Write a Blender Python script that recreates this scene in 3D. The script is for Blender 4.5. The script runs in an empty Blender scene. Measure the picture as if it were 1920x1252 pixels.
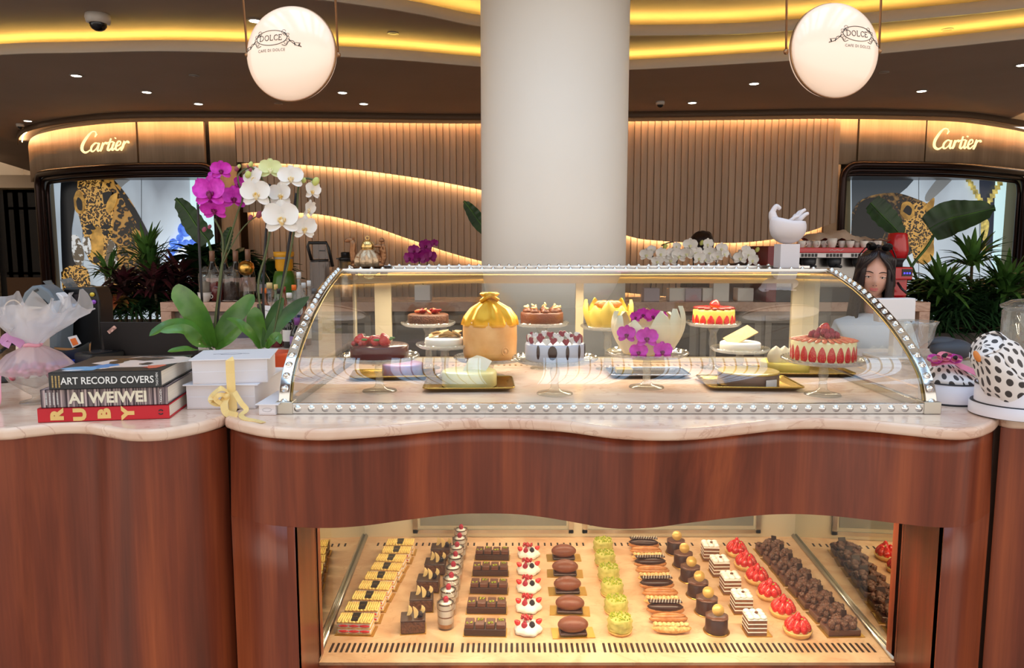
import bpy, bmesh, math, random
from mathutils import Vector, Matrix, Euler
PI = math.pi; sin = math.sin; cos = math.cos; R = math.radians
random.seed(7)
scene = bpy.context.scene
C = scene.collection
# ------------------------------------------------------------------ camera
F = 1400.0; PITCH = math.atan(161/1400.0); CZ = 1.55
cam_d = bpy.data.cameras.new('camera'); cam = bpy.data.objects.new('camera', cam_d); C.objects.link(cam)
cam_d.sensor_width = 36; cam_d.lens = 36*F/1920; cam_d.clip_start = .05; cam_d.clip_end = 100
cam.location = (0, 0, CZ); cam.rotation_euler = (PI/2-PITCH, 0, 0)
scene.camera = cam
# ------------------------------------------------------------------ view, world
scene.view_settings.view_transform = 'Standard'; scene.view_settings.look = 'None'
scene.view_settings.gamma = 1; scene.view_settings.use_curve_mapping = False
scene.view_settings.exposure = 0.36
scene.cycles.max_bounces = 9; scene.cycles.transparent_max_bounces = 24; scene.cycles.glossy_bounces = 5
scene.cycles.caustics_reflective = False; scene.cycles.caustics_refractive = False
scene.cycles.sample_clamp_indirect = 4
W = bpy.data.worlds.new('world'); scene.world = W; W.use_nodes = True
W.node_tree.nodes['Background'].inputs[0].default_value = (1, .92, .83, 1)
W.node_tree.nodes['Background'].inputs[1].default_value = 1.22
# ------------------------------------------------------------------ atrium skylight (four bays of daylight), case lighting
def area(name, loc, rot, sx, sy, power, col):
    l = bpy.data.lights.new(name, 'AREA'); l.shape = 'RECTANGLE'; l.size = sx; l.size_y = sy; l.energy = power; l.color = col
    o = bpy.data.objects.new(name, l); C.objects.link(o); o.location = loc; o.rotation_euler = rot
    return o
for sxk in (-6.15, -2.05, 2.05, 6.15):
    area('skylight_bay', (sxk, -.6, 8.6), (0, 0, 0), 3.3, 7.6, 275, (.50, .73, 1.0))
area('case_light', (.26, 2.80, 1.452), (R(-25), 0, 0), 1.6, .03, 6.5, (1, .84, .60))
area('case_light', (.26, 2.66, 1.458), (R(-8), 0, 0), 1.6, .02, 3.2, (1, .86, .66))
area('display_light', (.30, 2.12, .805), (R(14), 0, 0), 1.5, .04, 8.5, (1, .80, .54))
area('display_light', (.30, 2.88, .84), (R(-10), 0, 0), 1.5, .04, 5, (1, .82, .58))

# ------------------------------------------------------------------ pixel -> place
def P(u, v, Y=None, z=None):
    yv = (626-v)/F; c = cos(PITCH); s = sin(PITCH)
    d = Vector(((u-960)/F, c+yv*s, yv*c-s))
    t = Y/d.y if Y is not None else (z-CZ)/d.z
    return Vector((0, 0, CZ)) + d*t
def PX(u, v, X):
    yv = (626-v)/F; c = cos(PITCH); s = sin(PITCH)
    d = Vector(((u-960)/F, c+yv*s, yv*c-s)); return Vector((0, 0, CZ)) + d*(X/d.x)
def spline(pts, n=8):
    out = []
    m = len(pts)
    for i in range(m-1):
        p0 = Vector(pts[max(i-1, 0)]); p1 = Vector(pts[i]); p2 = Vector(pts[i+1]); p3 = Vector(pts[min(i+2, m-1)])
        for k in range(n):
            t = k/n
            out.append(.5*((2*p1)+(p2-p0)*t+(2*p0-5*p1+4*p2-p3)*t*t+(3*p1-p0-3*p2+p3)*t**3))
    out.append(Vector(pts[-1])); return out

# ------------------------------------------------------------------ materials
def srgb(c):
    return tuple((x/255/12.92) if x/255 <= .04045 else ((x/255+.055)/1.055)**2.4 for x in c)
MAT = {}
def mat(name, col, rough=.5, metal=0, var=0, scale=12, bump=0, bscale=60, stretch=None, col2=None, ramp=(.35, .65),
        emit=None, estr=0, sss=0, coat=0, spec=None, trans=0, detail=4, distort=0, alpha=None):
    if name in MAT: return MAT[name]
    m = bpy.data.materials.new(name); m.use_nodes = True; nt = m.node_tree; b = nt.nodes['Principled BSDF']
    c = srgb(col)
    b.inputs['Base Color'].default_value = (*c, 1); b.inputs['Roughness'].default_value = rough; b.inputs['Metallic'].default_value = metal
    if spec is not None: b.inputs['Specular IOR Level'].default_value = spec
    if coat: b.inputs['Coat Weight'].default_value = coat; b.inputs['Coat Roughness'].default_value = .08
    if sss: b.inputs['Subsurface Weight'].default_value = sss; b.inputs['Subsurface Radius'].default_value = (.02, .01, .006)
    if trans: b.inputs['Transmission Weight'].default_value = trans
    if alpha is not None: b.inputs['Alpha'].default_value = alpha
    if emit is not None:
        b.inputs['Emission Color'].default_value = (*srgb(emit), 1); b.inputs['Emission Strength'].default_value = estr
    if var or col2 or bump:
        tc = nt.nodes.new('ShaderNodeTexCoord'); mp = nt.nodes.new('ShaderNodeMapping'); nt.links.new(tc.outputs['Object'], mp.inputs[0])
        if stretch: mp.inputs['Scale'].default_value = stretch
    if var or col2:
        n = nt.nodes.new('ShaderNodeTexNoise'); n.inputs['Scale'].default_value = scale; n.inputs['Detail'].default_value = detail
        n.inputs['Distortion'].default_value = distort
        nt.links.new(mp.outputs[0], n.inputs['Vector'])
        r = nt.nodes.new('ShaderNodeValToRGB'); nt.links.new(n.outputs['Fac'], r.inputs[0]); nt.links.new(r.outputs[0], b.inputs['Base Color'])
        r.color_ramp.elements[0].position = ramp[0]; r.color_ramp.elements[1].position = ramp[1]
        if col2: r.color_ramp.elements[0].color = (*c, 1); r.color_ramp.elements[1].color = (*srgb(col2), 1)
        else:
            r.color_ramp.elements[0].color = (*[x*(1-var) for x in c], 1); r.color_ramp.elements[1].color = (*[min(1, x*(1+var)) for x in c], 1)
    if bump:
        n2 = nt.nodes.new('ShaderNodeTexNoise'); n2.inputs['Scale'].default_value = bscale; nt.links.new(mp.outputs[0], n2.inputs['Vector'])
        bp = nt.nodes.new('ShaderNodeBump'); bp.inputs['Strength'].default_value = bump; bp.inputs['Distance'].default_value = .004
        nt.links.new(n2.outputs['Fac'], bp.inputs['Height']); nt.links.new(bp.outputs[0], b.inputs['Normal'])
    MAT[name] = m; return m
def thin_fresnel(nt, ior):
    f = nt.nodes.new('ShaderNodeFresnel'); g = nt.nodes.new('ShaderNodeNewGeometry'); m = nt.nodes.new('ShaderNodeMix')
    m.inputs[2].default_value = ior; m.inputs[3].default_value = 1/ior; nt.links.new(g.outputs['Backfacing'], m.inputs[0]); nt.links.new(m.outputs[0], f.inputs[0]); return f
def glass(name, tint=(1, 1, 1), refl=1.0, ior=1.5, rough=0, haze=0, hazecol=(1, 1, 1)):
    """clear sheet: passes light straight on, reflects by Fresnel, optionally a little milky"""
    if name in MAT: return MAT[name]
    m = bpy.data.materials.new(name); m.use_nodes = True; nt = m.node_tree
    for n in list(nt.nodes): nt.nodes.remove(n)
    o = nt.nodes.new('ShaderNodeOutputMaterial'); t = nt.nodes.new('ShaderNodeBsdfTransparent'); g = nt.nodes.new('ShaderNodeBsdfGlossy')
    t.inputs[0].default_value = (*tint, 1); g.inputs['Roughness'].default_value = rough
    f = thin_fresnel(nt, ior)
    mu = nt.nodes.new('ShaderNodeMath'); mu.operation = 'MULTIPLY'; mu.use_clamp = True; mu.inputs[1].default_value = refl
    nt.links.new(f.outputs[0], mu.inputs[0])
    mx = nt.nodes.new('ShaderNodeMixShader'); nt.links.new(mu.outputs[0], mx.inputs[0]); nt.links.new(t.outputs[0], mx.inputs[1]); nt.links.new(g.outputs[0], mx.inputs[2])
    last = mx
    if haze:
        d = nt.nodes.new('ShaderNodeBsdfDiffuse'); d.inputs[0].default_value = (*hazecol, 1)
        tr = nt.nodes.new('ShaderNodeBsdfTranslucent'); tr.inputs[0].default_value = (*hazecol, 1)
        ad = nt.nodes.new('ShaderNodeMixShader'); ad.inputs[0].default_value = .5
        nt.links.new(d.outputs[0], ad.inputs[1]); nt.links.new(tr.outputs[0], ad.inputs[2])
        m2 = nt.nodes.new('ShaderNodeMixShader'); m2.inputs[0].default_value = haze
        nt.links.new(mx.outputs[0], m2.inputs[1]); nt.links.new(ad.outputs[0], m2.inputs[2]); last = m2
    nt.links.new(last.outputs[0], o.inputs[0]); MAT[name] = m; return m
def crystal(name, tint=(.97, .98, 1)):
    if name in MAT: return MAT[name]
    m = bpy.data.materials.new(name); m.use_nodes = True; nt = m.node_tree
    for n in list(nt.nodes): nt.nodes.remove(n)
    o = nt.nodes.new('ShaderNodeOutputMaterial'); t = nt.nodes.new('ShaderNodeBsdfTransparent'); g = nt.nodes.new('ShaderNodeBsdfGlossy')
    d = nt.nodes.new('ShaderNodeBsdfTranslucent'); d.inputs[0].default_value = (.9, .9, .9, 1)
    t.inputs[0].default_value = (*tint, 1); g.inputs['Roughness'].default_value = .03
    lw = thin_fresnel(nt, 1.9)
    mx = nt.nodes.new('ShaderNodeMixShader'); nt.links.new(lw.outputs[0], mx.inputs[0]); nt.links.new(t.outputs[0], mx.inputs[1]); nt.links.new(g.outputs[0], mx.inputs[2])
    m2 = nt.nodes.new('ShaderNodeMixShader'); m2.inputs[0].default_value = .12; nt.links.new(mx.outputs[0], m2.inputs[1]); nt.links.new(d.outputs[0], m2.inputs[2])
    nt.links.new(m2.outputs[0], o.inputs[0]); MAT[name] = m; return m

def wood_mat(name, dark, light, mid, board=.0, rough=.32, xs=14, tint_amt=.5, axis='X'):
    m = bpy.data.materials.new(name); m.use_nodes = True; nt = m.node_tree; b = nt.nodes['Principled BSDF']
    tc = nt.nodes.new('ShaderNodeTexCoord')
    mp = nt.nodes.new('ShaderNodeMapping'); mp.inputs['Scale'].default_value = (xs, xs, .5); nt.links.new(tc.outputs['Object'], mp.inputs[0])
    n = nt.nodes.new('ShaderNodeTexNoise'); n.inputs['Scale'].default_value = 1; n.inputs['Detail'].default_value = 6; n.inputs['Roughness'].default_value = .55
    nt.links.new(mp.outputs[0], n.inputs['Vector'])
    mp2 = nt.nodes.new('ShaderNodeMapping'); mp2.inputs['Scale'].default_value = (xs*14, xs*14, 4); nt.links.new(tc.outputs['Object'], mp2.inputs[0])
    n2 = nt.nodes.new('ShaderNodeTexNoise'); n2.inputs['Scale'].default_value = 1; n2.inputs['Detail'].default_value = 3; nt.links.new(mp2.outputs[0], n2.inputs['Vector'])
    r = nt.nodes.new('ShaderNodeValToRGB'); e = r.color_ramp.elements
    e[0].position = .3; e[0].color = (*srgb(dark), 1); e[1].position = .72; e[1].color = (*srgb(light), 1)
    k = e.new(.5); k.color = (*srgb(mid), 1)
    nt.links.new(n.outputs['Fac'], r.inputs[0])
    mx = nt.nodes.new('ShaderNodeMix'); mx.data_type = 'RGBA'; mx.blend_type = 'MULTIPLY'; mx.inputs[0].default_value = tint_amt
    r2 = nt.nodes.new('ShaderNodeValToRGB'); r2.color_ramp.elements[0].position = .3; r2.color_ramp.elements[1].position = .7
    r2.color_ramp.elements[0].color = (.62, .58, .55, 1); r2.color_ramp.elements[1].color = (1, 1, 1, 1)
    nt.links.new(n2.outputs['Fac'], r2.inputs[0]); nt.links.new(r.outputs[0], mx.inputs[6]); nt.links.new(r2.outputs[0], mx.inputs[7])
    nt.links.new(mx.outputs[2], b.inputs['Base Color']); b.inputs['Roughness'].default_value = rough
    MAT[name] = m; return m
def marble_mat(name, base, dark, vein, scale=3, rough=.18):
    m = bpy.data.materials.new(name); m.use_nodes = True; nt = m.node_tree; b = nt.nodes['Principled BSDF']
    tc = nt.nodes.new('ShaderNodeTexCoord')
    n = nt.nodes.new('ShaderNodeTexNoise'); n.inputs['Scale'].default_value = scale*2; n.inputs['Detail'].default_value = 8; n.inputs['Distortion'].default_value = .8
    nt.links.new(tc.outputs['Object'], n.inputs['Vector'])
    r = nt.nodes.new('ShaderNodeValToRGB'); e = r.color_ramp.elements
    e[0].position = .35; e[0].color = (*srgb(dark), 1); e[1].position = .62; e[1].color = (*srgb(base), 1)
    nt.links.new(n.outputs['Fac'], r.inputs[0])
    mp = nt.nodes.new('ShaderNodeMapping'); mp.inputs['Scale'].default_value = (1, 2.6, 1); nt.links.new(tc.outputs['Object'], mp.inputs[0])
    n2 = nt.nodes.new('ShaderNodeTexNoise'); n2.inputs['Scale'].default_value = scale*1.3; n2.inputs['Detail'].default_value = 10; n2.inputs['Distortion'].default_value = 1.5
    nt.links.new(mp.outputs[0], n2.inputs['Vector'])
    r2 = nt.nodes.new('ShaderNodeValToRGB'); e = r2.color_ramp.elements
    e[0].position = .485; e[0].color = (0, 0, 0, 1); e[1].position = .515; e[1].color = (0, 0, 0, 1); k = e.new(.5); k.color = (1, 1, 1, 1)
    nt.links.new(n2.outputs['Fac'], r2.inputs[0])
    mx = nt.nodes.new('ShaderNodeMix'); mx.data_type = 'RGBA'
    mu = nt.nodes.new('ShaderNodeMath'); mu.operation = 'MULTIPLY'; mu.inputs[1].default_value = .5; nt.links.new(r2.outputs[0], mu.inputs[0])
    nt.links.new(mu.outputs[0], mx.inputs[0]); nt.links.new(r.outputs[0], mx.inputs[6]); mx.inputs[7].default_value = (*srgb(vein), 1)
    nt.links.new(mx.outputs[2], b.inputs['Base Color']); b.inputs['Roughness'].default_value = rough
    MAT[name] = m; return m

# ------------------------------------------------------------------ mesh builder
class MB:
    def __init__(s): s.v = []; s.f = []; s.mi = []; s.sm = []; s.T = Matrix.Identity(4); s.m = 0; s.smooth = True
    def at(s, loc=(0, 0, 0), rot=(0, 0, 0), sc=1):
        S = Matrix.Diagonal((*((sc,)*3 if isinstance(sc, (int, float)) else sc), 1))
        s.T = Matrix.Translation(Vector(loc)) @ Euler(rot).to_matrix().to_4x4() @ S; return s
    def add(s, vs, fs, smooth=None):
        b = len(s.v); s.v += [s.T @ Vector(p) for p in vs]
        for f in fs: s.f.append([b+i for i in f]); s.mi.append(s.m); s.sm.append(s.smooth if smooth is None else smooth)
        return s
    def box(s, a, b):
        x0, y0, z0 = a; x1, y1, z1 = b
        return s.add([(x0, y0, z0), (x1, y0, z0), (x1, y1, z0), (x0, y1, z0), (x0, y0, z1), (x1, y0, z1), (x1, y1, z1), (x0, y1, z1)],
              [(3, 2, 1, 0), (4, 5, 6, 7), (0, 1, 5, 4), (1, 2, 6, 5), (2, 3, 7, 6), (3, 0, 4, 7)], False)
    def cbox(s, c, d): return s.box([c[i]-d[i]/2 for i in range(3)], [c[i]+d[i]/2 for i in range(3)])
    def grid(s, rows, closed=False, capa=False, capb=False, smooth=None):
        n = len(rows[0]); vs = [p for r in rows for p in r]; fs = []
        for j in range(len(rows)-1):
            for i in range(n if closed else n-1):
                k = (i+1) % n; fs.append((j*n+i, j*n+k, (j+1)*n+k, (j+1)*n+i))
        if capa: fs.append(tuple(range(n-1, -1, -1)))
        if capb: fs.append(tuple((len(rows)-1)*n+i for i in range(n)))
        return s.add(vs, fs, smooth)
    def lathe(s, prof, c=(0, 0, 0), seg=20, wob=None, smooth=None, sx=1, sy=1, caps=True):
        rows = []
        for j, (r, z) in enumerate(prof):
            row = []
            for i in range(seg):
                a = 2*PI*i/seg; rr = max(r, 1e-5)*(1+(wob(a, j) if wob else 0)); row.append((c[0]+rr*cos(a)*sx, c[1]+rr*sin(a)*sy, c[2]+z))
            rows.append(row)
        return s.grid(rows, True, caps and prof[0][0] > 1e-4, caps and prof[-1][0] > 1e-4, smooth)
    def cyl(s, c, r, h, seg=16, r2=None): return s.lathe([(r, 0), (r if r2 is None else r2, h)], c, seg)
    def ell(s, c, r, seg=12, rings=7, fn=None):
        rx, ry, rz = (r, r, r) if isinstance(r, (int, float)) else r
        rows = []
        for j in range(rings+1):
            t = -PI/2+PI*j/rings; row = []
            for i in range(seg):
                a = 2*PI*i/seg; k = max(cos(t), 1e-4); p = Vector((k*cos(a), k*sin(a), sin(t)))
                q = fn(p) if fn else 1
                row.append((c[0]+p.x*rx*q, c[1]+p.y*ry*q, c[2]+p.z*rz*q))
            rows.append(row)
        return s.grid(rows, True, True, True)
    def tube(s, pts, r, seg=8, caps=True, flat=1.0, up=None):
        pts = [Vector(p) for p in pts]; n = len(pts); rows = []
        prev = up and Vector(up)
        for i, p in enumerate(pts):
            d = (pts[min(i+1, n-1)]-pts[max(i-1, 0)])
            d = d.normalized() if d.length > 1e-9 else Vector((0, 0, 1))
            if prev is None: prev = Vector((0, 0, 1)) if abs(d.z) < .9 else Vector((1, 0, 0))
            a = d.cross(prev); a = a.normalized() if a.length > 1e-6 else d.orthogonal().normalized()
            b = a.cross(d).normalized(); prev = b
            rr = r(i/(n-1)) if callable(r) else (r[i] if isinstance(r, (list, tuple)) else r)
            rows.append([p+(a*cos(2*PI*k/seg)+b*flat*sin(2*PI*k/seg))*rr for k in range(seg)])
        return s.grid(rows, True, caps, caps)
    def prism(s, poly, z0, z1, plane='XY', smooth_side=False):
        n = len(poly)
        def q(p, h):
            return (p[0], p[1], h) if plane == 'XY' else ((p[0], h, p[1]) if plane == 'XZ' else (h, p[0], p[1]))
        vs = [q(p, z0) for p in poly]+[q(p, z1) for p in poly]
        b = len(s.v)
        s.add(vs, [tuple(range(n-1, -1, -1)), tuple(range(n, 2*n))], False)
        for i in range(n):
            k = (i+1) % n; s.f.append([b+i, b+k, b+n+k, b+n+i]); s.mi.append(s.m); s.sm.append(smooth_side)
        return s
    def ribbon(s, pts, w, nrm=None, th=.0008, wfn=None):
        """flat band with thickness along pts"""
        pts = [Vector(p) for p in pts]; n = len(pts); rows = []
        for i, p in enumerate(pts):
            d = (pts[min(i+1, n-1)]-pts[max(i-1, 0)]).normalized()
            N = Vector(nrm(i/(n-1)) if callable(nrm) else (nrm or (0, 0, 1)))
            a = d.cross(N); a = a.normalized() if a.length > 1e-6 else d.orthogonal().normalized(); N = a.cross(d).normalized()
            ww = w*(wfn(i/(n-1)) if wfn else 1)/2
            rows.append([p+a*ww+N*th, p-a*ww+N*th, p-a*ww-N*th, p+a*ww-N*th])
        return s.grid(rows, True, True, True, False)
    def build(s, name, mats, parent=None, bevel=0, bseg=2, sub=0, normals=True):
        me = bpy.data.meshes.new(name); me.from_pydata([tuple(p) for p in s.v], [], s.f)
        ms = mats if isinstance(mats, (list, tuple)) else [mats]
        for m in ms: me.materials.append(m)
        for i, p in enumerate(me.polygons): p.material_index = min(s.mi[i], len(ms)-1); p.use_smooth = s.sm[i]
        if normals:
            bm = bmesh.new(); bm.from_mesh(me); bmesh.ops.recalc_face_normals(bm, faces=bm.faces); bm.to_mesh(me); bm.free()
        me.update()
        o = bpy.data.objects.new(name, me); C.objects.link(o)
        if parent is not None: o.parent = parent
        if bevel:
            b = o.modifiers.new('b', 'BEVEL'); b.width = bevel; b.segments = bseg; b.limit_method = 'ANGLE'; b.angle_limit = R(40)
            if bseg > 1:
                for p in me.polygons: p.use_smooth = True
                w = o.modifiers.new('w', 'WEIGHTED_NORMAL'); w.keep_sharp = False
        if sub:
            b = o.modifiers.new('s', 'SUBSURF'); b.levels = sub; b.render_levels = sub
        return o
def tag(o, label=None, cat=None, group=None, kind=None):
    if label: o['label'] = label
    if cat: o['category'] = cat
    if group: o['group'] = group
    if kind: o['kind'] = kind
    return o
def thing(name, label, cat, loc=(0, 0, 0), rz=0, group=None):
    o = bpy.data.objects.new(name, None); C.objects.link(o); o.empty_display_size = .02
    o.location = loc; o.rotation_euler = (0, 0, rz); return tag(o, label, cat, group)
def struct(o): o['kind'] = 'structure'; return o
def dup(root, loc, rz=0, label=None, sc=None):
    def cp(o, par):
        c = o.copy(); C.objects.link(c)
        if par is not None: c.parent = par
        for ch in list(o.children):
            if ch.name in CH_SKIP: continue
            cp(ch, c)
        return c
    r = cp(root, None); r.location = loc; r.rotation_euler = (0, 0, rz)
    if sc: r.scale = (sc,)*3
    if label: r['label'] = label
    return r
CH_SKIP = set()
def text_mesh(txt, size=1, extrude=.05, bevel=0, shear=0, xs=1, spacing=1):
    """vertices and faces of built-in lettering, centred on x, baseline y=0"""
    cu = bpy.data.curves.new('t', 'FONT'); cu.body = txt; cu.size = size; cu.extrude = extrude; cu.shear = shear; cu.align_x = 'CENTER'; cu.space_character = spacing
    cu.offset = bevel; cu.resolution_u = 3
    o = bpy.data.objects.new('t', cu); C.objects.link(o); bpy.context.view_layer.update()
    me = bpy.data.meshes.new_from_object(o.evaluated_get(bpy.context.evaluated_depsgraph_get()))
    vs = [(v.co.x*xs, v.co.y, v.co.z) for v in me.vertices]; fs = [tuple(p.vertices) for p in me.polygons]
    bpy.data.objects.remove(o); bpy.data.curves.remove(cu); bpy.data.meshes.remove(me)
    return vs, fs
# common materials
chrome = mat('chrome', (215, 213, 210), .12, 1)
gold = mat('gold_metal', (225, 175, 90), .25, 1)
brass = mat('aged_brass', (170, 130, 95), .35, 1)
black = mat('black_plastic', (18, 18, 20), .35)
darkgrey = mat('dark_grey_plastic', (45, 48, 52), .45)
white = mat('white_paper', (232, 228, 228), .6)
sapele = wood_mat('sapele_wood', (84, 38, 24), (172, 88, 50), (128, 60, 38), rough=.3, xs=9)
marble = marble_mat('pink_marble', (240, 212, 190), (226, 188, 164), (190, 138, 114))
# ================================================================== the room
m_floor = marble_mat('floor_stone', (190, 170, 150), (160, 140, 122), (140, 120, 100), 1)
b = MB(); b.box((-11, -10, -.1), (11, 17, 0)); struct(b.build('floor', m_floor))
m_ceil = mat('ceiling_paint', (150, 133, 122), .85, var=.03, scale=2)
m_lip = mat('ceiling_edge_paint', (190, 182, 172), .7)
m_led = mat('warm_led', (255, 200, 70), emit=(255, 214, 104), estr=30)
m_led2 = mat('amber_led', (255, 210, 140), emit=(255, 212, 155), estr=24)
beige = mat('beige_wall_paint', (200, 178, 150), .7, var=.04, scale=3)
ZA, ZB, ZC = 3.12, 3.28, 3.46
c1 = spline([P(u, v, z=ZA) for u, v in ((-500, 150), (-250, 122), (0, 102), (150, 98), (300, 95), (450, 98), (600, 104), (750, 112), (897, 124), (1030, 132), (1180, 130), (1400, 118), (1550, 108), (1700, 95), (1920, 72), (2150, 45), (2400, 10))], 6)
c2 = spline([P(u, v, z=ZB) for u, v in ((-500, -60), (0, -30), (300, -20), (550, -6), (700, 12), (797, 28), (897, 48), (1030, 62), (1180, 66), (1400, 62), (1600, 46), (1750, 32), (1920, 14), (2200, -30), (2500, -80))], 6)
def tier(c, z, y1, name, th=.05):
    poly = [(p.x, p.y) for p in c]+[(c[-1].x+3, y1), (c[0].x-3, y1)]
    b = MB(); b.prism(poly, z, z+th); o = struct(b.build(name, m_ceil))
    b = MB(); b.grid([[(p.x, p.y-.006, z-.004) for p in c], [(p.x, p.y-.006, z+th+.03) for p in c], [(p.x, p.y+.02, z+th+.03) for p in c], [(p.x, p.y+.02, z-.004) for p in c], [(p.x, p.y-.006, z-.004) for p in c]])
    struct(b.build('trim_ceiling_edge', m_lip))
    b = MB(); b.grid([[(p.x, p.y+.10, z+th+.002) for p in c], [(p.x, p.y+.10, z+th+.02) for p in c], [(p.x, p.y+.13, z+th+.02) for p in c], [(p.x, p.y+.13, z+th+.002) for p in c]])
    struct(b.build('trim_cove_light', m_led))
tier(c1, ZA, 17, 'ceiling', .05)
tier(c2, ZB, 11, 'ceiling', .05)
b = MB(); b.box((-11, 3.6, ZC), (11, 10, ZC+.1)); struct(b.build('ceiling', m_ceil))
# atrium bulkhead, skylight roof with beams and glazing bars, far walls
b = MB(); b.box((-11, 3.5, ZC), (11, 3.6, 9)); struct(b.build('wall_atrium_bulkhead', beige))
b = MB(); b.box((-11, 3.5, 0), (-10.8, 17, 4)); struct(b.build('wall_left', beige))
b = MB(); b.box((10.8, 3.5, 0), (11, 17, 4)); struct(b.build('wall_right', beige))
b = MB(); b.box((-11, 16.8, 0), (11, 17, 4)); struct(b.build('wall_back', beige))
roof = MB()
roof.box((-11, -10, 8.65), (11, 3.6, 8.9))
for k in range(-5, 6): roof.box((k*1.7-.16, -10, 8.2), (k*1.7+.16, 3.6, 8.65))
struct(roof.build('roof', mat('roof_beam_paint', (120, 95, 75), .7)))
bars = MB()
for i in range(-58, 59): bars.box((i*.14-.008, -4.4, 8.45), (i*.14+.008, 3.2, 8.47))
for i in range(13): bars.box((-8.2, -4.4+i*.62-.012, 8.43), (8.2, -4.4+i*.62+.012, 8.45))
struct(bars.build('trim_skylight_bars', mat('bar_metal', (70, 70, 72), .5)))
# white round column
b = MB(); b.lathe([(.435, 0), (.435, ZC+.05)], P(1038, 400, Y=4.55).xy.to_3d(), 64)
struct(b.build('column', mat('column_plaster', (244, 236, 224), .5, var=.015, scale=1.5)))

# ------------------------------------------------------------------ jewellery shop facade
ZT = 3.03
top = [(u, v) for u, v in ((54, 300), (53, 275), (60, 258), (90, 247), (150, 237), (250, 229), (440, 228), (620, 229), (897, 232), (1180, 228), (1400, 225), (1550, 223), (1700, 225), (1800, 229), (1880, 240), (1930, 250), (1965, 262), (1975, 280))]
fac = spline([P(u, v, z=ZT) for u, v in top], 40)
fac = [Vector((p.x, p.y, 0)) for p in fac]
def seg(u0, u1, curve=fac, off=0.0):
    """plan points of the facade between two picture columns, pushed back by off"""
    out = []
    for i, p in enumerate(curve):
        uu = 960+F*p.x/p.y*(cos(PITCH)+sin(PITCH)*.28)
        if u0 <= uu <= u1:
            d = (curve[min(i+1, len(curve)-1)]-curve[max(i-1, 0)]).normalized(); n = Vector((-d.y, d.x, 0))
            out.append(p+n*off)
    return out
oak = wood_mat('grey_brown_oak', (150, 126, 102), (184, 158, 132), (167, 141, 116), rough=.5, xs=5, tint_amt=.35)
oakd = wood_mat('slat_oak', (168, 142, 120), (192, 166, 144), (180, 154, 132), rough=.55, xs=5, tint_amt=.2)
bronze = mat('dark_bronze', (44, 26, 22), .3, .6)
def zat(v, Y): return P(960, v, Y=Y).z
facd = thing('shop_facade', 'curved grey-brown wooden shopfront with wavy slatted panels behind the café island', 'shopfront')
def wallband(name, pts, z0, z1, m, thick=.05, par=None):
    b = MB(); f = [(p.x, p.y) for p in pts]
    nb = []
    for i, p in enumerate(pts):
        d = (pts[min(i+1, len(pts)-1)]-pts[max(i-1, 0)]).normalized(); nb.append(p+Vector((-d.y, d.x, 0))*thick)
    rows = [[(p.x, p.y, z1) for p in nb], [(p.x, p.y, z1) for p in pts], [(p.x, p.y, z0) for p in pts], [(p.x, p.y, z0) for p in nb], [(p.x, p.y, z1) for p in nb]]
    b.grid(rows)
    return b.build(name, m, par)
for (u0, u1) in ((50, 256.5), (257.5, 385.5), (386.5, 441), (1551, 1608.5), (1609.5, 1736.5), (1737.5, 1980)):
    wallband('fascia_panel', seg(u0, u1), 2.52, ZT, oak, .05, facd)
wallband('backing_panel', seg(50, 1980, off=.065), 2.56, ZT+.06, mat('joint_dark', (40, 30, 25), .8), .03, facd)
wallband('side_panel', seg(402, 441), 0, 2.515, oak, .05, facd)
wallband('side_panel', seg(1551, 1583), 0, 2.515, oak, .05, facd)
# slatted layers
Yc = 9.0
XL = P(443, 300, Y=9.02).x; XR = P(1549, 300, Y=9.22).x
def yline(x):
    best = min(range(len(fac)-1), key=lambda i: abs(fac[i].x-x)); p = fac[best]; q = fac[best+1] if fac[best].x <= x else fac[best-1]
    t = 0 if abs(q.x-p.x) < 1e-6 else (x-p.x)/(q.x-p.x); return p.y+(q.y-p.y)*t
def wave(pts):
    P3 = spline([P(u, v, Y=9.05) for u, v in pts], 6)
    def f(x):
        if x <= P3[0].x: return P3[0].z
        for a, c in zip(P3, P3[1:]):
            if a.x <= x <= c.x: return a.z+(c.z-a.z)*(x-a.x)/(c.x-a.x)
        return P3[-1].z
    return f
wA = wave([(440, 304), (520, 306), (600, 311), (700, 321), (800, 335), (900, 354), (980, 378), (1080, 408), (1180, 443), (1230, 451), (1300, 455), (1380, 455), (1440, 449), (1500, 436), (1550, 418)])
wB = wave([(440, 397), (530, 397), (600, 402), (680, 420), (760, 447), (850, 477), (960, 505), (1100, 540), (1300, 560), (1550, 570)])
def slats(name, x0, x1, off, ztop, zbot, pitch, m):
    b = MB(); n = round((x1-x0)/pitch); pitch = (x1-x0)/n; b.smooth = False; g = .005
    for i in range(n):
        a = x0+i*pitch; c = a+pitch; la = a < 0
        ya = yline(a)+off-(0 if la else .014); yc = yline(c)+off-(.014 if la else 0)
        cols = [(a, ya+.014), (a+g, ya), (c-g, yc), (c, yc+.014), (c, yc+.05), (a, ya+.05)]
        b.grid([[(x, y, zbot(x)) for x, y in cols], [(x, y, ztop(x)) for x, y in cols]], True, True, True)
    return b.build(name, m, facd)
slats('slatted_panel', XL, XR, 0, lambda x: ZT, wA, .0785, oakd)
slats('slatted_panel', XL, XR, .14, lambda x: wA(x)+.12, wB, .0785, oakd)
slats('slatted_panel', XL, XR, .28, lambda x: wB(x)+.12, lambda x: 0, .0785, oakd)
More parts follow.
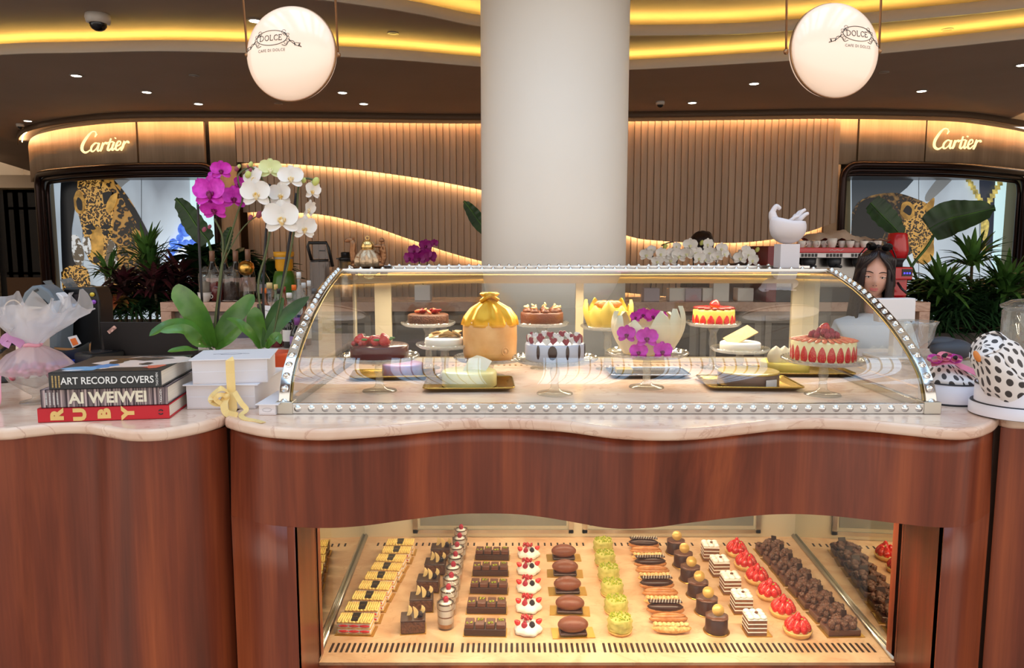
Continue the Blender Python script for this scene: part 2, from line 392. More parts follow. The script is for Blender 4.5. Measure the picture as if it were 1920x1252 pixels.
def ledline(f, off, x0, x1, n=60):
    b = MB(); pts = [Vector((x0+(x1-x0)*i/n, 0, 0)) for i in range(n+1)]
    pts = [Vector((p.x, yline(p.x)+off, f(p.x))) for p in pts]
    b.grid([[(p.x, p.y, p.z+.012) for p in pts], [(p.x, p.y, p.z+.030) for p in pts], [(p.x, p.y+.014, p.z+.030) for p in pts], [(p.x, p.y+.014, p.z+.012) for p in pts], [(p.x, p.y, p.z+.012) for p in pts]])
    b.build('light_strip', m_led2, facd)
ledline(wA, .082, XL+.04, XR-.04); ledline(wB, .222, XL+.04, XR-.04)
tp = seg(50, 1980, off=-.075)
b = MB(); b.grid([[(p.x, p.y, ZT+.055) for p in tp], [(p.x, p.y, ZT+.075) for p in tp], [(p.x, p.y+.015, ZT+.075) for p in tp], [(p.x, p.y+.015, ZT+.055) for p in tp]])
b.build('light_strip', m_led2, facd)
wallband('soffit_band', seg(50, 1980, off=-.14), ZT+.02, ZA, mat('soffit_brown', (98, 76, 58), .6), .02, facd)
# shop window niches
def window_niche(u0, u1, par, side):
    pts = seg(u0, u1)
    # frame following the curve: top rail with rounded inner corner, two jambs
    z1 = 2.515; b = MB()
    A = pts[0]; B = pts[-1]
    for off, w, zz in ((-.02, .07, 0), (.03, .05, .06), (.09, .04, .10)):
        for pp in range(len(pts)-1):
            pass
        q = seg(u0, u1, off=off); r = seg(u0, u1, off=off+w)
        path = [Vector((q[0].x, q[0].y, 0)), Vector((q[0].x, q[0].y, z1-zz-.16))]
        L = len(q)
        # rounded corner start
        for k in range(1, 5):
            t = k/5*PI/2; j = min(L-1, max(0, int(0)));
            dx = (q[min(2, L-1)]-q[0]).normalized()
            path.append(Vector((q[0].x, q[0].y, 0))+dx*(.16*(1-cos(t)))+Vector((0, 0, z1-zz-.16+.16*sin(t))))
        for p in q[1:-1]:
            if (p-q[0]).length > .18 and (p-q[-1]).length > .18: path.append(Vector((p.x, p.y, z1-zz)))
        dx = (q[-1]-q[-3]).normalized()
        for k in range(0, 5):
            t = PI/2-k/5*PI/2
            path.append(Vector((q[-1].x, q[-1].y, 0))-dx*(.16*(1-cos(t)))+Vector((0, 0, z1-zz-.16+.16*sin(t))))
        path += [Vector((q[-1].x, q[-1].y, z1-zz-.16)), Vector((q[-1].x, q[-1].y, 0))]
        b.tube(path, w*.62, 6)
    return b.build('window_frame', bronze, par)
window_niche(66, 402, facd, 'L'); window_niche(1583, 1935, facd, 'R')
for (u0, u1, uj) in ((66, 402, 90), (1583, 1935, 1905)):
    mat('niche_brass', (120, 100, 66), .4, .4); q0 = seg(u0, u1)
    b = MB(); b.box((q0[0].x-.1, 10.42, 0), (q0[-1].x+.1, 10.45, 2.7)); b.build('niche_back', MAT['niche_brass'], facd)
    b = MB(); p = seg(u0, u1, off=.05); q = [Vector((a.x, 10.42, 0)) for a in p]
    b.grid([[(a.x, a.y, 2.47) for a in p], [(a.x, a.y, 2.47) for a in q]]); b.build('niche_soffit', bronze, facd)
    for k, j in ((0, 0), (1, -1)):
        b = MB(); b.grid([[(p[j].x, p[j].y, 0), (p[j].x, p[j].y, 2.5)], [(q[j].x, q[j].y, 0), (q[j].x, q[j].y, 2.5)]])
        b.build('niche_side', MAT['niche_brass'], facd)

# ------------------------------------------------------------------ backlit posters in the niches
def leopard_mat(name='spotted_fur_print', scale=13, light=(168, 122, 52), es=.5):
    m = bpy.data.materials.new(name); m.use_nodes = True; nt = m.node_tree; bs = nt.nodes['Principled BSDF']
    tc = nt.nodes.new('ShaderNodeTexCoord')
    v = nt.nodes.new('ShaderNodeTexVoronoi'); v.inputs['Scale'].default_value = scale; v.inputs['Randomness'].default_value = .9
    nz = nt.nodes.new('ShaderNodeTexNoise'); nz.inputs['Scale'].default_value = 9
    ad = nt.nodes.new('ShaderNodeMix'); ad.data_type = 'RGBA'; ad.inputs[0].default_value = .12
    nt.links.new(tc.outputs['Object'], nz.inputs['Vector'])
    nt.links.new(tc.outputs['Object'], ad.inputs[6]); nt.links.new(nz.outputs['Color'], ad.inputs[7]); nt.links.new(ad.outputs[2], v.inputs['Vector'])
    r = nt.nodes.new('ShaderNodeValToRGB'); e = r.color_ramp.elements
    e[0].position = 0; e[0].color = (*srgb((120, 82, 22)), 1); e[1].position = 1; e[1].color = (*srgb((176, 136, 70)), 1)
    for pos, c in ((.2, (110, 72, 20)), (.25, (22, 16, 10)), (.5, (20, 14, 8)), (.56, light)): k = e.new(pos); k.color = (*srgb(c), 1)
    nt.links.new(v.outputs['Distance'], r.inputs[0])
    nt.links.new(r.outputs[0], bs.inputs['Base Color']); nt.links.new(r.outputs[0], bs.inputs['Emission Color']); bs.inputs['Emission Strength'].default_value = es
    bs.inputs['Roughness'].default_value = .3
    return m
leo = leopard_mat()
leoh = leopard_mat('fine_spotted_fur_print', 34, (196, 150, 74), .6); leod = leopard_mat('shadow_fur_print', 15, (92, 66, 36), .30)
def lit(name, c, s=.7, c2=None, sc=2, st=None, ramp=(.35, .65)):
    m = mat(name, c, .35, col2=c2, scale=sc, stretch=st, ramp=ramp) if c2 else mat(name, c, .35)
    bs = m.node_tree.nodes['Principled BSDF']
    if c2:
        l = bs.inputs['Base Color'].links[0].from_socket; m.node_tree.links.new(l, bs.inputs['Emission Color'])
    else: bs.inputs['Emission Color'].default_value = (*srgb(c), 1)
    bs.inputs['Emission Strength'].default_value = s; return m
bgL = lit('poster_sky_print', (120, 128, 138), .75, (205, 222, 234), .55, (1, 1, .6))
pale = lit('poster_pale_print', (190, 222, 226), .8)
dk = lit('poster_dark_print', (22, 24, 28), .3)
fawn = lit('poster_fawn_print', (196, 150, 70), .6, (130, 96, 40), 8)
bluep = lit('poster_blue_print', (40, 80, 190), .8, (90, 140, 235), 14)
whp = lit('poster_white_print', (214, 226, 236), .85, (236, 244, 250), 6)
goldp = lit('poster_gold_print', (214, 196, 110), .7, (120, 110, 60), 12)
def poster(name, label, Yp, uv, build):
    t = thing(name, label, 'poster', (0, 0, 0))
    lst = [P(u, v, Y=Yp) for u, v in uv]; b = MB(); b.prism([(p.x, p.z) for p in lst], Yp, Yp+.02, 'XZ'); b.build('print_panel', bgL, t)
    cnt = [0]
    def piece(nm, pts, m, sm=True, d=1):
        pts = [(x, y, 0) for x, y in pts]
        if sm: pts = spline(pts+[pts[0]], 5)[:-1]
        q = [P(p[0], p[1], Y=Yp) for p in pts]; cnt[0] += 1; y = Yp-.002*cnt[0]
        b = MB(); b.prism([(p.x, p.z) for p in q], y-.001, y, 'XZ'); return b.build(nm, m, t)
    build(piece); return t
def left_art(pc):
    for u in (155, 265): pc('panel_seam', [(u, 320), (u+1, 320), (u+1, 640), (u, 640)], dk, False)
    pc('pale_strip', [(356, 320), (412, 318), (412, 560), (380, 560), (360, 480)], pale, False)
    pc('blurred_branch', [(214, 322), (262, 322), (235, 345), (205, 372), (190, 368)], lit('poster_grey_print', (118, 122, 124), .6))
    pc('tree_trunk', [(116, 322), (152, 322), (140, 400), (136, 450), (150, 540), (122, 540), (114, 400)], dk)
    pc('leopard_body', [(150, 322), (196, 325), (222, 345), (248, 380), (270, 420), (292, 470), (300, 560), (225, 560), (190, 500), (170, 480), (150, 400), (146, 350)], leo)
    pc('leopard_back_shadow', [(215, 345), (250, 385), (276, 430), (298, 480), (304, 530), (284, 500), (262, 430), (238, 385)], dk)
    pc('leopard_head', [(150, 345), (175, 335), (205, 352), (212, 385), (212, 430), (206, 470), (194, 492), (178, 496), (165, 480), (158, 440), (148, 400), (142, 370)], leoh)
    pc('leopard_muzzle', [(176, 425), (190, 428), (196, 455), (192, 484), (180, 490), (170, 476), (172, 450)], fawn)
    pc('leopard_nose', [(176, 482), (186, 480), (190, 487), (184, 493), (177, 491)], dk)
    pc('leopard_chest', [(205, 450), (216, 455), (222, 490), (214, 530), (200, 540), (198, 500)], lit('poster_grey_white_print', (200, 204, 206), .6, (90, 80, 66), 14, None, (.45, .5)))
    pc('leopard_chest', [(136, 440), (150, 445), (160, 480), (150, 500), (138, 480)], MAT['poster_grey_white_print'])
    pc('leopard_ear', [(140, 372), (146, 358), (156, 362), (162, 385), (156, 400), (144, 396)], fawn)
    pc('leopard_ear_inside', [(145, 378), (149, 370), (156, 378), (156, 394), (148, 392)], dk)
    pc('leopard_ear', [(200, 392), (206, 372), (222, 362), (218, 385), (206, 400)], fawn)
    pc('leopard_ear_inside', [(194, 362), (212, 360), (206, 374), (198, 384)], dk)
    pc('leopard_brow', [(160, 424), (172, 420), (182, 428), (176, 431), (166, 428)], dk)
    pc('leopard_brow', [(190, 428), (200, 420), (211, 425), (203, 430)], dk)
    pc('leopard_cheek', [(158, 445), (170, 446), (174, 470), (166, 478), (158, 462)], MAT['poster_grey_white_print'])
    pc('leopard_eye', [(164, 432), (172, 430), (176, 437), (168, 440)], dk)
    pc('leopard_eye', [(194, 436), (204, 431), (208, 436), (200, 442)], dk)
    pc('leopard_paw', [(118, 510), (135, 498), (165, 502), (172, 540), (150, 555), (124, 550)], leoh)
    for cx, cy, r in ((350, 430, 14), (340, 446, 7), (328, 455, 8), (325, 470, 8), (332, 462, 6), (342, 458, 6), (352, 456, 7), (364, 455, 7), (374, 458, 7), (382, 466, 7), (386, 476, 6), (326, 482, 6), (372, 448, 7)):
        pc('blue_gem', [(cx+r*cos(a*PI/4), cy+r*sin(a*PI/4)) for a in range(8)], bluep)
    pc('pearl_ring', [(333, 500), (334, 478), (345, 466), (358, 462), (372, 468), (380, 482), (382, 500), (374, 500), (370, 482), (358, 474), (345, 482), (341, 500)], whp)
poster('backlit_poster', 'backlit poster of a leopard beside a blue jewelled ring in the left shop window', 10.35, [(96, 322), (414, 318), (414, 640), (108, 640)], left_art)
def right_art(pc):
    for u in (1722, 1836): pc('panel_seam', [(u, 318), (u+1, 318), (u+1, 640), (u, 640)], dk, False)
    pc('dark_corner', [(1596, 318), (1730, 318), (1700, 352), (1660, 385), (1630, 440), (1597, 480)], lit('poster_slate_print', (62, 70, 78), .5), False)
    pc('blurred_branch', [(1770, 318), (1800, 318), (1745, 375), (1735, 365)], MAT['poster_grey_print'])
    pc('pale_strip', [(1864, 318), (1892, 318), (1885, 640), (1858, 640)], pale, False)
    pc('dark_stripe', [(1836, 318), (1866, 318), (1860, 470), (1838, 470)], lit('poster_navy_print', (52, 58, 72), .5), False)
    pc('leopard_body', [(1596, 400), (1610, 378), (1640, 365), (1680, 362), (1715, 372), (1740, 385), (1748, 410), (1740, 450), (1700, 480), (1660, 500), (1600, 510)], leod)
    pc('leopard_back_shadow', [(1596, 420), (1612, 380), (1645, 370), (1670, 385), (1660, 430), (1640, 470), (1600, 500)], dk)
    pc('leopard_head', [(1700, 390), (1722, 378), (1742, 386), (1750, 410), (1750, 450), (1744, 478), (1728, 492), (1714, 490), (1706, 460), (1692, 430)], leoh)
    pc('leopard_muzzle', [(1728, 460), (1745, 448), (1750, 470), (1744, 488), (1728, 496), (1720, 485)], fawn)
    pc('leopard_ear', [(1686, 400), (1690, 382), (1702, 378), (1712, 388), (1712, 404), (1698, 412)], fawn)
    pc('leopard_ear', [(1730, 388), (1740, 378), (1750, 371), (1748, 390), (1740, 402)], fawn)
    pc('leopard_ear_inside', [(1691, 396), (1699, 385), (1708, 392), (1704, 404)], dk)
    for sgn, x0, x1 in ((1, 1804, 1838), (-1, 1884, 1846)):
        for k in range(9):
            t = k/8; cx = x0+(x1-x0)*t; cy = 322+62*t
            pc('chain_link', [(cx-5, cy-5), (cx+5, cy-5), (cx+6, cy+3), (cx-4, cy+4)], goldp, False)
    pc('pendant_drop', [(1834, 418), (1842, 410), (1849, 418), (1846, 440), (1840, 452), (1834, 440)], goldp)
    pc('pendant_tassel', [(1837, 455), (1843, 455), (1842, 478), (1836, 478)], goldp)
poster('backlit_poster', 'backlit poster of a leopard beside a gold chain in the right shop window', 10.35, [(1596, 317), (1892, 317), (1886, 640), (1596, 640)], right_art)

# ------------------------------------------------------------------ script shop signs (drawn as pen strokes)
m_sign = mat('sign_letters', (255, 225, 150), .4, emit=(255, 228, 165), estr=1.05)
def pen(b, strokes, place, w=.5):
    for st in strokes:
        pts = spline([(x, y, 0) for x, y in st[0]], 6)
        ws = st[1]; n = len(pts)
        rad = []
        for i in range(n):
            t = i/(n-1)*(len(ws)-1); k = min(int(t), len(ws)-2) if len(ws) > 1 else 0
            rad.append(ws[0] if len(ws) == 1 else ws[k]+(ws[k+1]-ws[k])*(t-k))
        q = [place(p.x, p.y) for p in pts]; b.tube([x for x in q], [r*w for r in rad], 6)
script = [
 ([(28, 2), (27, -2), (20, -2), (11, 8), (3, 22), (2, 33), (8, 38), (15, 35), (20, 30)], [1, 1, 1.3, 2.6, 3, 3, 2.2, 1.4, 1]),
 ([(29, 2), (26, 8)], [2, 1]),
 ([(33, 22), (27, 20), (20, 27), (19, 35), (23, 36), (29, 30), (33, 21)], [1.2, 1.6, 2, 2, 1.4, 1, 1]),
 ([(34, 20), (31, 32), (32, 36), (36, 33)], [2, 2, 1.6, 1]),
 ([(36, 33), (41, 20), (39, 30), (36, 36)], [1, 1.6, 2, 2]),
 ([(39, 28), (44, 21), (47, 20), (48, 23)], [1, 1.6, 2, 2]),
 ([(56, 12), (51, 28), (50, 34), (53, 35), (57, 30)], [1.6, 2, 2.2, 1.6, 1]),
 ([(49, 20), (60, 18)], [1.3, 1.3]),
 ([(62, 19), (58, 31), (59, 35), (63, 31)], [2, 2, 1.8, 1]),
 ([(64, 12), (64.6, 11)], [2, 2]),
 ([(66, 28), (73, 24), (74, 19), (70, 18), (66, 25), (65, 33), (69, 35), (75, 29)], [1.2, 1.2, 1.4, 1.6, 2, 2.2, 1.6, 1]),
 ([(76, 30), (81, 18), (79, 28), (75, 36)], [1, 1.6, 2, 2]),
 ([(79, 27), (84, 20), (88, 19), (89, 22)], [1, 1.6, 2, 2.4])]
for cu, cv, rot, lab in ((152, 250, -.03, 'glowing gold script shop sign on the fascia above the left leopard poster'), (1750, 243, .03, 'glowing gold script shop sign on the fascia above the right leopard poster')):
    yy = yline(P(cu+45, cv, Y=9).x)
    def place(x, y): 
        u = cu+x; v = cv+(y-0)*.95+x*rot*1.0
        X = P(u, v, Y=yy).x; Y2 = yline(X)-.05
        return P(u, v, Y=Y2)
    b = MB(); pen(b, script, place, .0058); tag(b.build('shop_sign', m_sign), lab, 'sign')
# ------------------------------------------------------------------ far shop on the left
fs = thing('neighbouring_shopfront', 'dark glazed shopfront with beige pillar far left behind the island', 'shopfront')
yb = 13.0
def fbox(b, u0, v0, u1, v1, y, d=.3):
    a = P(u0, v0, Y=y); c = P(u1, v1, Y=y); b.box((a.x, y, c.z), (c.x, y+d, a.z))
b = MB(); fbox(b, -160, 330, 12, 760, yb, .5); b.build('pillar', beige, fs)
b = MB(); fbox(b, -160, 328, 110, 352, yb-.05, .6); b.build('lintel', beige, fs)
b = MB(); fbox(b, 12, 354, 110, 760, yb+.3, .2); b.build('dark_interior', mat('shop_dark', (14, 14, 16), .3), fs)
b = MB()
for u in (13, 33, 50, 68): fbox(b, u, 356, u+3, 760, yb+.1, .1)
for v in (356, 388, 510): fbox(b, 13, v, 90, v+5, yb+.1, .1)
b.build('door_frame', black, fs)
b = MB(); fbox(b, 12, 520, 110, 760, yb+.05, .03); b.build('lower_panel', mat('shop_brown', (86, 62, 44), .3), fs)
b = MB(); b.m = 0
for (u, v, r) in ((24, 440, 3.5), (28, 448, 3), (26, 470, 3), (43, 492, 4), (42, 480, 1.5)): 
    p = P(u, v, Y=yb+.26); b.ell((p.x, p.y, p.z), r/1400*yb)
b.build('window_display', gold, fs)
b = MB()
for u, v in ((18, 367), (39, 372)): fbox(b, u, v, u+12, v+2.5, yb+.27, .02)
b.build('lit_shelf', mat('shelf_glow', (255, 220, 160), emit=(255, 220, 160), estr=1.5), fs)
# ------------------------------------------------------------------ ceiling fittings
m_dl = mat('downlight_glow', (255, 250, 240), emit=(255, 244, 224), estr=9)
m_ring = mat('downlight_ring', (150, 142, 134), .5)
m_off = mat('unlit_lens', (120, 110, 104), .4)
def downlight(u, v, z, on, lab, r=.05):
    p = P(u, v, z=z); t = thing('downlight', lab, 'ceiling light', (p.x, p.y, z), 0, 'round recessed ceiling lights')
    b = MB(); b.lathe([(r*1.3, 0), (r*1.3, -.006), (r, -.008), (r, 0)], seg=20); b.build('rim', m_ring, t)
    b = MB(); b.lathe([(r*.95, -.006), (r*.9, -.008)], seg=20); b.build('lens', m_dl if on else m_off, t)
DL = [(143, 141, ZA, 1, 'lit recessed downlight nearest the dome camera in the lower ceiling'), (275, 172, ZA, 1, 'lit recessed downlight above the left end of the left shop sign'),
 (372, 194, ZA, 1, 'lit recessed downlight above the right end of the left poster window'), (364, 141, ZA, 0, 'dim recessed downlight left of the left globe lamp'),
 (642, 173, ZA, 1, 'lit recessed downlight just right of the left globe lamp, upper of two'), (682, 194, ZA, 1, 'lit recessed downlight right of the left globe lamp, lower of two'),
 (52, 226, ZA, 1, 'lit recessed downlight at the rounded left corner of the shopfront'), (478, 38, ZB, 1, 'lit recessed downlight partly behind the left globe lamp'),
 (1414, 156, ZA, 1, 'lit recessed downlight left of the right globe lamp'), (1298, 192, ZA, 1, 'lit recessed downlight above the slatted wall right of the column'),
 (1728, 170, ZA, 1, 'lit recessed downlight above the right shop sign'), (1917, 121, ZA, 1, 'lit recessed downlight at the right edge of the ceiling'),
 (1776, 55, ZB, 0, 'unlit recessed fitting between the two glowing coves'), (737, 62, ZB, 0, 'unlit recessed fitting near the column in the upper ceiling'),
 (1657, 135, ZA, 0, 'small unlit recessed fitting beside the right globe lamp'), (522, 194, ZA, 0, 'unlit recessed fitting under the left globe lamp')]
for d in DL: downlight(*d, r=.045 if d[3] else .035)
def dome(u, v, z, s, lab):
    p = P(u, v, z=z); t = thing('security_camera', lab, 'camera', (p.x, p.y, z))
    b = MB(); b.lathe([(.062*s, 0), (.066*s, -.02*s), (.06*s, -.045*s), (.05*s, -.05*s)], seg=24); b.build('housing', mat('camera_white', (205, 198, 190), .4), t)
    b = MB(); b.ell((0, -.0, -.05*s), (.046*s, .046*s, .04*s), 16, 8); b.build('dome_lens', mat('smoked_dome', (16, 18, 24), .08), t)
dome(183, 27, ZB, 1.35, 'white dome security camera with a black lens on the upper ceiling')
dome(38, 232, ZA, .75, 'small dark dome camera by the rounded left corner of the shopfront')
dome(1238, 190, ZA, .75, 'small dark dome camera above the slatted wall right of the column')
# ------------------------------------------------------------------ globe lamps
m_globe = mat('opal_glass', (240, 222, 204), .15, emit=(255, 214, 184), estr=.31, coat=.3)
m_ink = mat('black_print', (38, 42, 40), .5)
def serif(ch):
    S = {'D': [[(0, 0), (0, 10)], [(-1, 0), (1, 0)], [(-1, 10), (1, 10)], [(0, 10), (4, 9.6), (7, 7), (7, 3), (4, .4), (0, 0)]],
     'O': [[(4, 0), (1, 1.6), (0, 5), (1, 8.4), (4, 10), (7, 8.4), (8, 5), (7, 1.6), (4, 0)]],
     'L': [[(0, 0), (0, 10)], [(-1, 10), (1, 10)], [(0, 0), (5, 0), (5.4, 2)]],
     'C': [[(7.2, 7.6), (6, 9.5), (4, 10), (1, 8.4), (0, 5), (1, 1.6), (4, 0), (6, .6), (7.4, 2.4)]],
     'E': [[(0, 0), (0, 10)], [(-1, 10), (5, 10), (5.2, 8.4)], [(0, 5.2), (4, 5.2)], [(-1, 0), (5, 0), (5.6, 1.8)]]}
    return S[ch]
def globe(u, v, rz, tilt, lab, pts, logo):
    Yg = 3.05; c = P(u, v, Y=Yg); rr = 82/1400*Yg*1.02
    t = thing('globe_lamp', lab, 'pendant lamp', c, 0, 'round pendant lamps above the counter')
    M3 = Euler((tilt, 0, rz)).to_matrix()
    Mx = M3.to_4x4()
    b = MB(); b.T = Mx @ Matrix.Rotation(PI/2, 4, 'X')
    prof = [(rr*sin(a), .075*cos(a)**.9 if a < PI/2-.001 else 0) for a in [k/14*PI/2 for k in range(15)]]
    b.lathe([(r, z+.004) for r, z in reversed(prof)], seg=64)
    b.lathe([(r, -z-.004) for r, z in prof], seg=64)
    b.build('opal_disc', m_globe, t)
    b = MB(); b.T = Mx @ Matrix.Rotation(PI/2, 4, 'X'); b.lathe([(rr*.995, -.006), (rr*1.012, -.006), (rr*1.012, .006), (rr*.995, .006), (rr*.995, -.006)], seg=64); b.build('metal_rim', brass, t)
    # print on the front of the disc: local x right, z up; surface depth follows the dome
    def surf(x, z):
        q = min(1, math.hypot(x, z)/rr); d = .075*max(0, 1-q*q)**.45+.0045
        return M3 @ Vector((x, -d, z))
    b = MB(); ox, oz, k = logo
    def stroke(pp, w=.0013, sm=True):
        pp = spline([(x, y, 0) for x, y in pp], 4) if sm and len(pp) > 2 else [Vector((x, y, 0)) for x, y in pp]
        b.tube([surf(ox+p.x*k, oz+p.y*k) for p in pp], w, 4)
    x = -24
    for ch, adv in zip('DOLCE', (10.5, 11.5, 8, 10, 7)):
        for st in serif(ch): stroke([(x+px, -5+py) for px, py in st], .0013, len(st) > 3)
        x += adv
    stroke([(32*cos(a*PI/16), 14*sin(a*PI/16)) for a in range(33)], .0013)
    for sg in (1, -1):
        for (cx, cy, r) in ((25, 10, 4), (27.5, 6, 2.6), (33, 4, 3), (34, -2, 2.6), (30, -10, 3.4)): stroke([(sg*(cx+r*cos(a*PI/4)), cy+r*sin(a*PI/4)) for a in range(8)]+[(sg*cx, cy)], .0008)
        stroke([(sg*22, -14), (sg*30, -16), (sg*36, -8), (sg*44, -8), (sg*48, -14)], .0012)
        stroke([(sg*36, -6), (sg*44, -12), (sg*50, -16), (sg*60, -19), (sg*56, -15), (sg*58, -12), (sg*48, -11)], .0012, False)
        stroke([(sg*46, -12), (sg*48, -16)], .002, False); stroke([(sg*55, -17), (sg*56, -13)], .0022, False); stroke([(sg*36, -4), (sg*38, -8)], .002, False)
    b.build('printed_emblem', m_ink, t)
    vs, fs = text_mesh('CAFE DI DOLCE', 7.4, 0, 0, 0, .95, 1.15)
    b = MB(); b.T = Matrix.Identity(4)
    b.add([surf(ox+px*k, oz+(py-26)*k)+Vector((0, -.0012, 0)) for px, py, pz in vs], fs, False); b.build('printed_lettering', m_ink, t, normals=False)
    # side pivots and rods up to the ceiling
    b = MB(); L = P(pts[0][0], pts[0][1], Y=Yg)-c; Rr = P(pts[1][0], pts[1][1], Y=Yg)-c
    for q, up in ((L, pts[2]), (Rr, pts[3])):
        e = P(up[0], up[1], Y=Yg)-c; d = (e-q)/(e.z-q.z); top_ = q+d*(ZC+1.2-c.z-q.z)
        bb = MB(); bb.tube([q, top_], .0045, 8); bb.build('hanging_rod', brass, t)
        b.ell(q, .011, 12, 8); b.tube([q, q*.965], .006, 8)
    b.build('pivot', brass, t)
globe(547, 102, R(-9), R(-4), 'round opal globe lamp with café emblem hanging left of the white column', ((464, 103), (634, 103), (456, 0), (629, 0)), (-.048, .041, .00205))
globe(1563, 96, R(9), R(-4), 'round opal globe lamp with café emblem hanging right of the white column', ((1474, 97), (1648, 96), (1475, 0), (1652, 0)), (.056, .045, .00205))
for g in ():
    pass
# ================================================================== marble tops and wooden counters
ZK = 1.10; ZU = 1.068
def edge(px, z): return spline([P(u, v, z=z) for u, v in px], 5)
e_main_px = [(421, 803), (450, 812), (500, 822), (580, 827), (640, 826), (750, 818), (850, 808), (950, 806), (1050, 811), (1150, 824), (1240, 828), (1320, 825), (1400, 816), (1470, 808), (1540, 806), (1620, 810), (1700, 818), (1780, 826), (1830, 824), (1862, 812), (1873, 800)]
e_left_px = [(-420, 800), (-300, 812), (-150, 828), (0, 827), (60, 821), (120, 815), (165, 816), (200, 822), (245, 829), (300, 828), (350, 820), (390, 811), (419, 802)]
e_right_px = [(1875, 801), (1900, 805), (1960, 808), (2050, 822), (2180, 830), (2350, 815)]
eM = edge(e_main_px, ZU); eL = edge(e_left_px, ZU); eR = edge(e_right_px, ZU)
def slab(name, e, xl, xr, yb, lab):
    poly = [(p.x, p.y) for p in e]+[(xr, yb), (xl, yb)]
    b = MB(); b.prism(poly, ZU, ZK); o = b.build(name, marble, bevel=.011, bseg=4); return tag(o, lab, 'countertop')
slab('countertop', eM, eM[0].x, eM[-1].x, 3.10, 'pink marble worktop with a wavy front edge under the curved glass cake case')
slab('countertop', eL, eL[0].x, eM[0].x-.002, 3.95, 'pink marble worktop under the stacked books and white gift boxes')
slab('countertop', eR, eM[-1].x+.002, eR[-1].x, 3.35, 'pink marble worktop under the right round white boxes')
ZB2 = .83
apron_px = [(430, 975), (500, 990), (600, 994), (680, 990), (760, 978), (850, 969), (900, 968), (980, 971), (1080, 988), (1150, 998), (1220, 993), (1300, 978), (1400, 970), (1480, 969), (1560, 974), (1650, 984), (1760, 993), (1820, 990), (1865, 968)]
tp_ = spline([P(u, v, z=ZU) for u, v in e_main_px], 8); bt_ = spline([P(u, v, z=ZB2) for u, v in apron_px], 8)
def at_x(c, x):
    for a, d in zip(c, c[1:]):
        if a.x <= x <= d.x and d.x > a.x: return a.y+(d.y-a.y)*(x-a.x)/(d.x-a.x)
    return c[0].y if x < c[0].x else c[-1].y
def front(x, z):
    t = min(1, max(0, (ZU-z)/(ZU-ZB2))); w = .62
    ya = at_x(tp_, x); yb = at_x(bt_, x); return (ya*(1-t*w)+yb*t*w)+.022
def wface(b, x0, x1, z0, z1, n=40, th=.02, cap=True):
    xs = [x0+(x1-x0)*i/n for i in range(n+1)]; zs = [z0+(z1-z0)*j/6 for j in range(7)]
    fr = [[(x, front(x, z), z) for x in xs] for z in zs]; bk = [[(x, front(x, z)+th, z) for x in xs] for z in reversed(zs)]
    b.grid(fr+bk+[fr[0]])
    for k in (0, -1): b.add([fr[0][k], fr[-1][k], bk[0][k], bk[-1][k]], [(0, 1, 2, 3)], False)
XA = eM[0].x+.012; XB = eM[-1].x-.012; XO0 = -.5646; XO1 = 1.121; YG = 2.065; ZF = .345
t = thing('display_counter', 'long wavy-fronted reddish wooden counter with a lit pastry window below the cake case', 'counter', (0, 0, 0))
b = MB(); wface(b, XA, XB, ZB2, ZU-.001, 120); b.build('apron', sapele, t)
b = MB(); wface(b, XA, XO0, 0, ZB2, 24); b.box((XO0-.02, 1.87, .0), (XO0, YG+.05, ZB2)); b.build('side_pier', sapele, t)
b = MB(); wface(b, XO1, XB, 0, ZB2, 24); b.box((XO1, 1.87, .0), (XO1+.02, YG+.05, ZB2)); b.build('side_pier', sapele, t)
b = MB(); wface(b, XO0, XO1, 0, .334, 60); b.build('lower_panel', sapele, t)
b = MB(); b.prism([(x, front(x, .334)) for x in [XO0+(XO1-XO0)*i/40 for i in range(41)]]+[(XO1, YG+.01), (XO0, YG+.01)], .322, .336); b.build('sill', sapele, t)
b = MB(); b.prism([(x, front(x, ZB2)+.018) for x in [XO0+(XO1-XO0)*i/40 for i in range(41)]]+[(XO1, YG+.01), (XO0, YG+.01)], ZB2+.006, ZB2+.012); b.build('soffit', sapele, t)
b = MB(); b.grid([[(XA, front(XA, 1), 0), (XA, front(XA, 1), ZU-.01)], [(XA, 3.1, 0), (XA, 3.1, ZU-.01)]]); b.build('side_wall', sapele, t)
b = MB(); b.grid([[(XB, front(XB, 1), 0), (XB, front(XB, 1), ZU-.01)], [(XB, 3.1, 0), (XB, 3.1, ZU-.01)]]); b.build('side_wall', sapele, t)
b = MB(); b.box((XA, 3.1, 0), (XB, 3.12, ZU-.01)); b.build('back_wall', mat('staff_side_panel', (150, 130, 110), .5), t)
dcounter = t
# interior of the pastry window
warmstone = marble_mat('warm_stone', (226, 190, 150), (205, 160, 120), (190, 140, 100), 4, .3)
steel = mat('brushed_steel', (200, 196, 186), .28, 1)
cream = mat('cream_aluminium', (214, 202, 172), .4)
mirror = mat('mirror_glass', (225, 225, 215), .01, 1)
pLf = P(598, 1222, z=ZF); pLb = P(688, 996, z=ZF); pRf = P(1672, 1229, z=ZF); pRb = P(1465, 976, z=ZF)
def lx(y): return pLf.x+(pLb.x-pLf.x)*(y-pLf.y)/(pLb.y-pLf.y)
def rx(y): return pRf.x+(pRb.x-pRf.x)*(y-pRf.y)/(pRb.y-pRf.y)
YB = 3.02
b = MB(); b.prism([(lx(YG)-.03, YG-.003), (rx(YG)+.03, YG-.003), (rx(YB)+.02, YB+.02), (lx(YB)-.02, YB+.02)], ZF-.02, ZF); b.build('display_floor', warmstone, t)
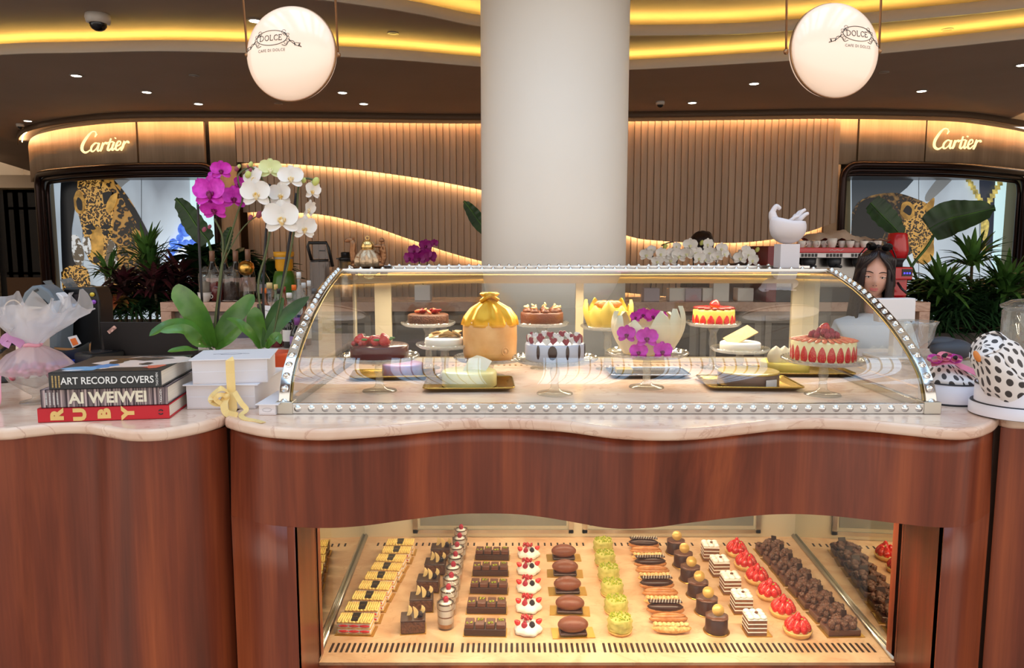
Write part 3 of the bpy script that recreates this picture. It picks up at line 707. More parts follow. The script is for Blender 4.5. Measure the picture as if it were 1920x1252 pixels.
for nm, fx, sg in (('left', lx, -1), ('right', rx, 1)):
    b = MB(); b.add([(fx(YG), YG, ZF), (fx(YB), YB, ZF), (fx(YB), YB, .90), (fx(YG), YG, .90)], [(0, 1, 2, 3) if sg > 0 else (3, 2, 1, 0)], False); b.build('side_mirror', mirror, t, normals=False)
    b = MB(); b.tube([(fx(YG)-sg*.006, YG+.004, ZF+.006), (fx(YB)-sg*.006, YB, ZF+.006)], .009, 4); b.build('mirror_channel', steel, t)
    b = MB(); b.box((min(fx(YG), fx(YG)-sg*.007), YG-.012, ZF-.01), (max(fx(YG), fx(YG)-sg*.007), YG, .86)); b.build('edge_trim', mat('grey_edge_trim', (150, 146, 140), .4, .2), t)
    b = MB(); b.box(((XO0-.0) if sg < 0 else fx(YG), YG+.002, ZF-.02), (fx(YG) if sg < 0 else XO1, YG+.02, .88)); b.build('jamb_lining', black, t)
b = MB(); b.box((XO0, YG-.009, ZF-.012), (XO1, YG-.004, .86)); b.build('front_glass', glass('window_glass', (.97, .97, .96), .9), t)
b = MB(); b.box((lx(YB)-.1, YB, ZF-.02), (rx(YB)+.1, YB+.02, .93)); b.build('back_panel', cream, t)
b = MB(); b.box((XO0-.1, YG+.02, .90), (XO1+.1, YB, .92)); b.build('inner_ceiling', cream, t)
for (u0, u1) in ((775, 1075), (1092, 1425)):
    x0 = P(u0, 985, Y=YB).x; x1 = P(u1, 985, Y=YB).x
    b = MB()
    for (a0, a1, z0, z1) in ((x0, x1, ZF+.02, ZF+.035), (x0, x0+.02, ZF+.02, .9), (x1-.02, x1, ZF+.02, .9)): b.box((a0, YB-.012, z0), (a1, YB, z1))
    b.build('rear_door', steel, t)
    b = MB(); b.box((x0+.03, YB-.004, ZF+.05), (x1-.03, YB-.001, .88)); b.build('rear_door_glass', mat('smoky_door_glass', (128, 128, 118), .08), t)
m_slot = mat('vent_slot_dark', (42, 26, 18), .8)
for (ua, ub, n) in ((622, 848, 23), (867, 1114, 25), (1133, 1386, 25), (1398, 1634, 22)):
    b = MB(); pa = P(ua, 1214, z=ZF); pb = P(ub, 1214, z=ZF)
    for i in range(n):
        x = pa.x+(pb.x-pa.x)*i/(n-1); b.box((x-.0038, pa.y-.026, ZF-.001), (x+.0038, pa.y+.026, ZF+.0008))
    b.build('vent_slots', m_slot, t)
b = MB(); x0 = lx(2.93)+.04; x1 = rx(2.93)-.05; n = 66
for i in range(n):
    x = x0+(x1-x0)*i/(n-1)
    if i % 17 in (0,): continue
    b.box((x-.0035, 2.925, ZF-.001), (x+.0035, 2.955, ZF+.0008))
b.build('vent_slots', m_slot, t)
# side counters
def side_counter(e, name_lab, shear, xl, xr):
    t = thing('side_counter', name_lab, 'counter')
    fr = [Vector((p.x, p.y+.022, 0)) for p in e if xl <= p.x <= xr]; rows = []
    for j in range(9):
        z = ZU-.001-(ZU-.001)*j/8; k = j/8
        rows.append([(p.x+shear*k*min(1, max(0, abs(p.x-(xr if shear < 0 else xl))/.8)), p.y-.05*k*0, z) for p in fr])
    b = MB(); b.grid(rows); b.build('front_panel', sapele, t)
    b = MB(); e2 = [(p.x, p.y+.05) for p in fr]; b.prism(e2+[(e2[-1][0], 3.3), (e2[0][0], 3.3)], 0.05, ZU-.002); b.build('carcass', mat('counter_core', (90, 60, 45), .6), t)
side_counter(eL, 'wavy-fronted reddish wooden counter below the stacked books at the left', -.16, -9, eM[0].x-.004)
side_counter(eR, 'reddish wooden counter below the round white boxes at the right edge', .0, eM[-1].x+.004, 9)

# ================================================================== curved glass cake case
CX0, CX1 = -.640, 1.165
prof = spline([(0, 2.010, 1.10), (0, 2.020, 1.15), (0, 2.052, 1.203), (0, 2.135, 1.267), (0, 2.255, 1.333), (0, 2.41, 1.396), (0, 2.56, 1.440), (0, 2.72, 1.474)], 5)
t = thing('glass_cake_case', 'curved glass cake case with riveted chrome frame standing on the marble counter', 'display case')
case = t
m_caseglass = glass('case_glass', (.975, .985, .975), 1.7, 1.5)
def along(pts, step, start=0):
    out = []; acc = start
    for a, d in zip(pts, pts[1:]):
        L = (d-a).length
        while acc <= L: out.append((a+(d-a)*(acc/L), (d-a).normalized())); acc += step
        acc -= L
    return out
def end_frame(x0, x1):
    b = MB(); rows = []
    for i, p in enumerate(prof):
        d = (prof[min(i+1, len(prof)-1)]-prof[max(i-1, 0)]).normalized(); n = Vector((0, -d.z, d.y))
        a = p+n*.004; c = p-n*.010
        rows.append([(x0, a.y, a.z), (x1, a.y, a.z), (x1, c.y, c.z), (x0, c.y, c.z)])
    b.grid(rows, True, True, True, smooth=False); o = b.build('end_arch', chrome, t, bevel=.002, bseg=2)
    b = MB()
    for p, d in along(prof, .0375, .03):
        n = Vector((0, -d.z, d.y)); c = p+n*.004; M = Matrix.Translation((0, 0, 0)); b.T = Matrix.Translation(((x0+x1)/2, c.y, c.z)) @ n.to_track_quat('Z', 'Y').to_matrix().to_4x4()
        b.lathe([(.0105, 0), (.0100, .0015), (.0072, .002), (.0066, .005), (.0040, .0075), (.0001, .0085)], seg=14)
    b.build('rivets', mat('polished_rivet', (235, 232, 228), .08, 1), o)
end_frame(CX0, CX0+.030); end_frame(CX1-.030, CX1)
# gold gasket just inside each arch
for x in (CX0+.033, CX1-.033):
    b = MB(); b.tube([(x, p.y+.006, p.z-.002) for p in prof], .0035, 6); b.build('gasket', mat('gold_gasket', (150, 124, 70), .3, .8), t)
# front glass
b = MB(); b.grid([[(CX0+.028, p.y+.002, p.z), (CX1-.028, p.y+.002, p.z)] for p in prof]); b.build('front_glass', m_caseglass, t)
for x in (CX0+.02, CX1-.02):
    b = MB(); b.add([(x, p.y+.01, p.z-.008) for p in prof]+[(x, 2.96, 1.474), (x, 2.96, 1.10)], [tuple(range(len(prof)+2))], False); b.build('side_glass', m_caseglass, t)
def rail(name, a, c, m=chrome, par=None, bev=.0015): 
    b = MB(); b.box(a, c); return b.build(name, m, par or t, bevel=bev)
o = rail('base_rail', (CX0+.035, 2.0, 1.1005), (CX1-.035, 2.016, 1.129))
b = MB()
n = 46; xa = CX0+.055; xb = CX1-.055
for i in range(n):
    x = xa+(xb-xa)*i/(n-1); b.T = Matrix.Translation((x, 2.0, 1.1155)) @ Matrix.Rotation(PI/2, 4, 'X')
    b.lathe([(.0100, 0), (.0096, .0012), (.0066, .0016), (.006, .0045), (.0036, .0065), (.0001, .0072)], seg=14)
b.build('rivets', MAT['polished_rivet'], o)
for x0, x1 in ((CX0-.004, CX0+.042), (CX1-.042, CX1+.004)): rail('corner_bracket', (x0, 1.996, 1.1005), (x1, 2.04, 1.134), steel)
for x0, x1 in ((CX0, CX0+.02), (CX1-.02, CX1)): rail('side_rail', (x0, 2.04, 1.1005), (x1, 2.97, 1.122))
o = rail('top_rail', (CX0+.028, 2.700, 1.456), (CX1-.028, 2.742, 1.476))
rail('top_deck', (CX0, 2.742, 1.462), (CX1, 2.93, 1.4735), mat('dark_reflect_chrome', (90, 86, 84), .2, 1))  # chrome deck; the dark reflection on it is put into its colour
b = MB(); n = 86
for i in range(n):
    x = CX0+.05+(CX1-CX0-.1)*i/(n-1)*1.0; b.T = Matrix.Translation((x, 2.722, 1.476)); b.lathe([(.0085, 0), (.0078, .002), (.0062, .003), (.0048, .0058), (.0001, .0075)], seg=12) if i % 2 == 0 else None
b.build('rivets', MAT['polished_rivet'], o)
o = rail('rear_top_rail', (CX0, 2.93, 1.462), (CX1, 2.975, 1.482))
b = MB(); n = 45
for i in range(n):
    x = CX0+.04+(CX1-CX0-.08)*i/(n-1); b.T = Matrix.Translation((x, 2.945, 1.482)); b.lathe([(.0085, 0), (.0078, .002), (.0062, .003), (.0048, .0058), (.0001, .0075)], seg=12)
b.build('rivets', MAT['polished_rivet'], o)
# rear sliding doors in a cream frame
Yr = 2.93
def uX(u, Y=Yr): return P(u, 600, Y=Y).x
zt = P(960, 531, Y=Yr).z
for (a, c) in ((CX0+.02, uX(668)), (uX(703), uX(734)), (uX(1079), uX(1094)), (uX(1484), uX(1506)), (uX(1535), CX1-.02)):
    rail('door_post', (a, Yr, 1.101), (c, Yr+.02, 1.46), cream)
rail('door_head', (CX0+.02, Yr-.004, zt), (CX1-.02, Yr+.02, 1.456), cream)
rail('door_foot', (CX0+.02, Yr-.004, 1.101), (CX1-.02, Yr+.02, 1.118), cream)
b = MB(); b.add([(uX(668), Yr+.01, 1.118), (uX(1560), Yr+.01, 1.118), (uX(1560), Yr+.01, zt), (uX(668), Yr+.01, zt)], [(0, 1, 2, 3)], False)
b.build('sliding_doors', glass('door_glass', (.86, .88, .84), 1.2, 1.5), t)
m_tubeL = mat('case_tube_glow', (255, 226, 160), emit=(255, 214, 130), estr=2.2)
b = MB(); b.tube([(CX0+.06, 2.775, 1.455), (CX1-.06, 2.775, 1.455)], .004, 8); b.build('light_tube', m_tubeL, t)
# narrow slots along the rear of the case floor
b = MB(); x = CX0+.1
while x < CX1-.1:
    b.box((x, 2.845, 1.1), (x+.008, 2.875, 1.1012)); x += .022
b.build('vent_slots', mat('pale_slot', (160, 128, 98), .8), t)
# ================================================================== sweets: materials
def seedy(name, col, seed, sc=220):
    m = bpy.data.materials.new(name); m.use_nodes = True; nt = m.node_tree; b = nt.nodes['Principled BSDF']
    tc = nt.nodes.new('ShaderNodeTexCoord'); v = nt.nodes.new('ShaderNodeTexVoronoi'); v.inputs['Scale'].default_value = sc
    nt.links.new(tc.outputs['Object'], v.inputs['Vector']); r = nt.nodes.new('ShaderNodeValToRGB'); e = r.color_ramp.elements
    e[0].position = .16; e[0].color = (*srgb(seed), 1); e[1].position = .24; e[1].color = (*srgb(col), 1)
    nt.links.new(v.outputs['Distance'], r.inputs[0]); nt.links.new(r.outputs[0], b.inputs['Base Color'])
    b.inputs['Roughness'].default_value = .25; b.inputs['Coat Weight'].default_value = .4; MAT[name] = m; return m
strawb = seedy('strawberry_red', (205, 24, 26), (235, 150, 90))
rasp = mat('raspberry_red', (170, 30, 58), .45, bump=1, bscale=400)
currant = mat('redcurrant', (175, 12, 24), .12, coat=.6)
blackb = mat('blackberry', (30, 16, 30), .3, bump=1, bscale=400)
leafg = mat('berry_leaf', (92, 140, 60), .5)
pastry = mat('puff_pastry', (205, 150, 84), .75, col2=(236, 196, 128), scale=120, bump=.6, bscale=200)
creamy = mat('vanilla_cream', (246, 232, 176), .45, sss=.1)
creamw = mat('whipped_cream', (248, 242, 230), .5, sss=.1)
choc = mat('dark_chocolate', (62, 34, 26), .28, bump=.1, bscale=80)
chocm = mat('milk_chocolate', (112, 66, 46), .35, bump=.3, bscale=160)
chocr = mat('rock_chocolate', (80, 46, 32), .35, col2=(112, 70, 48), scale=150, bump=1, bscale=220)
chocb = mat('cocoa_brown', (98, 58, 44), .3)
wchoc = mat('white_chocolate', (236, 206, 142), .35)
goldc = mat('gold_card', (214, 168, 80), .3, .85)
pist = mat('pistachio_cream', (176, 170, 82), .6, col2=(206, 196, 110), scale=60)
pistn = mat('pistachio_nut', (120, 150, 30), .6, col2=(196, 190, 60), scale=300)
tart = mat('tart_shell', (224, 180, 108), .7, var=.12, scale=60)
plaque = mat('dark_plaque', (44, 36, 32), .3)
caramel = mat('caramel_glaze', (172, 106, 56), .25, col2=(196, 134, 80), scale=60)
nut = mat('toasted_nuts', (206, 160, 96), .6, col2=(236, 202, 140), scale=160, bump=.6, bscale=260)
cupglass = glass('tumbler_glass', (.97, .97, .97), .8, 1.4)
rnd = random.Random(11)
def berry(b, c, r, h, rot=(0, 0, 0)):
    """a strawberry: blunt at its base, pointed at the tip (local +z)"""
    T0 = b.T; b.T = T0 @ Matrix.Translation(c) @ Euler(rot).to_matrix().to_4x4()
    b.lathe([(.0001, -.02*h), (r*.62, 0), (r*.95, h*.16), (r, h*.34), (r*.82, h*.6), (r*.45, h*.86), (r*.14, h*.98), (.0001, h)], seg=12); b.T = T0
def raspb(b, c, r):
    b.ell(c, (r, r, r*1.15), 12, 8, lambda p: 1+.10*sin(9*math.atan2(p.y, p.x)+(3 if p.z > 0 else 0))*sin(7*p.z+1))
def piped(b, c, r, h):
    b.lathe([(r, 0), (r*1.05, h*.35), (r*.7, h*.6), (r*.5, h*.75), (r*.15, h), (.0001, h*1.02)], c, 12, lambda a, j: .09*cos(6*a+j*.5))
# ------------------------------------------------------------------ one of each pastry
def mk_napoleon(t):
    w, d = .05, .026; z = .002
    b = MB(); b.box((-w-.006, -d-.004, 0), (w+.008, d+.004, .0015)); b.build('gold_board', goldc, t)
    for k in range(3):
        b = MB(); 
        rows = [[(w*1.0*cx, d*cy, 0) for cx, cy in ((-1, -1), (1, -1), (1, 1), (-1, 1))]]
        b.box((-w, -d, z), (w, d, z+.004)); b.build('pastry_layer', pastry, t, bevel=.001, bseg=1)
        if k < 2:
            b = MB(); b.box((-w+.002, -d+.001, z+.004), (w-.002, d-.001, z+.016)); o = b.build('cream_layer', creamw, t, bevel=.002)
            b = MB()
            for i in range(3): b.at((-w*.62+i*w*.62, -d+.001, z+.010), (PI/2, 0, 0), (.016, .0042, .003)); b.ell((0, 0, 0), 1, 10, 6)
            b.build('strawberry_slice', strawb, o); z += .0165
        else: z += .004
    b = MB()
    for i in range(15):
        x = -w+.0035+i*(2*w-.007)/14
        if abs(x) < .013: continue
        b.tube([(x, -d*.95, z+.002), (x, -d*.5, z+.0048), (x+.001, 0, z+.0042), (x, d*.5, z+.0048), (x, d*.95, z+.002)], .0036, 6)
    for i in range(9): b.ell((-w+.006+i*(2*w-.012)/8, -d*.98, z+.0018), (.006, .003, .003), 8, 4)
    b.build('piped_cream', mat('yellow_piped_cream', (246, 212, 122), .45, sss=.1), t)
    b = MB(); b.T = Matrix.Translation((0, -.001, z+.006)) @ Matrix.Rotation(R(6), 4, 'X'); b.box((-.0115, -.018, 0), (.0115, .018, .0012)); o = b.build('chocolate_plaque', plaque, t)
    b = MB(); b.T = Matrix.Translation((0, 0, z+.0075)); b.tube([(-.007, -.004, 0), (-.003, -.001, 0), (0, -.004, 0), (.003, -.001, 0), (.007, -.003, 0)], .0004, 4); b.build('plaque_script', goldc, o)
def mk_brownie(t):
    b = MB(); b.box((-.034, -.028, 0), (.034, .028, .0015)); b.build('board', goldc, t)
    b = MB(); b.box((-.032, -.026, .0015), (.032, .026, .034)); b.build('cake', chocr, t, bevel=.003)
    b = MB(); b.box((-.0325, -.0265, .0335), (.0325, .0265, .038)); b.build('glaze', choc, t, bevel=.002)
    for (x, y, rz, l) in ((-.016, .004, .4, .030), (.004, -.012, -.3, .034), (.017, .012, .5, .024)):
        b = MB(); pts = [(x+l*.25*cos(rz)*k/6*(1 if k % 2 else 1), y, .036+l*k/6) for k in range(7)]
        b.ribbon([(x+.006*sin(k/6*PI)+rz*.012*k/6, y, .036+l*k/6) for k in range(7)], .012, (sin(rz)*.4, -1, .2), .0009, lambda q: max(.1, sin(PI*min(.97, q*.9+.08)))); b.build('white_chocolate_shard', wchoc, t)
    b = MB(); raspb(b, (.019, -.006, .044), .0075); b.build('blackberry', blackb, t)
def mk_verrine(t):
    b = MB(); b.lathe([(.021, .001), (.0235, .001), (.0262, .080), (.0250, .080), (.0222, .004), (.0001, .004)], seg=24); b.build('glass_cup', cupglass, t)
    z = .005
    for nm, h, m in (('caramel_base', .012, caramel), ('cream', .019, creamw), ('chocolate_band', .004, chocm), ('cream', .018, creamw), ('chocolate_band', .003, chocm), ('cream', .014, creamw)):
        r = .0212+z/.08*.0024; b = MB(); b.smooth = False; b.lathe([(r, z), (r+.0004, z+h)], seg=24); b.build(nm, m, t); z += h
    b = MB(); b.lathe([(.0236, z-.001), (.0240, z+.002), (.0205, z+.0022)], seg=24, caps=False); b.build('chocolate_rim', choc, t)
    b = MB(); b.lathe([(.0208, z+.0008), (.0001, z+.003)], seg=24); b.build('cream_top', creamw, t)
    b = MB(); raspb(b, (.001, 0, z+.0105), .0085); b.build('raspberry', rasp, t)
def mk_bar(t):
    b = MB(); b.box((-.060, -.024, 0), (.060, .024, .0015)); b.build('gold_board', goldc, t)
    b = MB(); b.box((-.057, -.022, .0015), (.057, .022, .020)); b.build('chocolate_base', choc, t, bevel=.0015)
    for k in range(4):
        x = -.043+k*.0287; o_ = MB(); o_.cbox((x, 0, .0265), (.0245, .040, .013)); o = o_.build('chocolate_square', chocb, t, bevel=.002)
        b = MB()
        for i in range(12): b.ell((x+rnd.uniform(-.007, .007), (-.010 if k % 2 == 0 else .008)+rnd.uniform(-.006, .006), .0345), (.002, .002, .0016), 5, 3)
        b.build('pistachio_crumbs', pistn, o)
def mk_pavlova(t):
    b = MB(); b.lathe([(.030, 0), (.038, .004), (.037, .012), (.030, .020), (.018, .027), (.0001, .028)], seg=26, wob=lambda a, j: .07*sin(5*a+j*1.3)+.05*sin(9*a-j)); b.build('meringue', creamw, t)
    b = MB()
    for i in range(16):
        a = rnd.uniform(0, 2*PI); q = rnd.uniform(0, .016); b.ell((-.004+q*cos(a), .006+q*sin(a), .031+rnd.uniform(0, .012)), .0043, 8, 5)
    b.build('redcurrants', currant, t)
    b = MB(); raspb(b, (-.010, -.018, .026), .0085); b.build('raspberry', rasp, t)
    b = MB(); raspb(b, (.011, -.016, .026), .0085); b.build('blackberry', blackb, t)
    b = MB(); berry(b, (-.024, -.004, .022), .008, .018, (0, -.8, .2)); berry(b, (.024, .004, .022), .008, .018, (0, .9, 0)); b.build('strawberry', strawb, t)
def mk_pod(t):
    b = MB(); b.box((-.052, -.026, 0), (.052, .026, .0015)); b.build('gold_board', goldc, t)
    b = MB(); b.box((-.034, -.02, .0015), (.034, .02, .009)); b.build('biscuit_base', choc, t, bevel=.004)
    b = MB(); b.ell((0, .002, .022), (.036, .023, .019), 40, 12, lambda p: (1+.045*abs(cos(6*math.atan2(p.z, p.y))))*(1+.02*(p.x > .9))); b.build('cocoa_pod_shell', mat('cocoa_shell', (120, 66, 46), .4, bump=.15, bscale=300), t)
def mk_pistachio(t):
    b = MB(); b.lathe([(.030, 0), (.034, .006), (.033, .008)], seg=24); b.build('tart_base', tart, t)
    b = MB(); b.lathe([(.032, .008), (.0345, .013), (.032, .018), (.0345, .023), (.0325, .028), (.034, .034), (.031, .040), (.0295, .043), (.0001, .045)], seg=30, wob=lambda a, j: .035*sin(4*a+j*1.7)+.02*sin(11*a+j)); b.build('pistachio_cream', pist, t)
    b = MB()
    for i in range(60):
        a = rnd.uniform(0, 2*PI); q = .029*math.sqrt(rnd.random()); b.at((q*cos(a), q*sin(a), .0455), (rnd.uniform(0, 3), rnd.uniform(0, 3), 0)); b.cbox((0, 0, 0), (.005, .0028, .0024))
    b.build('chopped_pistachios', pistn, t)
def eclair(kind):
    def f(t):
        b = MB(); b.ell((0, 0, .011), (.046, .0145, .011), 16, 10, lambda p: 1+.03*sin(9*p.x)); b.build('choux', pastry if kind == 0 else caramel, t)
        if kind == 0:
            b = MB()
            for k in range(8): b.ell((-.035+k*.010, rnd.uniform(-.002, .002), .0205), (.0065, .009, .0035), 8, 4)
            b.build('nut_topping', nut, t)
        elif kind == 1:
            b = MB(); b.ell((0, 0, .0175), (.042, .0115, .0075), 14, 6); b.build('caramel_glaze', caramel, t)
        else:
            b = MB(); b.ell((0, -.001, .019), (.044, .0155, .0105), 14, 6); b.build('chocolate_glaze', choc, t)
            b = MB(); b.at((0, .004, .030), (R(-8), 0, R(2))); b.cbox((0, 0, 0), (.080, .020, .003)); b.build('chocolate_bar_top', choc, t, bevel=.001)
            b = MB()
            for k in range(11): x = -.036+k*.007; b.tube([(x, -.007, .0320), (x+.005, .013, .0333)], .0006, 5)
            b.build('icing_stripes', creamw, t)
    return f
def mk_round(t):
    b = MB(); b.lathe([(.034, 0), (.035, .0015), (.0001, .0016)], seg=24); b.build('board', goldc, t)
    b = MB(); b.lathe([(.030, .0016), (.032, .004), (.0295, .012), (.0292, .040), (.0275, .0425), (.0001, .043)], seg=28); b.build('chocolate_cake', choc, t)
    b = MB(); b.lathe([(.0302, .041), (.0305, .044), (.020, .0445)], seg=20, wob=lambda a, j: .05*sin(8*a)); b.build('ruffled_edge', chocb, t)
    b = MB(); b.T = Matrix.Translation((.002, -.004, .061)) @ Matrix.Rotation(R(66), 4, 'X'); b.lathe([(.016, 0), (.016, .0014)], seg=24); b.build('gold_disc', mat('gold_chocolate_disc', (222, 178, 100), .35, .3), t)
def mk_layer(t):
    b = MB(); b.box((-.027, -.028, 0), (.037, .028, .0015)); b.build('gold_board', goldc, t)
    z = .0015
    for k in range(4):
        b = MB(); b.box((-.0235, -.024, z), (.0235, .024, z+.007)); b.build('sponge_layer', mat('cocoa_sponge', (128, 84, 58), .8, var=.15, scale=90), t); z += .007
        b = MB(); b.box((-.024, -.0245, z), (.024, .0245, z+.0035)); b.build('cream_layer', creamw, t, bevel=.001, bseg=1); z += .0035
    b = MB()
    for x in (-.016, 0, .016):
        for y in (-.016, 0, .016): b.ell((x, y, z+.003), (.0095, .0095, .006), 10, 5)
    b.build('cream_top', creamw, t)
    b = MB(); b.ell((.002, -.004, z+.010), (.005, .0035, .003), 8, 5); b.build('hazelnut', chocm, t)
def mk_tart(t):
    b = MB(); b.lathe([(.030, 0), (.0355, .013), (.034, .0145), (.028, .012), (.0001, .012)], seg=28, wob=lambda a, j: .012*sin(20*a)); b.build('tart_shell', tart, t)
    b = MB(); b.lathe([(.030, .012), (.024, .022), (.0001, .027)], seg=20); b.build('custard', creamy, t)
    for k in range(8):
        a = k*PI/4+.3; b = MB(); berry(b, (.024*cos(a), .024*sin(a), .012), .0115, .034, (-.30*sin(a)*-1, -.30*cos(a), 0)); b.build('strawberry', strawb, t)
    b = MB(); berry(b, (.002, .006, .024), .0115, .032, (0, 0, 0)); b.build('strawberry', strawb, t)
    b = MB(); b.at((.008, -.006, .042)); b.ell((0, 0, 0), (.004, .003, .002), 6, 4); b.build('pistachio_crumbs', pistn, t)
def mk_rock(t):
    b = MB(); b.box((-.046, -.030, 0), (.048, .030, .0015)); b.build('board', goldc, t)
    b = MB(); b.box((-.040, -.025, .0015), (.040, .025, .016)); b.build('chocolate_base', chocb, t, bevel=.001, bseg=1)
    b = MB()
    for i in range(34):
        x = rnd.uniform(-.035, .035); y = rnd.uniform(-.021, .021); h = .024+.014*(1-abs(x)/.05)
        b.ell((x, y, rnd.uniform(.018, h)), rnd.uniform(.006, .011), 8, 5, lambda p: 1+.15*sin(7*p.x+9*p.y+5*p.z))
    b.build('chocolate_rocks', chocr, t)
    b = MB(); b.T = Matrix.Translation((.012, .010, .042)) @ Euler((R(70), .3, .5)).to_matrix().to_4x4(); b.cbox((0, 0, 0), (.022, .016, .0016)); b.build('chocolate_shard', choc, t)
def row(name, cat, mk, f, bk, n, labs, group, rz=0, z=ZF, cyc=None, jit=.002, sc=1.0):
    """a straight row on the display floor from the front place to the rear place"""
    a = P(f[0], f[1], z=z); c = P(bk[0], bk[1], z=z); firsts = {}
    for i in range(n):
        p = a+(c-a)*(i/max(1, n-1)); kk = cyc[i % len(cyc)] if cyc else 0
        loc = (p.x+(rnd.uniform(-jit, jit) if i else 0), p.y, z+.0005); lab = labs(i, n)
        ang = rz+rnd.uniform(-.06, .06)
        if kk in firsts: dup(firsts[kk], loc, ang, lab, sc)
        else:
            t = thing(name[kk] if isinstance(name, list) else name, lab, cat, loc, ang, group); t.scale = (sc,)*3
            (mk[kk] if isinstance(mk, list) else mk)(t); firsts[kk] = t
ORD = ['front', 'second', 'third', 'fourth', 'fifth', 'sixth', 'seventh', 'eighth', 'ninth']
def lab(desc, tail=''):
    def f(i, n):
        w = 'rear' if i == n-1 else ORD[i]
        return f'{desc}, {w} one in its row' if w in ('front', 'rear') else f'{desc}, {w} from the front in its row'
    return f
row('mille_feuille', 'pastry', mk_napoleon, (668, 1183), (752, 1036), 9, lab('strawberry cream slice with piped yellow top'), 'strawberry cream slices in the lower display', -.05, sc=1.08)
row('brownie', 'pastry', mk_brownie, (775, 1180), (828, 1044), 5, lab('square brownie with white chocolate shards'), 'brownies with white chocolate shards', .05, sc=1.2)
row('layered_dessert_cup', 'dessert', mk_verrine, (836, 1176), (864, 1030), 8, lab('layered cream dessert in glass with raspberry'), 'cream desserts in glasses', sc=1.1)
row('chocolate_bar_cake', 'pastry', mk_bar, (910, 1186), (923, 1046), 5, lab('dark chocolate bar cake of four squares'), 'chocolate bar cakes', sc=1.15)
row('meringue_nest', 'pastry', mk_pavlova, (990, 1183), (991, 1042), 5, lab('white meringue nest topped with red berries'), 'berry meringue nests', sc=1.16)
row('cocoa_pod_cake', 'pastry', mk_pod, (1074, 1187), (1056, 1046), 5, lab('cocoa pod shaped chocolate on gold card'), 'cocoa pod chocolates on gold cards', sc=1.28)
row('pistachio_tart', 'pastry', mk_pistachio, (1162, 1184), (1130, 1034), 6, lab('round green tart with chopped pistachios'), 'pistachio tarts', sc=1.15)
def eclab(i, n):
    d = ['nut topped eclair', 'caramel glazed eclair', 'dark chocolate eclair with white icing stripes'][i % 3]; k = i//3
    return f'{d}, {["front", "second", "third", "rear"][k]} of its kind in the eclair row'
row(['nut_eclair', 'caramel_eclair', 'chocolate_eclair'], 'pastry', [eclair(0), eclair(1), eclair(2)], (1258, 1186), (1206, 1028), 12, eclab, 'eclairs in one row', -.03, cyc=[0, 1, 2], sc=1.38)
row('round_chocolate_cake', 'pastry', mk_round, (1343, 1183), (1267, 1036), 6, lab('round dark chocolate cake with gold disc'), 'round chocolate cakes with gold discs', sc=1.18)
row('layered_cream_slice', 'pastry', mk_layer, (1414, 1184), (1330, 1046), 5, lab('small brown and white layered slice with cream top'), 'layered cream slices', sc=1.25)
row('strawberry_tart', 'pastry', mk_tart, (1495, 1188), (1380, 1040), 6, lab('tart heaped with whole strawberries'), 'strawberry tarts', sc=1.25)
row('chocolate_rock_cake', 'pastry', mk_rock, (1575, 1184), (1444, 1036), 8, lab('knobbly chocolate rock cake'), 'chocolate rock cakes', .03, sc=1.28)
# ================================================================== cakes in the curved case
cg = crystal('pressed_glass', (.96, .98, .97))
def stand(loc, r, h, label):
    t = thing('cake_stand', label, 'cake stand', loc)
    b = MB(); b.lathe([(r*.44, 0), (r*.42, .004), (r*.18, .010), (.013, .02), (.011, h*.45), (.016, h*.62), (.012, h*.8), (.026, h-.004)], seg=24); b.build('stem_and_foot', cg, t)
    b = MB(); b.lathe([(.026, h-.005), (r*.9, h-.003), (r, h+.006), (r*.985, h+.012), (r*.93, h+.003), (.0001, h)], seg=72, wob=lambda a, j: .022*abs(sin(18*a)) if j in (2, 3) else 0); b.build('plate', cg, t)
    return t
def tray(loc, w, d, label, m, rz=0):
    t = thing('serving_tray', label, 'tray', loc, rz)
    def rr(k, z):
        w2, d2, r = w/2-k, d/2-k, .02; out = []
        for cx, cy, a0 in ((w2-r, d2-r, 0), (-w2+r, d2-r, 90), (-w2+r, -d2+r, 180), (w2-r, -d2+r, 270)):
            for q in range(5): a = R(a0+q*22.5); out.append((cx+r*cos(a), cy+r*sin(a), z))
        return out
    b = MB(); b.grid([rr(.018, .0005), rr(.004, .010), rr(0, .012), rr(.0, .014), rr(.005, .012), rr(.018, .0025)], True, True, True); b.build('tray_body', m, t)
    b = MB(); p = rr(.001, .0135); b.tube(p+[p[0]], .0025, 6); b.build('rolled_rim', m, t); return t
goldtray = mat('gold_tray', (196, 160, 82), .25, .9); silvtray = mat('silver_tray', (180, 184, 196), .2, .9)
def disc(b, r, z0, z1, bev=.006, seg=40, wob=None): b.lathe([(r-.002, z0), (r, z0+.002), (r, z1-bev), (r-bev*.3, z1-bev*.3), (r-bev, z1), (.0001, z1)], seg=seg, wob=wob)
def cake(name, label, loc, rz=0): return thing(name, label, 'cake', loc, rz)
def at(u, v, Y): p = P(u, v, Y=Y); return p
def foot(u, v): return P(u, v, z=ZK)
H0 = .105
ZS = ZK+.0005
# --- front row on stands
f1, f2, f3, f4 = foot(712, 733), foot(1040, 738), foot(1212, 726), foot(1542, 740)
stand((f1.x, f1.y, ZS), .125, .105, 'glass cake stand under the strawberry-topped dark cake at the left end')
stand((f2.x, f2.y, ZS), .130, .105, 'glass cake stand under the cake ringed with heart sweets')
stand((f3.x, f3.y, ZS), .130, .108, 'glass cake stand under the white cake with purple orchids')
stand((f4.x, f4.y, ZS), .125, .105, 'glass cake stand under the strawberry-sided cake at the right end')
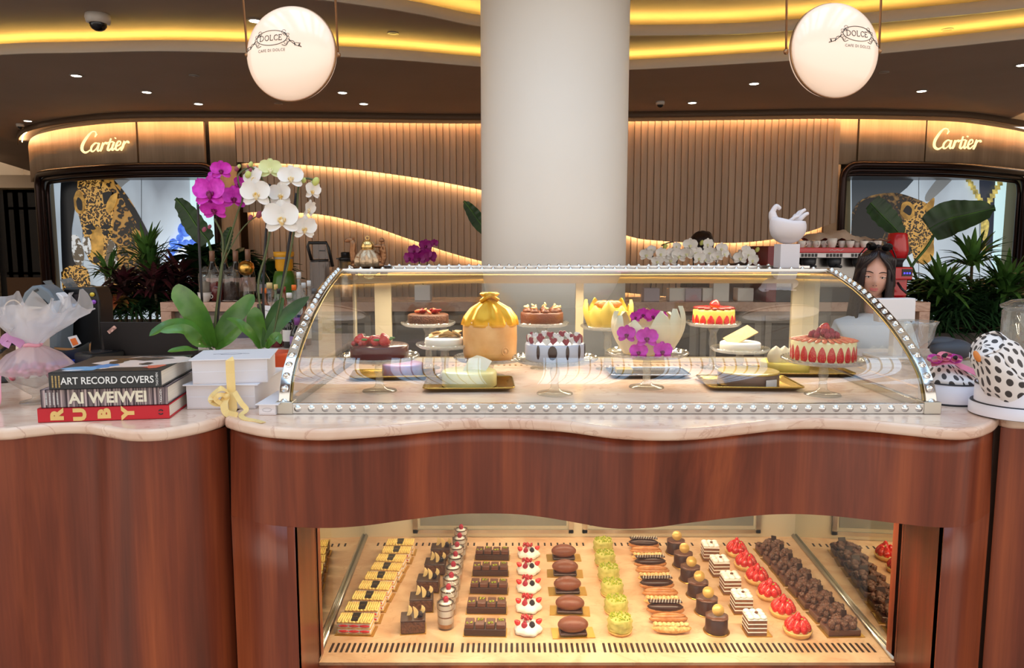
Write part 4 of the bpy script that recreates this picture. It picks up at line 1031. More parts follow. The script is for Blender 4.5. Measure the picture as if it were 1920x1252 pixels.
# dark cake with strawberries
t = cake('strawberry_chocolate_cake', 'dark maroon cake heaped with strawberries in the case, leftmost on a front stand', (f1.x+.0, f1.y+.01, ZS+.108))
b = MB(); disc(b, .092, 0, .040); b.build('sponge', mat('maroon_glaze', (88, 26, 28), .2), t)
r2 = random.Random(3)
for i in range(12):
    a = i*.9; q = .02+.045*r2.random(); b = MB(); berry(b, (q*cos(a)-.01, q*sin(a)*.8, .044), .018, .034, (r2.uniform(-1.2, 1.2), r2.uniform(-1.2, 1.2), 0)); o = b.build('strawberry', strawb, t)
for i in range(7): b = MB(); a = i*.9+.4; b.ell((.05*cos(a)-.01, .04*sin(a), .058), (.012, .006, .004), 6, 4); b.build('berry_leaf', leafg, t)
b = MB()
for i in range(9): b.ell((-.078+r2.uniform(0, .03), -.04+i*.008, .046), .008, 8, 5)
b.build('redcurrants', currant, t)
# heart sweets cake
t = cake('heart_sweets_cake', 'pale cake with chocolate drips ringed with red and white hearts on a glass stand', (f2.x, f2.y+.01, ZS+.108))
b = MB(); disc(b, .092, 0, .052); b.build('sponge', mat('pale_blue_icing', (206, 208, 222), .3), t)
b = MB()
for i in range(5): a = -2.2+i*.5; b.at((.0925*cos(a), .0925*sin(a), .03), (0, 0, a)); b.ell((0, 0, 0), (.003, .014 if i == 1 else .006, .022), 8, 6)
b.build('chocolate_drip', choc, t)
def heart(b, loc, rz, s):
    pts = [(16*sin(a)**3*s/16, (13*cos(a)-5*cos(2*a)-2*cos(3*a)-cos(4*a))*s/16) for a in [2*PI*k/20 for k in range(20)]]
    b.T = Matrix.Translation(loc) @ Euler((R(-8), 0, rz)).to_matrix().to_4x4(); b.prism(pts, -.003, .003, 'XZ')
for i in range(26):
    a = i*2*PI/26; b = MB(); heart(b, (.082*cos(a), .082*sin(a), .062+.004*(i % 3)), a+PI/2+r2.uniform(-.4, .4), .0125); b.build('heart_sweet', mat('heart_red', (150, 30, 52), .5) if i % 2 else mat('heart_white', (240, 232, 222), .5), t, bevel=.001)
# orchid cake with white chocolate petals
def petal(b, loc, rz, w, h, lean, m=0, cup=.35):
    b.T = Matrix.Translation(loc) @ Euler((0, 0, rz)).to_matrix().to_4x4(); rows = []
    for j in range(9):
        v = j/8; ww = w*(sin(PI*min(1, v*.86+.14))**.75 if v < 1 else .02); ww = max(ww, w*.02)
        rows.append([(x*ww/2, -lean*h*sin(PI*v*.72)+cup*w*((x)**2)*.5-lean*0, h*v) for x in (-1, -.6, -.2, .2, .6, 1)])
    b.m = m; b.grid(rows)
def orchid_flower(name, mats, loc, s, rx, rz, par):
    """two broad petals, three sepals and a lip; face towards local -y"""
    E = Matrix.Translation(loc) @ Euler((rx, 0, rz)).to_matrix().to_4x4(); b = MB()
    def pet(ang, L, w, z0=0, cup=.1):
        b.T = E @ Matrix.Rotation(-ang, 4, 'Y'); rows = []
        for j in range(8):
            v = j/7; ww = w*(.16+.84*sin(PI*min(.93, v*.78+.12))**.8); 
            if v > .9: ww *= .72
            rows.append([(x*ww/2, -cup*s*sin(v*PI*.6)+z0*s+.10*s*(abs(x)**2)*(-1 if w < .8*s else -1), L*v) for x in (-1, -.62, -.2, .2, .62, 1)])
        b.grid(rows)
    pet(0, .95*s, .66*s, .04); pet(R(125), .95*s, .62*s, .04); pet(R(-125), .95*s, .62*s, .04)
    pet(R(62), 1.0*s, 1.12*s, -.05, .16); pet(R(-62), 1.0*s, 1.12*s, -.05, .16)
    o = b.build(name, mats[0], par, normals=False)
    b = MB(); b.T = E; b.ell((0, -.16*s, -.16*s), (.13*s, .14*s, .22*s), 8, 6); b.ell((0, -.22*s, .02*s), (.08*s, .1*s, .09*s), 8, 5); b.ell((-.16*s, -.14*s, -.05*s), (.07*s, .08*s, .13*s), 6, 4); b.ell((.16*s, -.14*s, -.05*s), (.07*s, .08*s, .13*s), 6, 4)
    b.build('lip', mats[1], o)
    return o
mag = mat('magenta_petal', (196, 18, 172), .45, col2=(222, 50, 200), scale=60, sss=.05); maglip = mat('magenta_lip', (120, 4, 80), .4)
whp_ = mat('white_petal', (244, 240, 234), .5, sss=.08); whlip = mat('yellow_lip', (226, 180, 84), .45, col2=(245, 235, 205), scale=90)
grp = mat('greenish_petal', (226, 232, 170), .5, sss=.08); grlip = mat('pale_lip', (240, 238, 190), .5)
t = cake('orchid_petal_cake', 'cake wrapped in tall white chocolate petals with purple orchids on a glass stand', (f3.x, f3.y+.01, ZS+.111))
b = MB(); disc(b, .076, 0, .075); b.build('sponge', wchoc, t)
m_wp = mat('ivory_chocolate', (240, 226, 190), .35, sss=.05)
for k, (a, h) in enumerate(((-2.85, .125), (-2.2, .115), (-1.72, .080), (-1.30, .145), (-.78, .150), (-.2, .155), (.6, .130), (1.4, .14), (2.3, .13), (2.95, .135))):
    b = MB(); petal(b, (.076*cos(a), .076*sin(a), 0), a+PI/2, .092, h, .30); b.build('chocolate_petal', m_wp, t)
for (x, y, z, s, rz) in ((-.078, -.088, .070, .032, -.5), (-.022, -.116, .062, .036, 0), (-.044, -.108, .018, .030, -.2), (.028, -.108, .020, .033, .2), (.012, -.03, .122, .026, .1), (.036, -.02, .114, .028, .5), (-.014, -.01, .125, .024, -.5), (-.04, -.02, .118, .02, -.7)):
    orchid_flower('orchid_bloom', (mag, maglip), (x, y, z), s, -.15, rz, t)
# strawberry sided cake
t = cake('strawberry_sided_cake', 'creamy cake walled with halved strawberries and topped with raspberries on a glass stand', (f4.x, f4.y+.01, ZS+.108))
b = MB(); disc(b, .094, 0, .062); b.build('cream_cake', creamy, t)
for i in range(22):
    a = i*2*PI/22; b = MB(); b.T = Matrix.Translation((.0935*cos(a), .0935*sin(a), .002)) @ Euler((0, 0, a)).to_matrix().to_4x4() @ Matrix.Diagonal((.25, 1, 1, 1)); berry(b, (0, 0, 0), .0125, .048); b.build('strawberry_half', strawb, t)
b = MB()
for i in range(26):
    a = i*2*PI/26; b.at((.072*cos(a), .072*sin(a), .066), (0, R(8), a)); b.ell((0, 0, 0), (.030, .008, .003), 8, 4)
b.build('fruit_fan', mat('fruit_slice', (236, 92, 62), .3, col2=(245, 150, 96), scale=80), t)
for i in range(20):
    a = i*2.4; q = .008*math.sqrt(i)*1.15; b = MB(); raspb(b, (q*cos(a), q*sin(a), .078+(.009 if i < 8 else 0)), .0095); b.build('raspberry', rasp, t)
b = MB(); berry(b, (0, .004, .088), .017, .028, (.2, .3, 0)); b.build('strawberry', strawb, t)
# gold cloth-like cake
p = P(918, 600, Y=2.60)
stand((p.x, 2.60, ZS), .125, .062, 'low glass cake stand under the golden sack-shaped cake')
t = cake('golden_sack_cake', 'tall golden cake shaped like a tied cloth sack behind the heart cake', (p.x, 2.60, ZS+.064))
m_gold1 = mat('peach_gold_fondant', (222, 158, 84), .35, .15, col2=(236, 184, 118), scale=16); m_gold2 = mat('bright_gold_cloth', (238, 172, 30), .3, .4, bump=.4, bscale=20)
b = MB(); b.lathe([(.088, 0), (.094, .02), (.095, .07), (.094, .12), (.090, .135)], seg=48, wob=lambda a, j: .012*sin(7*a+j*.7)); b.build('sack_body', m_gold1, t)
b = MB(); b.lathe([(.0955, .118), (.097, .125), (.090, .148), (.066, .178), (.030, .200), (.016, .212)], seg=72, wob=lambda a, j: [.05, .03, .05, .09, .14, .1][j]*sin(9*a+.4*j)+(.03*sin(17*a) if j < 4 else 0)); b.build('gathered_cloth', m_gold2, t)
b = MB(); b.tube([(.018*cos(a), .018*sin(a), .205+.002*sin(3*a)) for a in [k*PI/6 for k in range(14)]], .005, 6); b.tube([(-.03, -.02, .20), (-.012, -.022, .216), (.008, -.02, .222), (.03, -.012, .205)], .008, 8); b.build('knot', m_gold2, t)
b = MB(); b.lathe([(.014, .208), (.030, .226), (.024, .232), (.0001, .216)], seg=30, wob=lambda a, j: .25*sin(5*a) if j in (1, 2) else 0); b.build('cloth_tips', m_gold2, t)
b = MB(); b.T = Matrix.Translation((.055, -.078, .035)) @ Euler((0, 0, .6)).to_matrix().to_4x4(); b.tube([(.013*cos(a), 0, .013*sin(a)) for a in [k*PI/8 for k in range(17)]], .0016, 6); b.ell((0, 0, 0), (.006, .002, .006), 8, 5); b.build('embossed_seal', m_gold1, t)
# --- rear row
def rear(u, Y, h, lab): q = P(u, 600, Y=Y); stand((q.x, Y, ZS), .10, h, lab); return (q.x, Y, ZS+h+.003)
l = rear(803, 2.78, .165, 'tall glass cake stand under the rear chocolate tart with autumn leaves')
t = cake('chocolate_tart_cake', 'small dark chocolate cake with red decorations at the rear left of the case', l)
b = MB(); disc(b, .076, 0, .038); b.build('sponge', chocr, t)
for i in range(9): b = MB(); a = i*.7; b.at((.035*cos(a), .035*sin(a), .048), (r2.uniform(-.8, .8), r2.uniform(-.8, .8), a)); b.ell((0, 0, 0), (.018, .011, .005), 8, 5); b.build('fruit_slice', MAT['fruit_slice'] if i % 2 else mat('dark_red_fruit', (140, 30, 30), .3), t)
l = rear(1016, 2.78, .165, 'tall glass cake stand under the rear milk chocolate cake')
t = cake('milk_chocolate_cake', 'milk chocolate cake with white curls and nuts at the rear centre of the case', l)
b = MB(); disc(b, .080, 0, .046); b.build('sponge', chocm, t)
for i in range(9):
    a = i*2*PI/9; b = MB(); piped(b, (.058*cos(a), .058*sin(a), .045), .015, .02); b.build('chocolate_rosette', chocm, t)
    b = MB(); b.at((.062*cos(a), .062*sin(a), .064), (r2.uniform(-1, 1), r2.uniform(-1, 1), 0)); b.ell((0, 0, 0), (.011, .005, .004), 8, 4); b.ell((.006, .004, .004), (.004, .008, .004), 6, 4); b.build('white_chocolate_curl', wchoc, t)
l = rear(1140, 2.76, .155, 'tall glass cake stand under the rear yellow petal cake')
t = cake('yellow_petal_cake', 'yellow cake wrapped in pointed yellow petals at the rear of the case', l)
m_yel = mat('yellow_chocolate', (232, 206, 96), .35, sss=.05)
b = MB(); disc(b, .074, 0, .06); b.build('sponge', m_yel, t)
for i in range(10): a = i*2*PI/10+.2; b = MB(); petal(b, (.075*cos(a), .075*sin(a), 0), a+PI/2, .062, .085+.02*(i % 2), .2); b.build('chocolate_petal', m_yel, t)
b = MB()
for i in range(6): a = i; b.ell((.03*cos(a), .03*sin(a), .085), (.022, .016, .014), 8, 5)
b.build('caramel_flower', caramel, t)
l = rear(1338, 2.78, .165, 'tall glass cake stand under the rear strawberry-striped cake')
t = cake('striped_strawberry_cake', 'yellow cake with a strawberry zigzag side at the rear right of the case', l)
b = MB(); disc(b, .076, 0, .056); b.build('sponge', m_yel, t)
for i in range(16): a = i*2*PI/16; b = MB(); b.T = Matrix.Translation((.0755*cos(a), .0755*sin(a), .002)) @ Euler((0, 0, a)).to_matrix().to_4x4() @ Matrix.Diagonal((.25, 1, 1, 1)); berry(b, (0, 0, 0), .013, .036); b.build('strawberry_half', strawb, t)
b = MB()
for i in range(14): a = i*2*PI/14; b.at((.055*cos(a), .055*sin(a), .060), (0, 0, a)); b.ell((0, 0, 0), (.024, .012, .006), 8, 4)
b.build('fruit_fan', MAT['dark_red_fruit'], t)
b = MB(); berry(b, (0, 0, .062), .02, .03, (0, .3, 0)); b.build('strawberry', strawb, t)
# wafer-topped cakes in the middle row
for (u, Y, h, nm, lb, lean) in ((834, 2.62, .125, 'wafer_crumb_cake', 'cream cake with wafer shards behind the strawberry-topped dark cake', .3), (1388, 2.62, .110, 'wafer_board_cake', 'pale cake with one large tilted wafer beside the right end stand', -.5)):
    q = P(u, 640, Y=Y); stand((q.x, Y, ZS), .10, h-.02, 'glass cake stand under the '+('wafer shard cake' if u < 900 else 'tilted wafer cake'))
    t = cake(nm, lb, (q.x, Y, ZS+h-.017)); b = MB(); disc(b, .07, 0, .028); b.build('sponge', creamw, t)
    for i in range(7 if u < 900 else 1):
        b = MB(); sc_ = 1 if u < 900 else 1.9; b.at((.0+(.012*i-.03 if u < 900 else 0), .01*(i % 3), .040 if u < 900 else .05), (r2.uniform(-.5, .5) if u < 900 else .35, lean*(1 if i % 2 else -1) if u < 900 else -.45, i*.8 if u < 900 else .2)); b.cbox((0, 0, 0), (.055*sc_, .034*sc_, .004)); b.build('wafer', mat('wafer_biscuit', (206, 168, 104), .6, var=.15, scale=60), t, bevel=.001)
# --- trays on the marble
def tr(u, v, w, d, m, lab, rz=0): q = foot(u, v); return tray((q.x, q.y, ZS), w, d, lab, m, rz), q
T, q = tr(880, 724, .290, .22, goldtray, 'gold rectangular tray under the pale cheesecake at the front of the case', .04)
t = cake('pale_cheesecake', 'round pale yellow cheesecake with a white chocolate wave on the front gold tray', (q.x, q.y+.0, ZS+.004))
b = MB(); disc(b, .090, 0, .050, .008); b.build('cheesecake', mat('cheesecake_glaze', (240, 228, 160), .25, sss=.1), t)
b = MB()
rows = [[(-.02+.075*i/6+.02*j/4, -.02+.03*sin(i/6*PI)-.02*j/4*0, .05+.048*j/4*(1-.5*abs(i/6-.35))+.0*i) for i in range(7)] for j in range(5)]
b.grid(rows); b.build('white_chocolate_wave', creamw, t)
T, q = tr(1402, 722, .300, .23, goldtray, 'gold rectangular tray under the coffee-coloured cake at the front of the case', -.04)
t = cake('coffee_cake', 'round grey-brown coffee cake with golden top on the front gold tray', (q.x, q.y+.0, ZS+.004))
b = MB(); disc(b, .098, 0, .042, .004); b.build('sponge', mat('coffee_side', (120, 96, 84), .35), t)
b = MB(); disc(b, .0985, .040, .046, .003); b.build('gold_top', mat('butterscotch_glaze', (204, 170, 84), .2), t)
b = MB(); b.at((.045, -.094, .018), (0, 0, .4)); b.cbox((0, 0, 0), (.04, .004, .022)); b.build('white_label', white, t)
T, q = tr(738, 706, .290, .165, goldtray, 'gold tray under the lilac-pink cake at the rear left of the marble', .1)
t = cake('pink_glazed_cake', 'small pink and lilac round cake on the rear left gold tray', (q.x+.03, q.y+.02, ZS+.004))
b = MB(); disc(b, .072, 0, .042); b.build('sponge', mat('pink_lilac_glaze', (214, 150, 160), .25, col2=(190, 170, 210), scale=20), t)
T, q = tr(1213, 703, .280, .165, silvtray, 'silvery blue tray behind the orchid cake stand', 0)
t = cake('flat_gold_cake', 'small flat golden bar cake lying on the silvery blue tray', (q.x-.08, q.y+.02, ZS+.004)); b = MB(); b.box((-.03, -.025, 0), (.03, .025, .018)); b.build('cake_bar', MAT['butterscotch_glaze'], t, bevel=.003)
T, q = tr(1500, 700, .34, .17, goldtray, 'gold tray under the yellow cake behind the right end stand', -.05)
t = cake('yellow_slab_cake', 'yellow cake with an upright cream fan behind the right end stand', (q.x-.05, q.y+.02, ZS+.004))
b = MB(); disc(b, .085, 0, .040); b.build('sponge', m_yel, t)
for i in range(3): b = MB(); petal(b, (-.05+.03*i, -.05, .03), -.2+.2*i, .06, .07, .1); b.build('cream_fan', m_wp, t)
# ================================================================== left counter: books, boxes, orchids, office things
def quadbox(b, A, B, depth, z0, z1):
    """box whose front lower edge runs A->B on the counter plane, going back by depth"""
    A = Vector((A.x, A.y, 0)); B = Vector((B.x, B.y, 0)); d = (B-A).normalized(); n = Vector((-d.y, d.x, 0))*depth
    return b.add([(*p.xy, z) for z in (z0, z1) for p in (A, B, B+n, A+n)], [(3, 2, 1, 0), (4, 5, 6, 7), (0, 1, 5, 4), (1, 2, 6, 5), (2, 3, 7, 6), (3, 0, 4, 7)], False)
def book(label, A, B, depth, z0, z1, cover, art=None, block=(236, 228, 214)):
    d = (B-A).xy.to_3d(); L = d.length; rz = math.atan2(d.y, d.x); t = thing('hardcover_book', label, 'book', (A.x, A.y, z0), rz, 'stacked art books'); h = z1-z0
    b = MB(); b.tube([(0, .004, h/2), (L, .004, h/2)], .001, 4); b.v = []; b.f = []; b.mi = []; b.sm = []
    b.box((0, 0, 0), (L, depth, .003)); b.box((0, 0, h-.003), (L, depth, h)); b.box((0, 0, 0), (L, .004, h)); b.build('cover', cover, t, bevel=.0012)
    b = MB(); b.box((.004, .004, .003), (L-.005, depth-.005, h-.003)); b.build('page_block', mat('page_edges', block, .8, var=.12, scale=3, stretch=(1, 1, 400)), t)
    return t, L, h
red = mat('red_cloth', (196, 24, 40), .55); blackc = mat('black_cloth', (40, 42, 44), .4)
stripe = mat('streaked_print', (52, 36, 48), .35, col2=(206, 184, 184), scale=1, stretch=(170, 8, 1), ramp=(.45, .62))
letgold = mat('gold_lettering', (232, 196, 120), .4); letwhite = mat('white_lettering', (240, 240, 238), .4); letsil = mat('silver_lettering', (236, 232, 214), .2, .5)
def spine_text(t, txt, x, z, size, m, xs=1, rot=0, off=.0006, bold=0, sp=1):
    vs, fs = text_mesh(txt, size, .0003, bold, 0, xs, sp); b = MB()
    b.T = Matrix.Translation((x, -off, z)) @ Matrix.Rotation(PI/2, 4, 'X') @ Matrix.Rotation(rot, 4, 'Z'); b.add(vs, fs, False); return b.build('lettering', m, t)
z1, z2, z3, z4 = ZK+.0005, ZK+.0385, ZK+.087, ZK+.132
A = P(71, 793, z=ZK); B = P(318, 785, z=ZK)
t, L, h = book('red clothbound art book with gold RUBY lettering, bottom of the stack', A, B, .30, z1, z2-.0005, red)
for ch, f in zip('RUBY', (.145, .315, .50, .68)): spine_text(t, ch, L*f+.014, h/2, .040, letgold, 1.15, PI/2, bold=.0026)
b = MB(); b.at((L*.935, -.0006, h/2), (PI/2, 0, 0)); b.tube([(.006*cos(a), .006*sin(a), 0) for a in [k*PI/6+.5 for k in range(5)]], .0016, 5); b.tube([(-.006*cos(a), -.006*sin(a), 0) for a in [k*PI/6+.5 for k in range(5)]], .0016, 5); b.build('spine_emblem', blackc, t)
A = P(77, 765, z=z2); B = P(315, 758, z=z2); B.z = z2
t, L, h = book('art book with streaked grey-purple cover and silver lettering, middle of the stack', A, B, .29, z2, z3-.0005, stripe, block=(214, 222, 214))
spine_text(t, 'AI WEIWEI', L*.53, h*.22, .040, letsil, 1.0, bold=.0014, sp=1.0)
def fine_print(t, xs_, z0, z1, m):
    for x in xs_:
        b = MB(); z = z0
        while z < z1: w = rb.uniform(.0012, .003); b.box((x-.0018, -.0009, z), (x+.0018, -.0004, min(z1, z+w*.5))); z += w*.5+.0011
        b.build('fine_print', m, t)
rb = random.Random(5)
fine_print(t, [L*.045+k*.009 for k in range(4)], .008, h-.008, letwhite)
spine_text(t, 'TASCHEN', L*.955, h/2, .008, letwhite, 1, PI/2)
A = P(92, 731, z=z3); B = P(303, 726, z=z3)
t, L, h = book('black art book with white lettering, top of the stack', A, B, .295, z3, z4, blackc)
spine_text(t, 'ART RECORD COVERS', L*.520, h*.30, .0262, letwhite, .86, bold=.0003)
spine_text(t, 'TASCHEN', L*.972, h/2, .008, letwhite, 1, PI/2)
fine_print(t, [L*.035+k*.008 for k in range(3)], .006, h-.008, letgold)
rb = random.Random(5)
def blob(x, y, rx, ry, n=14, w=.35): return [(x+rx*(1+w*rb.uniform(-1, 1))*cos(2*PI*k/n), y+ry*(1+w*rb.uniform(-1, 1))*sin(2*PI*k/n)) for k in range(n)]
zz = h+.0002
for (x, y, rx, ry, c, nm) in ((.17, .15, .12, .11, (238, 218, 206), 'cream_shape'), (.06, .05, .05, .035, (110, 180, 226), 'blue_shape'), (.10, .10, .03, .03, (80, 150, 214), 'blue_shape'), (.24, .07, .025, .03, (232, 110, 80), 'coral_shape'), (.16, .22, .07, .03, (30, 28, 30), 'black_shape'), (.11, .17, .02, .04, (34, 32, 34), 'black_shape'), (.20, .12, .015, .02, (34, 32, 34), 'black_shape'), (.05, .025, .03, .012, (225, 232, 240), 'white_shape')):
    b = MB(); zz += .00015; b.prism(blob(x, y, rx, ry), zz-.0001, zz, 'XY'); b.build('cover_'+nm, mat('cover_%d_%d_%d' % c, c, .25), t)
# white gift boxes
gbox = mat('white_gift_board', (228, 224, 228), .5)
def giftbox(label, A, B, depth, z0, z1, name='gift_box'):
    d = (B-A).xy.to_3d(); L = d.length; rz = math.atan2(d.y, d.x); t = thing(name, label, 'box', (A.x, A.y, z0), rz); h = z1-z0
    b = MB(); b.box((.004, .004, 0), (L-.004, depth, h-.003)); b.build('box_body', gbox, t, bevel=.001)
    b = MB(); b.box((-.003, -.003, h-.0035), (L+.006, depth+.003, h)); b.build('lid_flap', gbox, t, bevel=.0008)
    b = MB(); b.box((.006, .0025, .004), (L-.006, .0045, h*.5)); b.build('drawer_front', gbox, t, bevel=.0006); return t, L, h
zb1, zb2 = ZK+.071, ZK+.142
A = P(347, 768, z=ZK); B = P(481, 767, z=ZK)
tb, Lb, hb = giftbox('larger white drawer gift box under the other one, behind the gold bow', A, B, .30, ZK+.0005, zb1)
A2 = P(358, 722, z=zb1); B2 = P(505, 717, z=zb1)
tt, L2, h2 = giftbox('white gift box with faint oval emblem on its lid, on top of the larger box', A2, B2, .20, zb1+.0003, zb2)
b = MB(); b.tube([(L2*.45+.030*cos(a), .10+.014*sin(a), h2+.0006) for a in [k*PI/12 for k in range(25)]], .0006, 4); b.tube([(L2*.45-.05, .10, h2+.0006), (L2*.45-.03, .104, h2+.0006)], .0006, 4); b.tube([(L2*.45+.05, .10, h2+.0006), (L2*.45+.03, .104, h2+.0006)], .0006, 4); b.build('embossed_emblem', mat('grey_emboss', (160, 158, 166), .5), tt)
A = P(482, 779, z=ZK); B = P(519, 779, z=ZK)
ts, L3, h3 = giftbox('small white box beside the chrome corner of the cake case', A, B, .19, ZK+.0005, ZK+.032, 'small_box')
b = MB(); b.tube([(L3/2+.012*cos(a), .0018, .015+.005*sin(a)) for a in [k*PI/10 for k in range(21)]], .0004, 4); b.build('printed_emblem', MAT['grey_emboss'], ts)
# satin ribbon with bow
satin = mat('gold_satin', (238, 208, 138), .38, var=.06, scale=12, sss=.05)
yr = A2.y-.012; rib = thing('satin_ribbon', 'pale gold satin ribbon with bow tied round the white gift boxes', 'ribbon', (0, 0, 0))
def rp(u, v, dy=0): return P(u, v, Y=yr+dy)
b = MB(); b.ribbon([rp(431, 674, .006), rp(431, 676), rp(432, 700), rp(434, 735, -.004), rp(437, 765, -.02), rp(433, 778, -.03)], .024, (0, -1, .0), .0008); b.build('front_band', satin, rib)
b = MB(); b.ribbon(spline([rp(428, 735, -.012), rp(415, 728, -.03), rp(402, 738, -.03), rp(398, 752, -.028), rp(412, 757, -.026), rp(426, 742, -.016)], 5), .022, lambda q: (.3, -.4, 1), .0008); b.build('bow_loop', satin, rib)
b = MB(); b.ribbon(spline([rp(426, 742, -.02), rp(412, 740, -.04), rp(404, 748, -.04), rp(414, 756, -.035)], 5), .012, lambda q: (.1, -1, .3), .0008); b.ell(rp(424, 742, -.022), .010, 10, 6); b.build('bow_knot', satin, rib)
b = MB(); b.ribbon(spline([rp(424, 744, -.02), rp(420, 758, -.035), rp(425, 774, -.045), P(445, 780, z=ZK+.003)], 6), .020, (.1, -1, .25), .0008); b.build('ribbon_tail', satin, rib)
b = MB(); b.ribbon(spline([rp(440, 735, -.015), rp(452, 755, -.035), rp(462, 768, -.04), P(452, 778, z=ZK+.004), P(460, 785, z=ZK+.003), P(478, 788, z=ZK+.002), P(494, 792, z=ZK+.002)], 6), .014, lambda q: (0, -1+q, .2+q), .0008); b.build('ribbon_tail', satin, rib)
# ------------------------------------------------------------------ laptop
lp = thing('laptop', 'open black laptop seen from behind with a small pink sticker', 'laptop', (0, 0, 0))
a1, a2, a3, a4 = P(203, 668, Y=3.0), P(366, 668, Y=3.0), P(366, 604, Y=2.93), P(187, 604, Y=2.93)
base = ZK+.012
lid0 = [Vector((a1.x, 2.98, base)), Vector((P(372, 660, Y=2.98).x, 2.98, base)), Vector((P(366, 604, Y=2.90).x, 2.90, P(366, 604, Y=2.90).z)), Vector((P(187, 604, Y=2.90).x, 2.90, P(187, 604, Y=2.90).z))]
b = MB(); n = Vector((0, .006, .001)); b.add(lid0+[p+n for p in lid0], [(0, 1, 2, 3), (7, 6, 5, 4), (0, 4, 5, 1), (1, 5, 6, 2), (2, 6, 7, 3), (3, 7, 4, 0)], False); b.build('lid', mat('laptop_black', (30, 26, 26), .6), lp, bevel=.002)
b = MB(); b.box((a1.x, 2.975, ZK+.0005), (lid0[1].x, 3.20, base-.001)); b.build('keyboard_base', black, lp, bevel=.002)
b = MB(); c = P(209, 618, Y=2.905); b.T = Matrix.Translation((c.x, 2.9085, c.z)) @ Euler((0, R(-38), 0)).to_matrix().to_4x4(); b.cbox((0, 0, 0), (.038, .002, .014)); b.build('sticker', mat('pink_sticker', (222, 176, 160), .5, col2=(150, 110, 100), scale=90), lp)
# ------------------------------------------------------------------ receipt printer group
def slab4(b, uvs, Y, d):
    q = [P(u, v, Y=Y) for u, v in uvs]; b.prism([(p.x, max(p.z, ZK+.0006)) for p in q], Y, Y+d, 'XZ')
pr = thing('label_printer', 'glossy black desktop printer with small screen and coloured buttons left of the laptop', 'printer', (0, 0, 0))
zb = P(150, 632, Y=3.12).z
b = MB(); slab4(b, [(118, 540), (178, 538), (186, 560), (192, 690), (116, 690), (112, 600)], 3.12, .11); b.build('body', mat('gloss_black', (14, 14, 16), .28), pr, bevel=.008, bseg=3)
b = MB(); slab4(b, [(138, 552), (160, 550), (166, 570), (144, 574)], 3.114, .006); b.build('screen', mat('dark_screen', (60, 54, 54), .2), pr)
for (u, v, c, nm) in ((128, 573, (236, 190, 40), 'yellow_button'), (136, 573, (60, 150, 215), 'blue_button'), (176, 566, (150, 80, 190), 'purple_sticker'), (173, 552, (220, 190, 60), 'yellow_sticker')):
    b = MB(); q = P(u, v, Y=3.115); b.at(q, (PI/2, 0, 0)); b.lathe([(.009, -.003), (.009, .003), (.0001, .004)], seg=16); b.build(nm, mat(nm, c, .3), pr)
b = MB(); slab4(b, [(112, 524), (133, 520), (152, 546), (130, 548)], 3.16, .006); b.build('paper_support', mat('smoky_acrylic', (96, 104, 110), .1, alpha=.7), pr)
b = MB(); slab4(b, [(80, 527), (94, 525), (106, 541), (96, 544)], 3.2, .006); b.build('paper_support', MAT['smoky_acrylic'], pr)
gp = thing('receipt_printer', 'grey wedge-shaped receipt printer behind the cellophane gift bowl', 'printer', (0, 0, 0))
b = MB(); slab4(b, [(36, 568), (44, 548), (58, 536), (74, 534), (92, 545), (114, 578), (112, 690), (40, 690)], 3.0, .10); b.build('body', mat('slate_grey_plastic', (104, 114, 122), .4), gp, bevel=.012, bseg=3)
b = MB(); slab4(b, [(62, 545), (70, 541), (72, 544), (64, 548)], 2.997, .003); b.build('paper_slot', black, gp)
b = MB()
for k in range(7): slab4(b, [(64+k*2.5, 556+k*.8), (66+k*2.5, 556+k*.8), (76+k*2.5, 566+k*.8), (74+k*2.5, 566+k*.8)], 2.996, .004)
b.build('vent_slits', black, gp)
b = MB(); slab4(b, [(98, 552), (108, 548), (118, 556), (123, 580), (112, 578)], 3.03, .05); b.build('white_cover', white, gp, bevel=.004)
# paper carrier bag
bag = thing('paper_bag', 'cream paper carrier bag with twisted handles at the left edge of the counter', 'bag', (0, 0, 0))
b = MB(); slab4(b, [(29, 578), (62, 580), (64, 690), (30, 690)], 2.82, .10); b.build('bag_body', mat('cream_paper', (226, 208, 188), .7), bag)
b = MB(); b.tube(spline([P(16, 608, Y=2.83), P(8, 590, Y=2.83), P(10, 572, Y=2.83), P(22, 563, Y=2.83), P(34, 566, Y=2.83), P(44, 580, Y=2.83)], 5), .0025, 6); b.build('handle', mat('paper_cord', (206, 176, 140), .7), bag)
# wooden boat tray with card, pens, black things
bt = thing('boat_shaped_tray', 'boat-shaped dark tray with brown lining between the gift bowl and laptop', 'tray', Vector((P(135, 660, Y=2.95).x, 2.95, ZK)))
b = MB(); rows = []
for j in range(9):
    s_ = j/8; x = -.075+.15*s_; w = .035*sin(PI*min(.98, s_*.95+.03))**.6; zt_ = .050+.030*(2*s_-1)**2*(1 if s_ > .5 else .3)
    rows.append([(x, -w, zt_), (x*.9, -w*.6, .006), (x*.9, w*.6, .006), (x, w, zt_)])
b.grid(rows); b.build('hull', mat('dark_hull', (56, 58, 56), .4), bt)
b = MB(); b.grid([[(x, y*.85, z*.86+.006) for x, y, z in r] for r in rows]); b.build('lining', mat('tan_lining', (176, 120, 62), .6), bt)
cd = thing('orange_card', 'white card with an orange square leaning in the boat-shaped tray', 'card', (0, 0, 0))
b = MB(); slab4(b, [(127, 632), (143, 628), (152, 644), (136, 652)], 2.95, .002); b.build('card', white, cd)
b = MB(); slab4(b, [(131, 636), (141, 633), (147, 645), (137, 648)], 2.948, .001); b.build('orange_square', mat('orange_ink', (238, 116, 44), .5), cd)
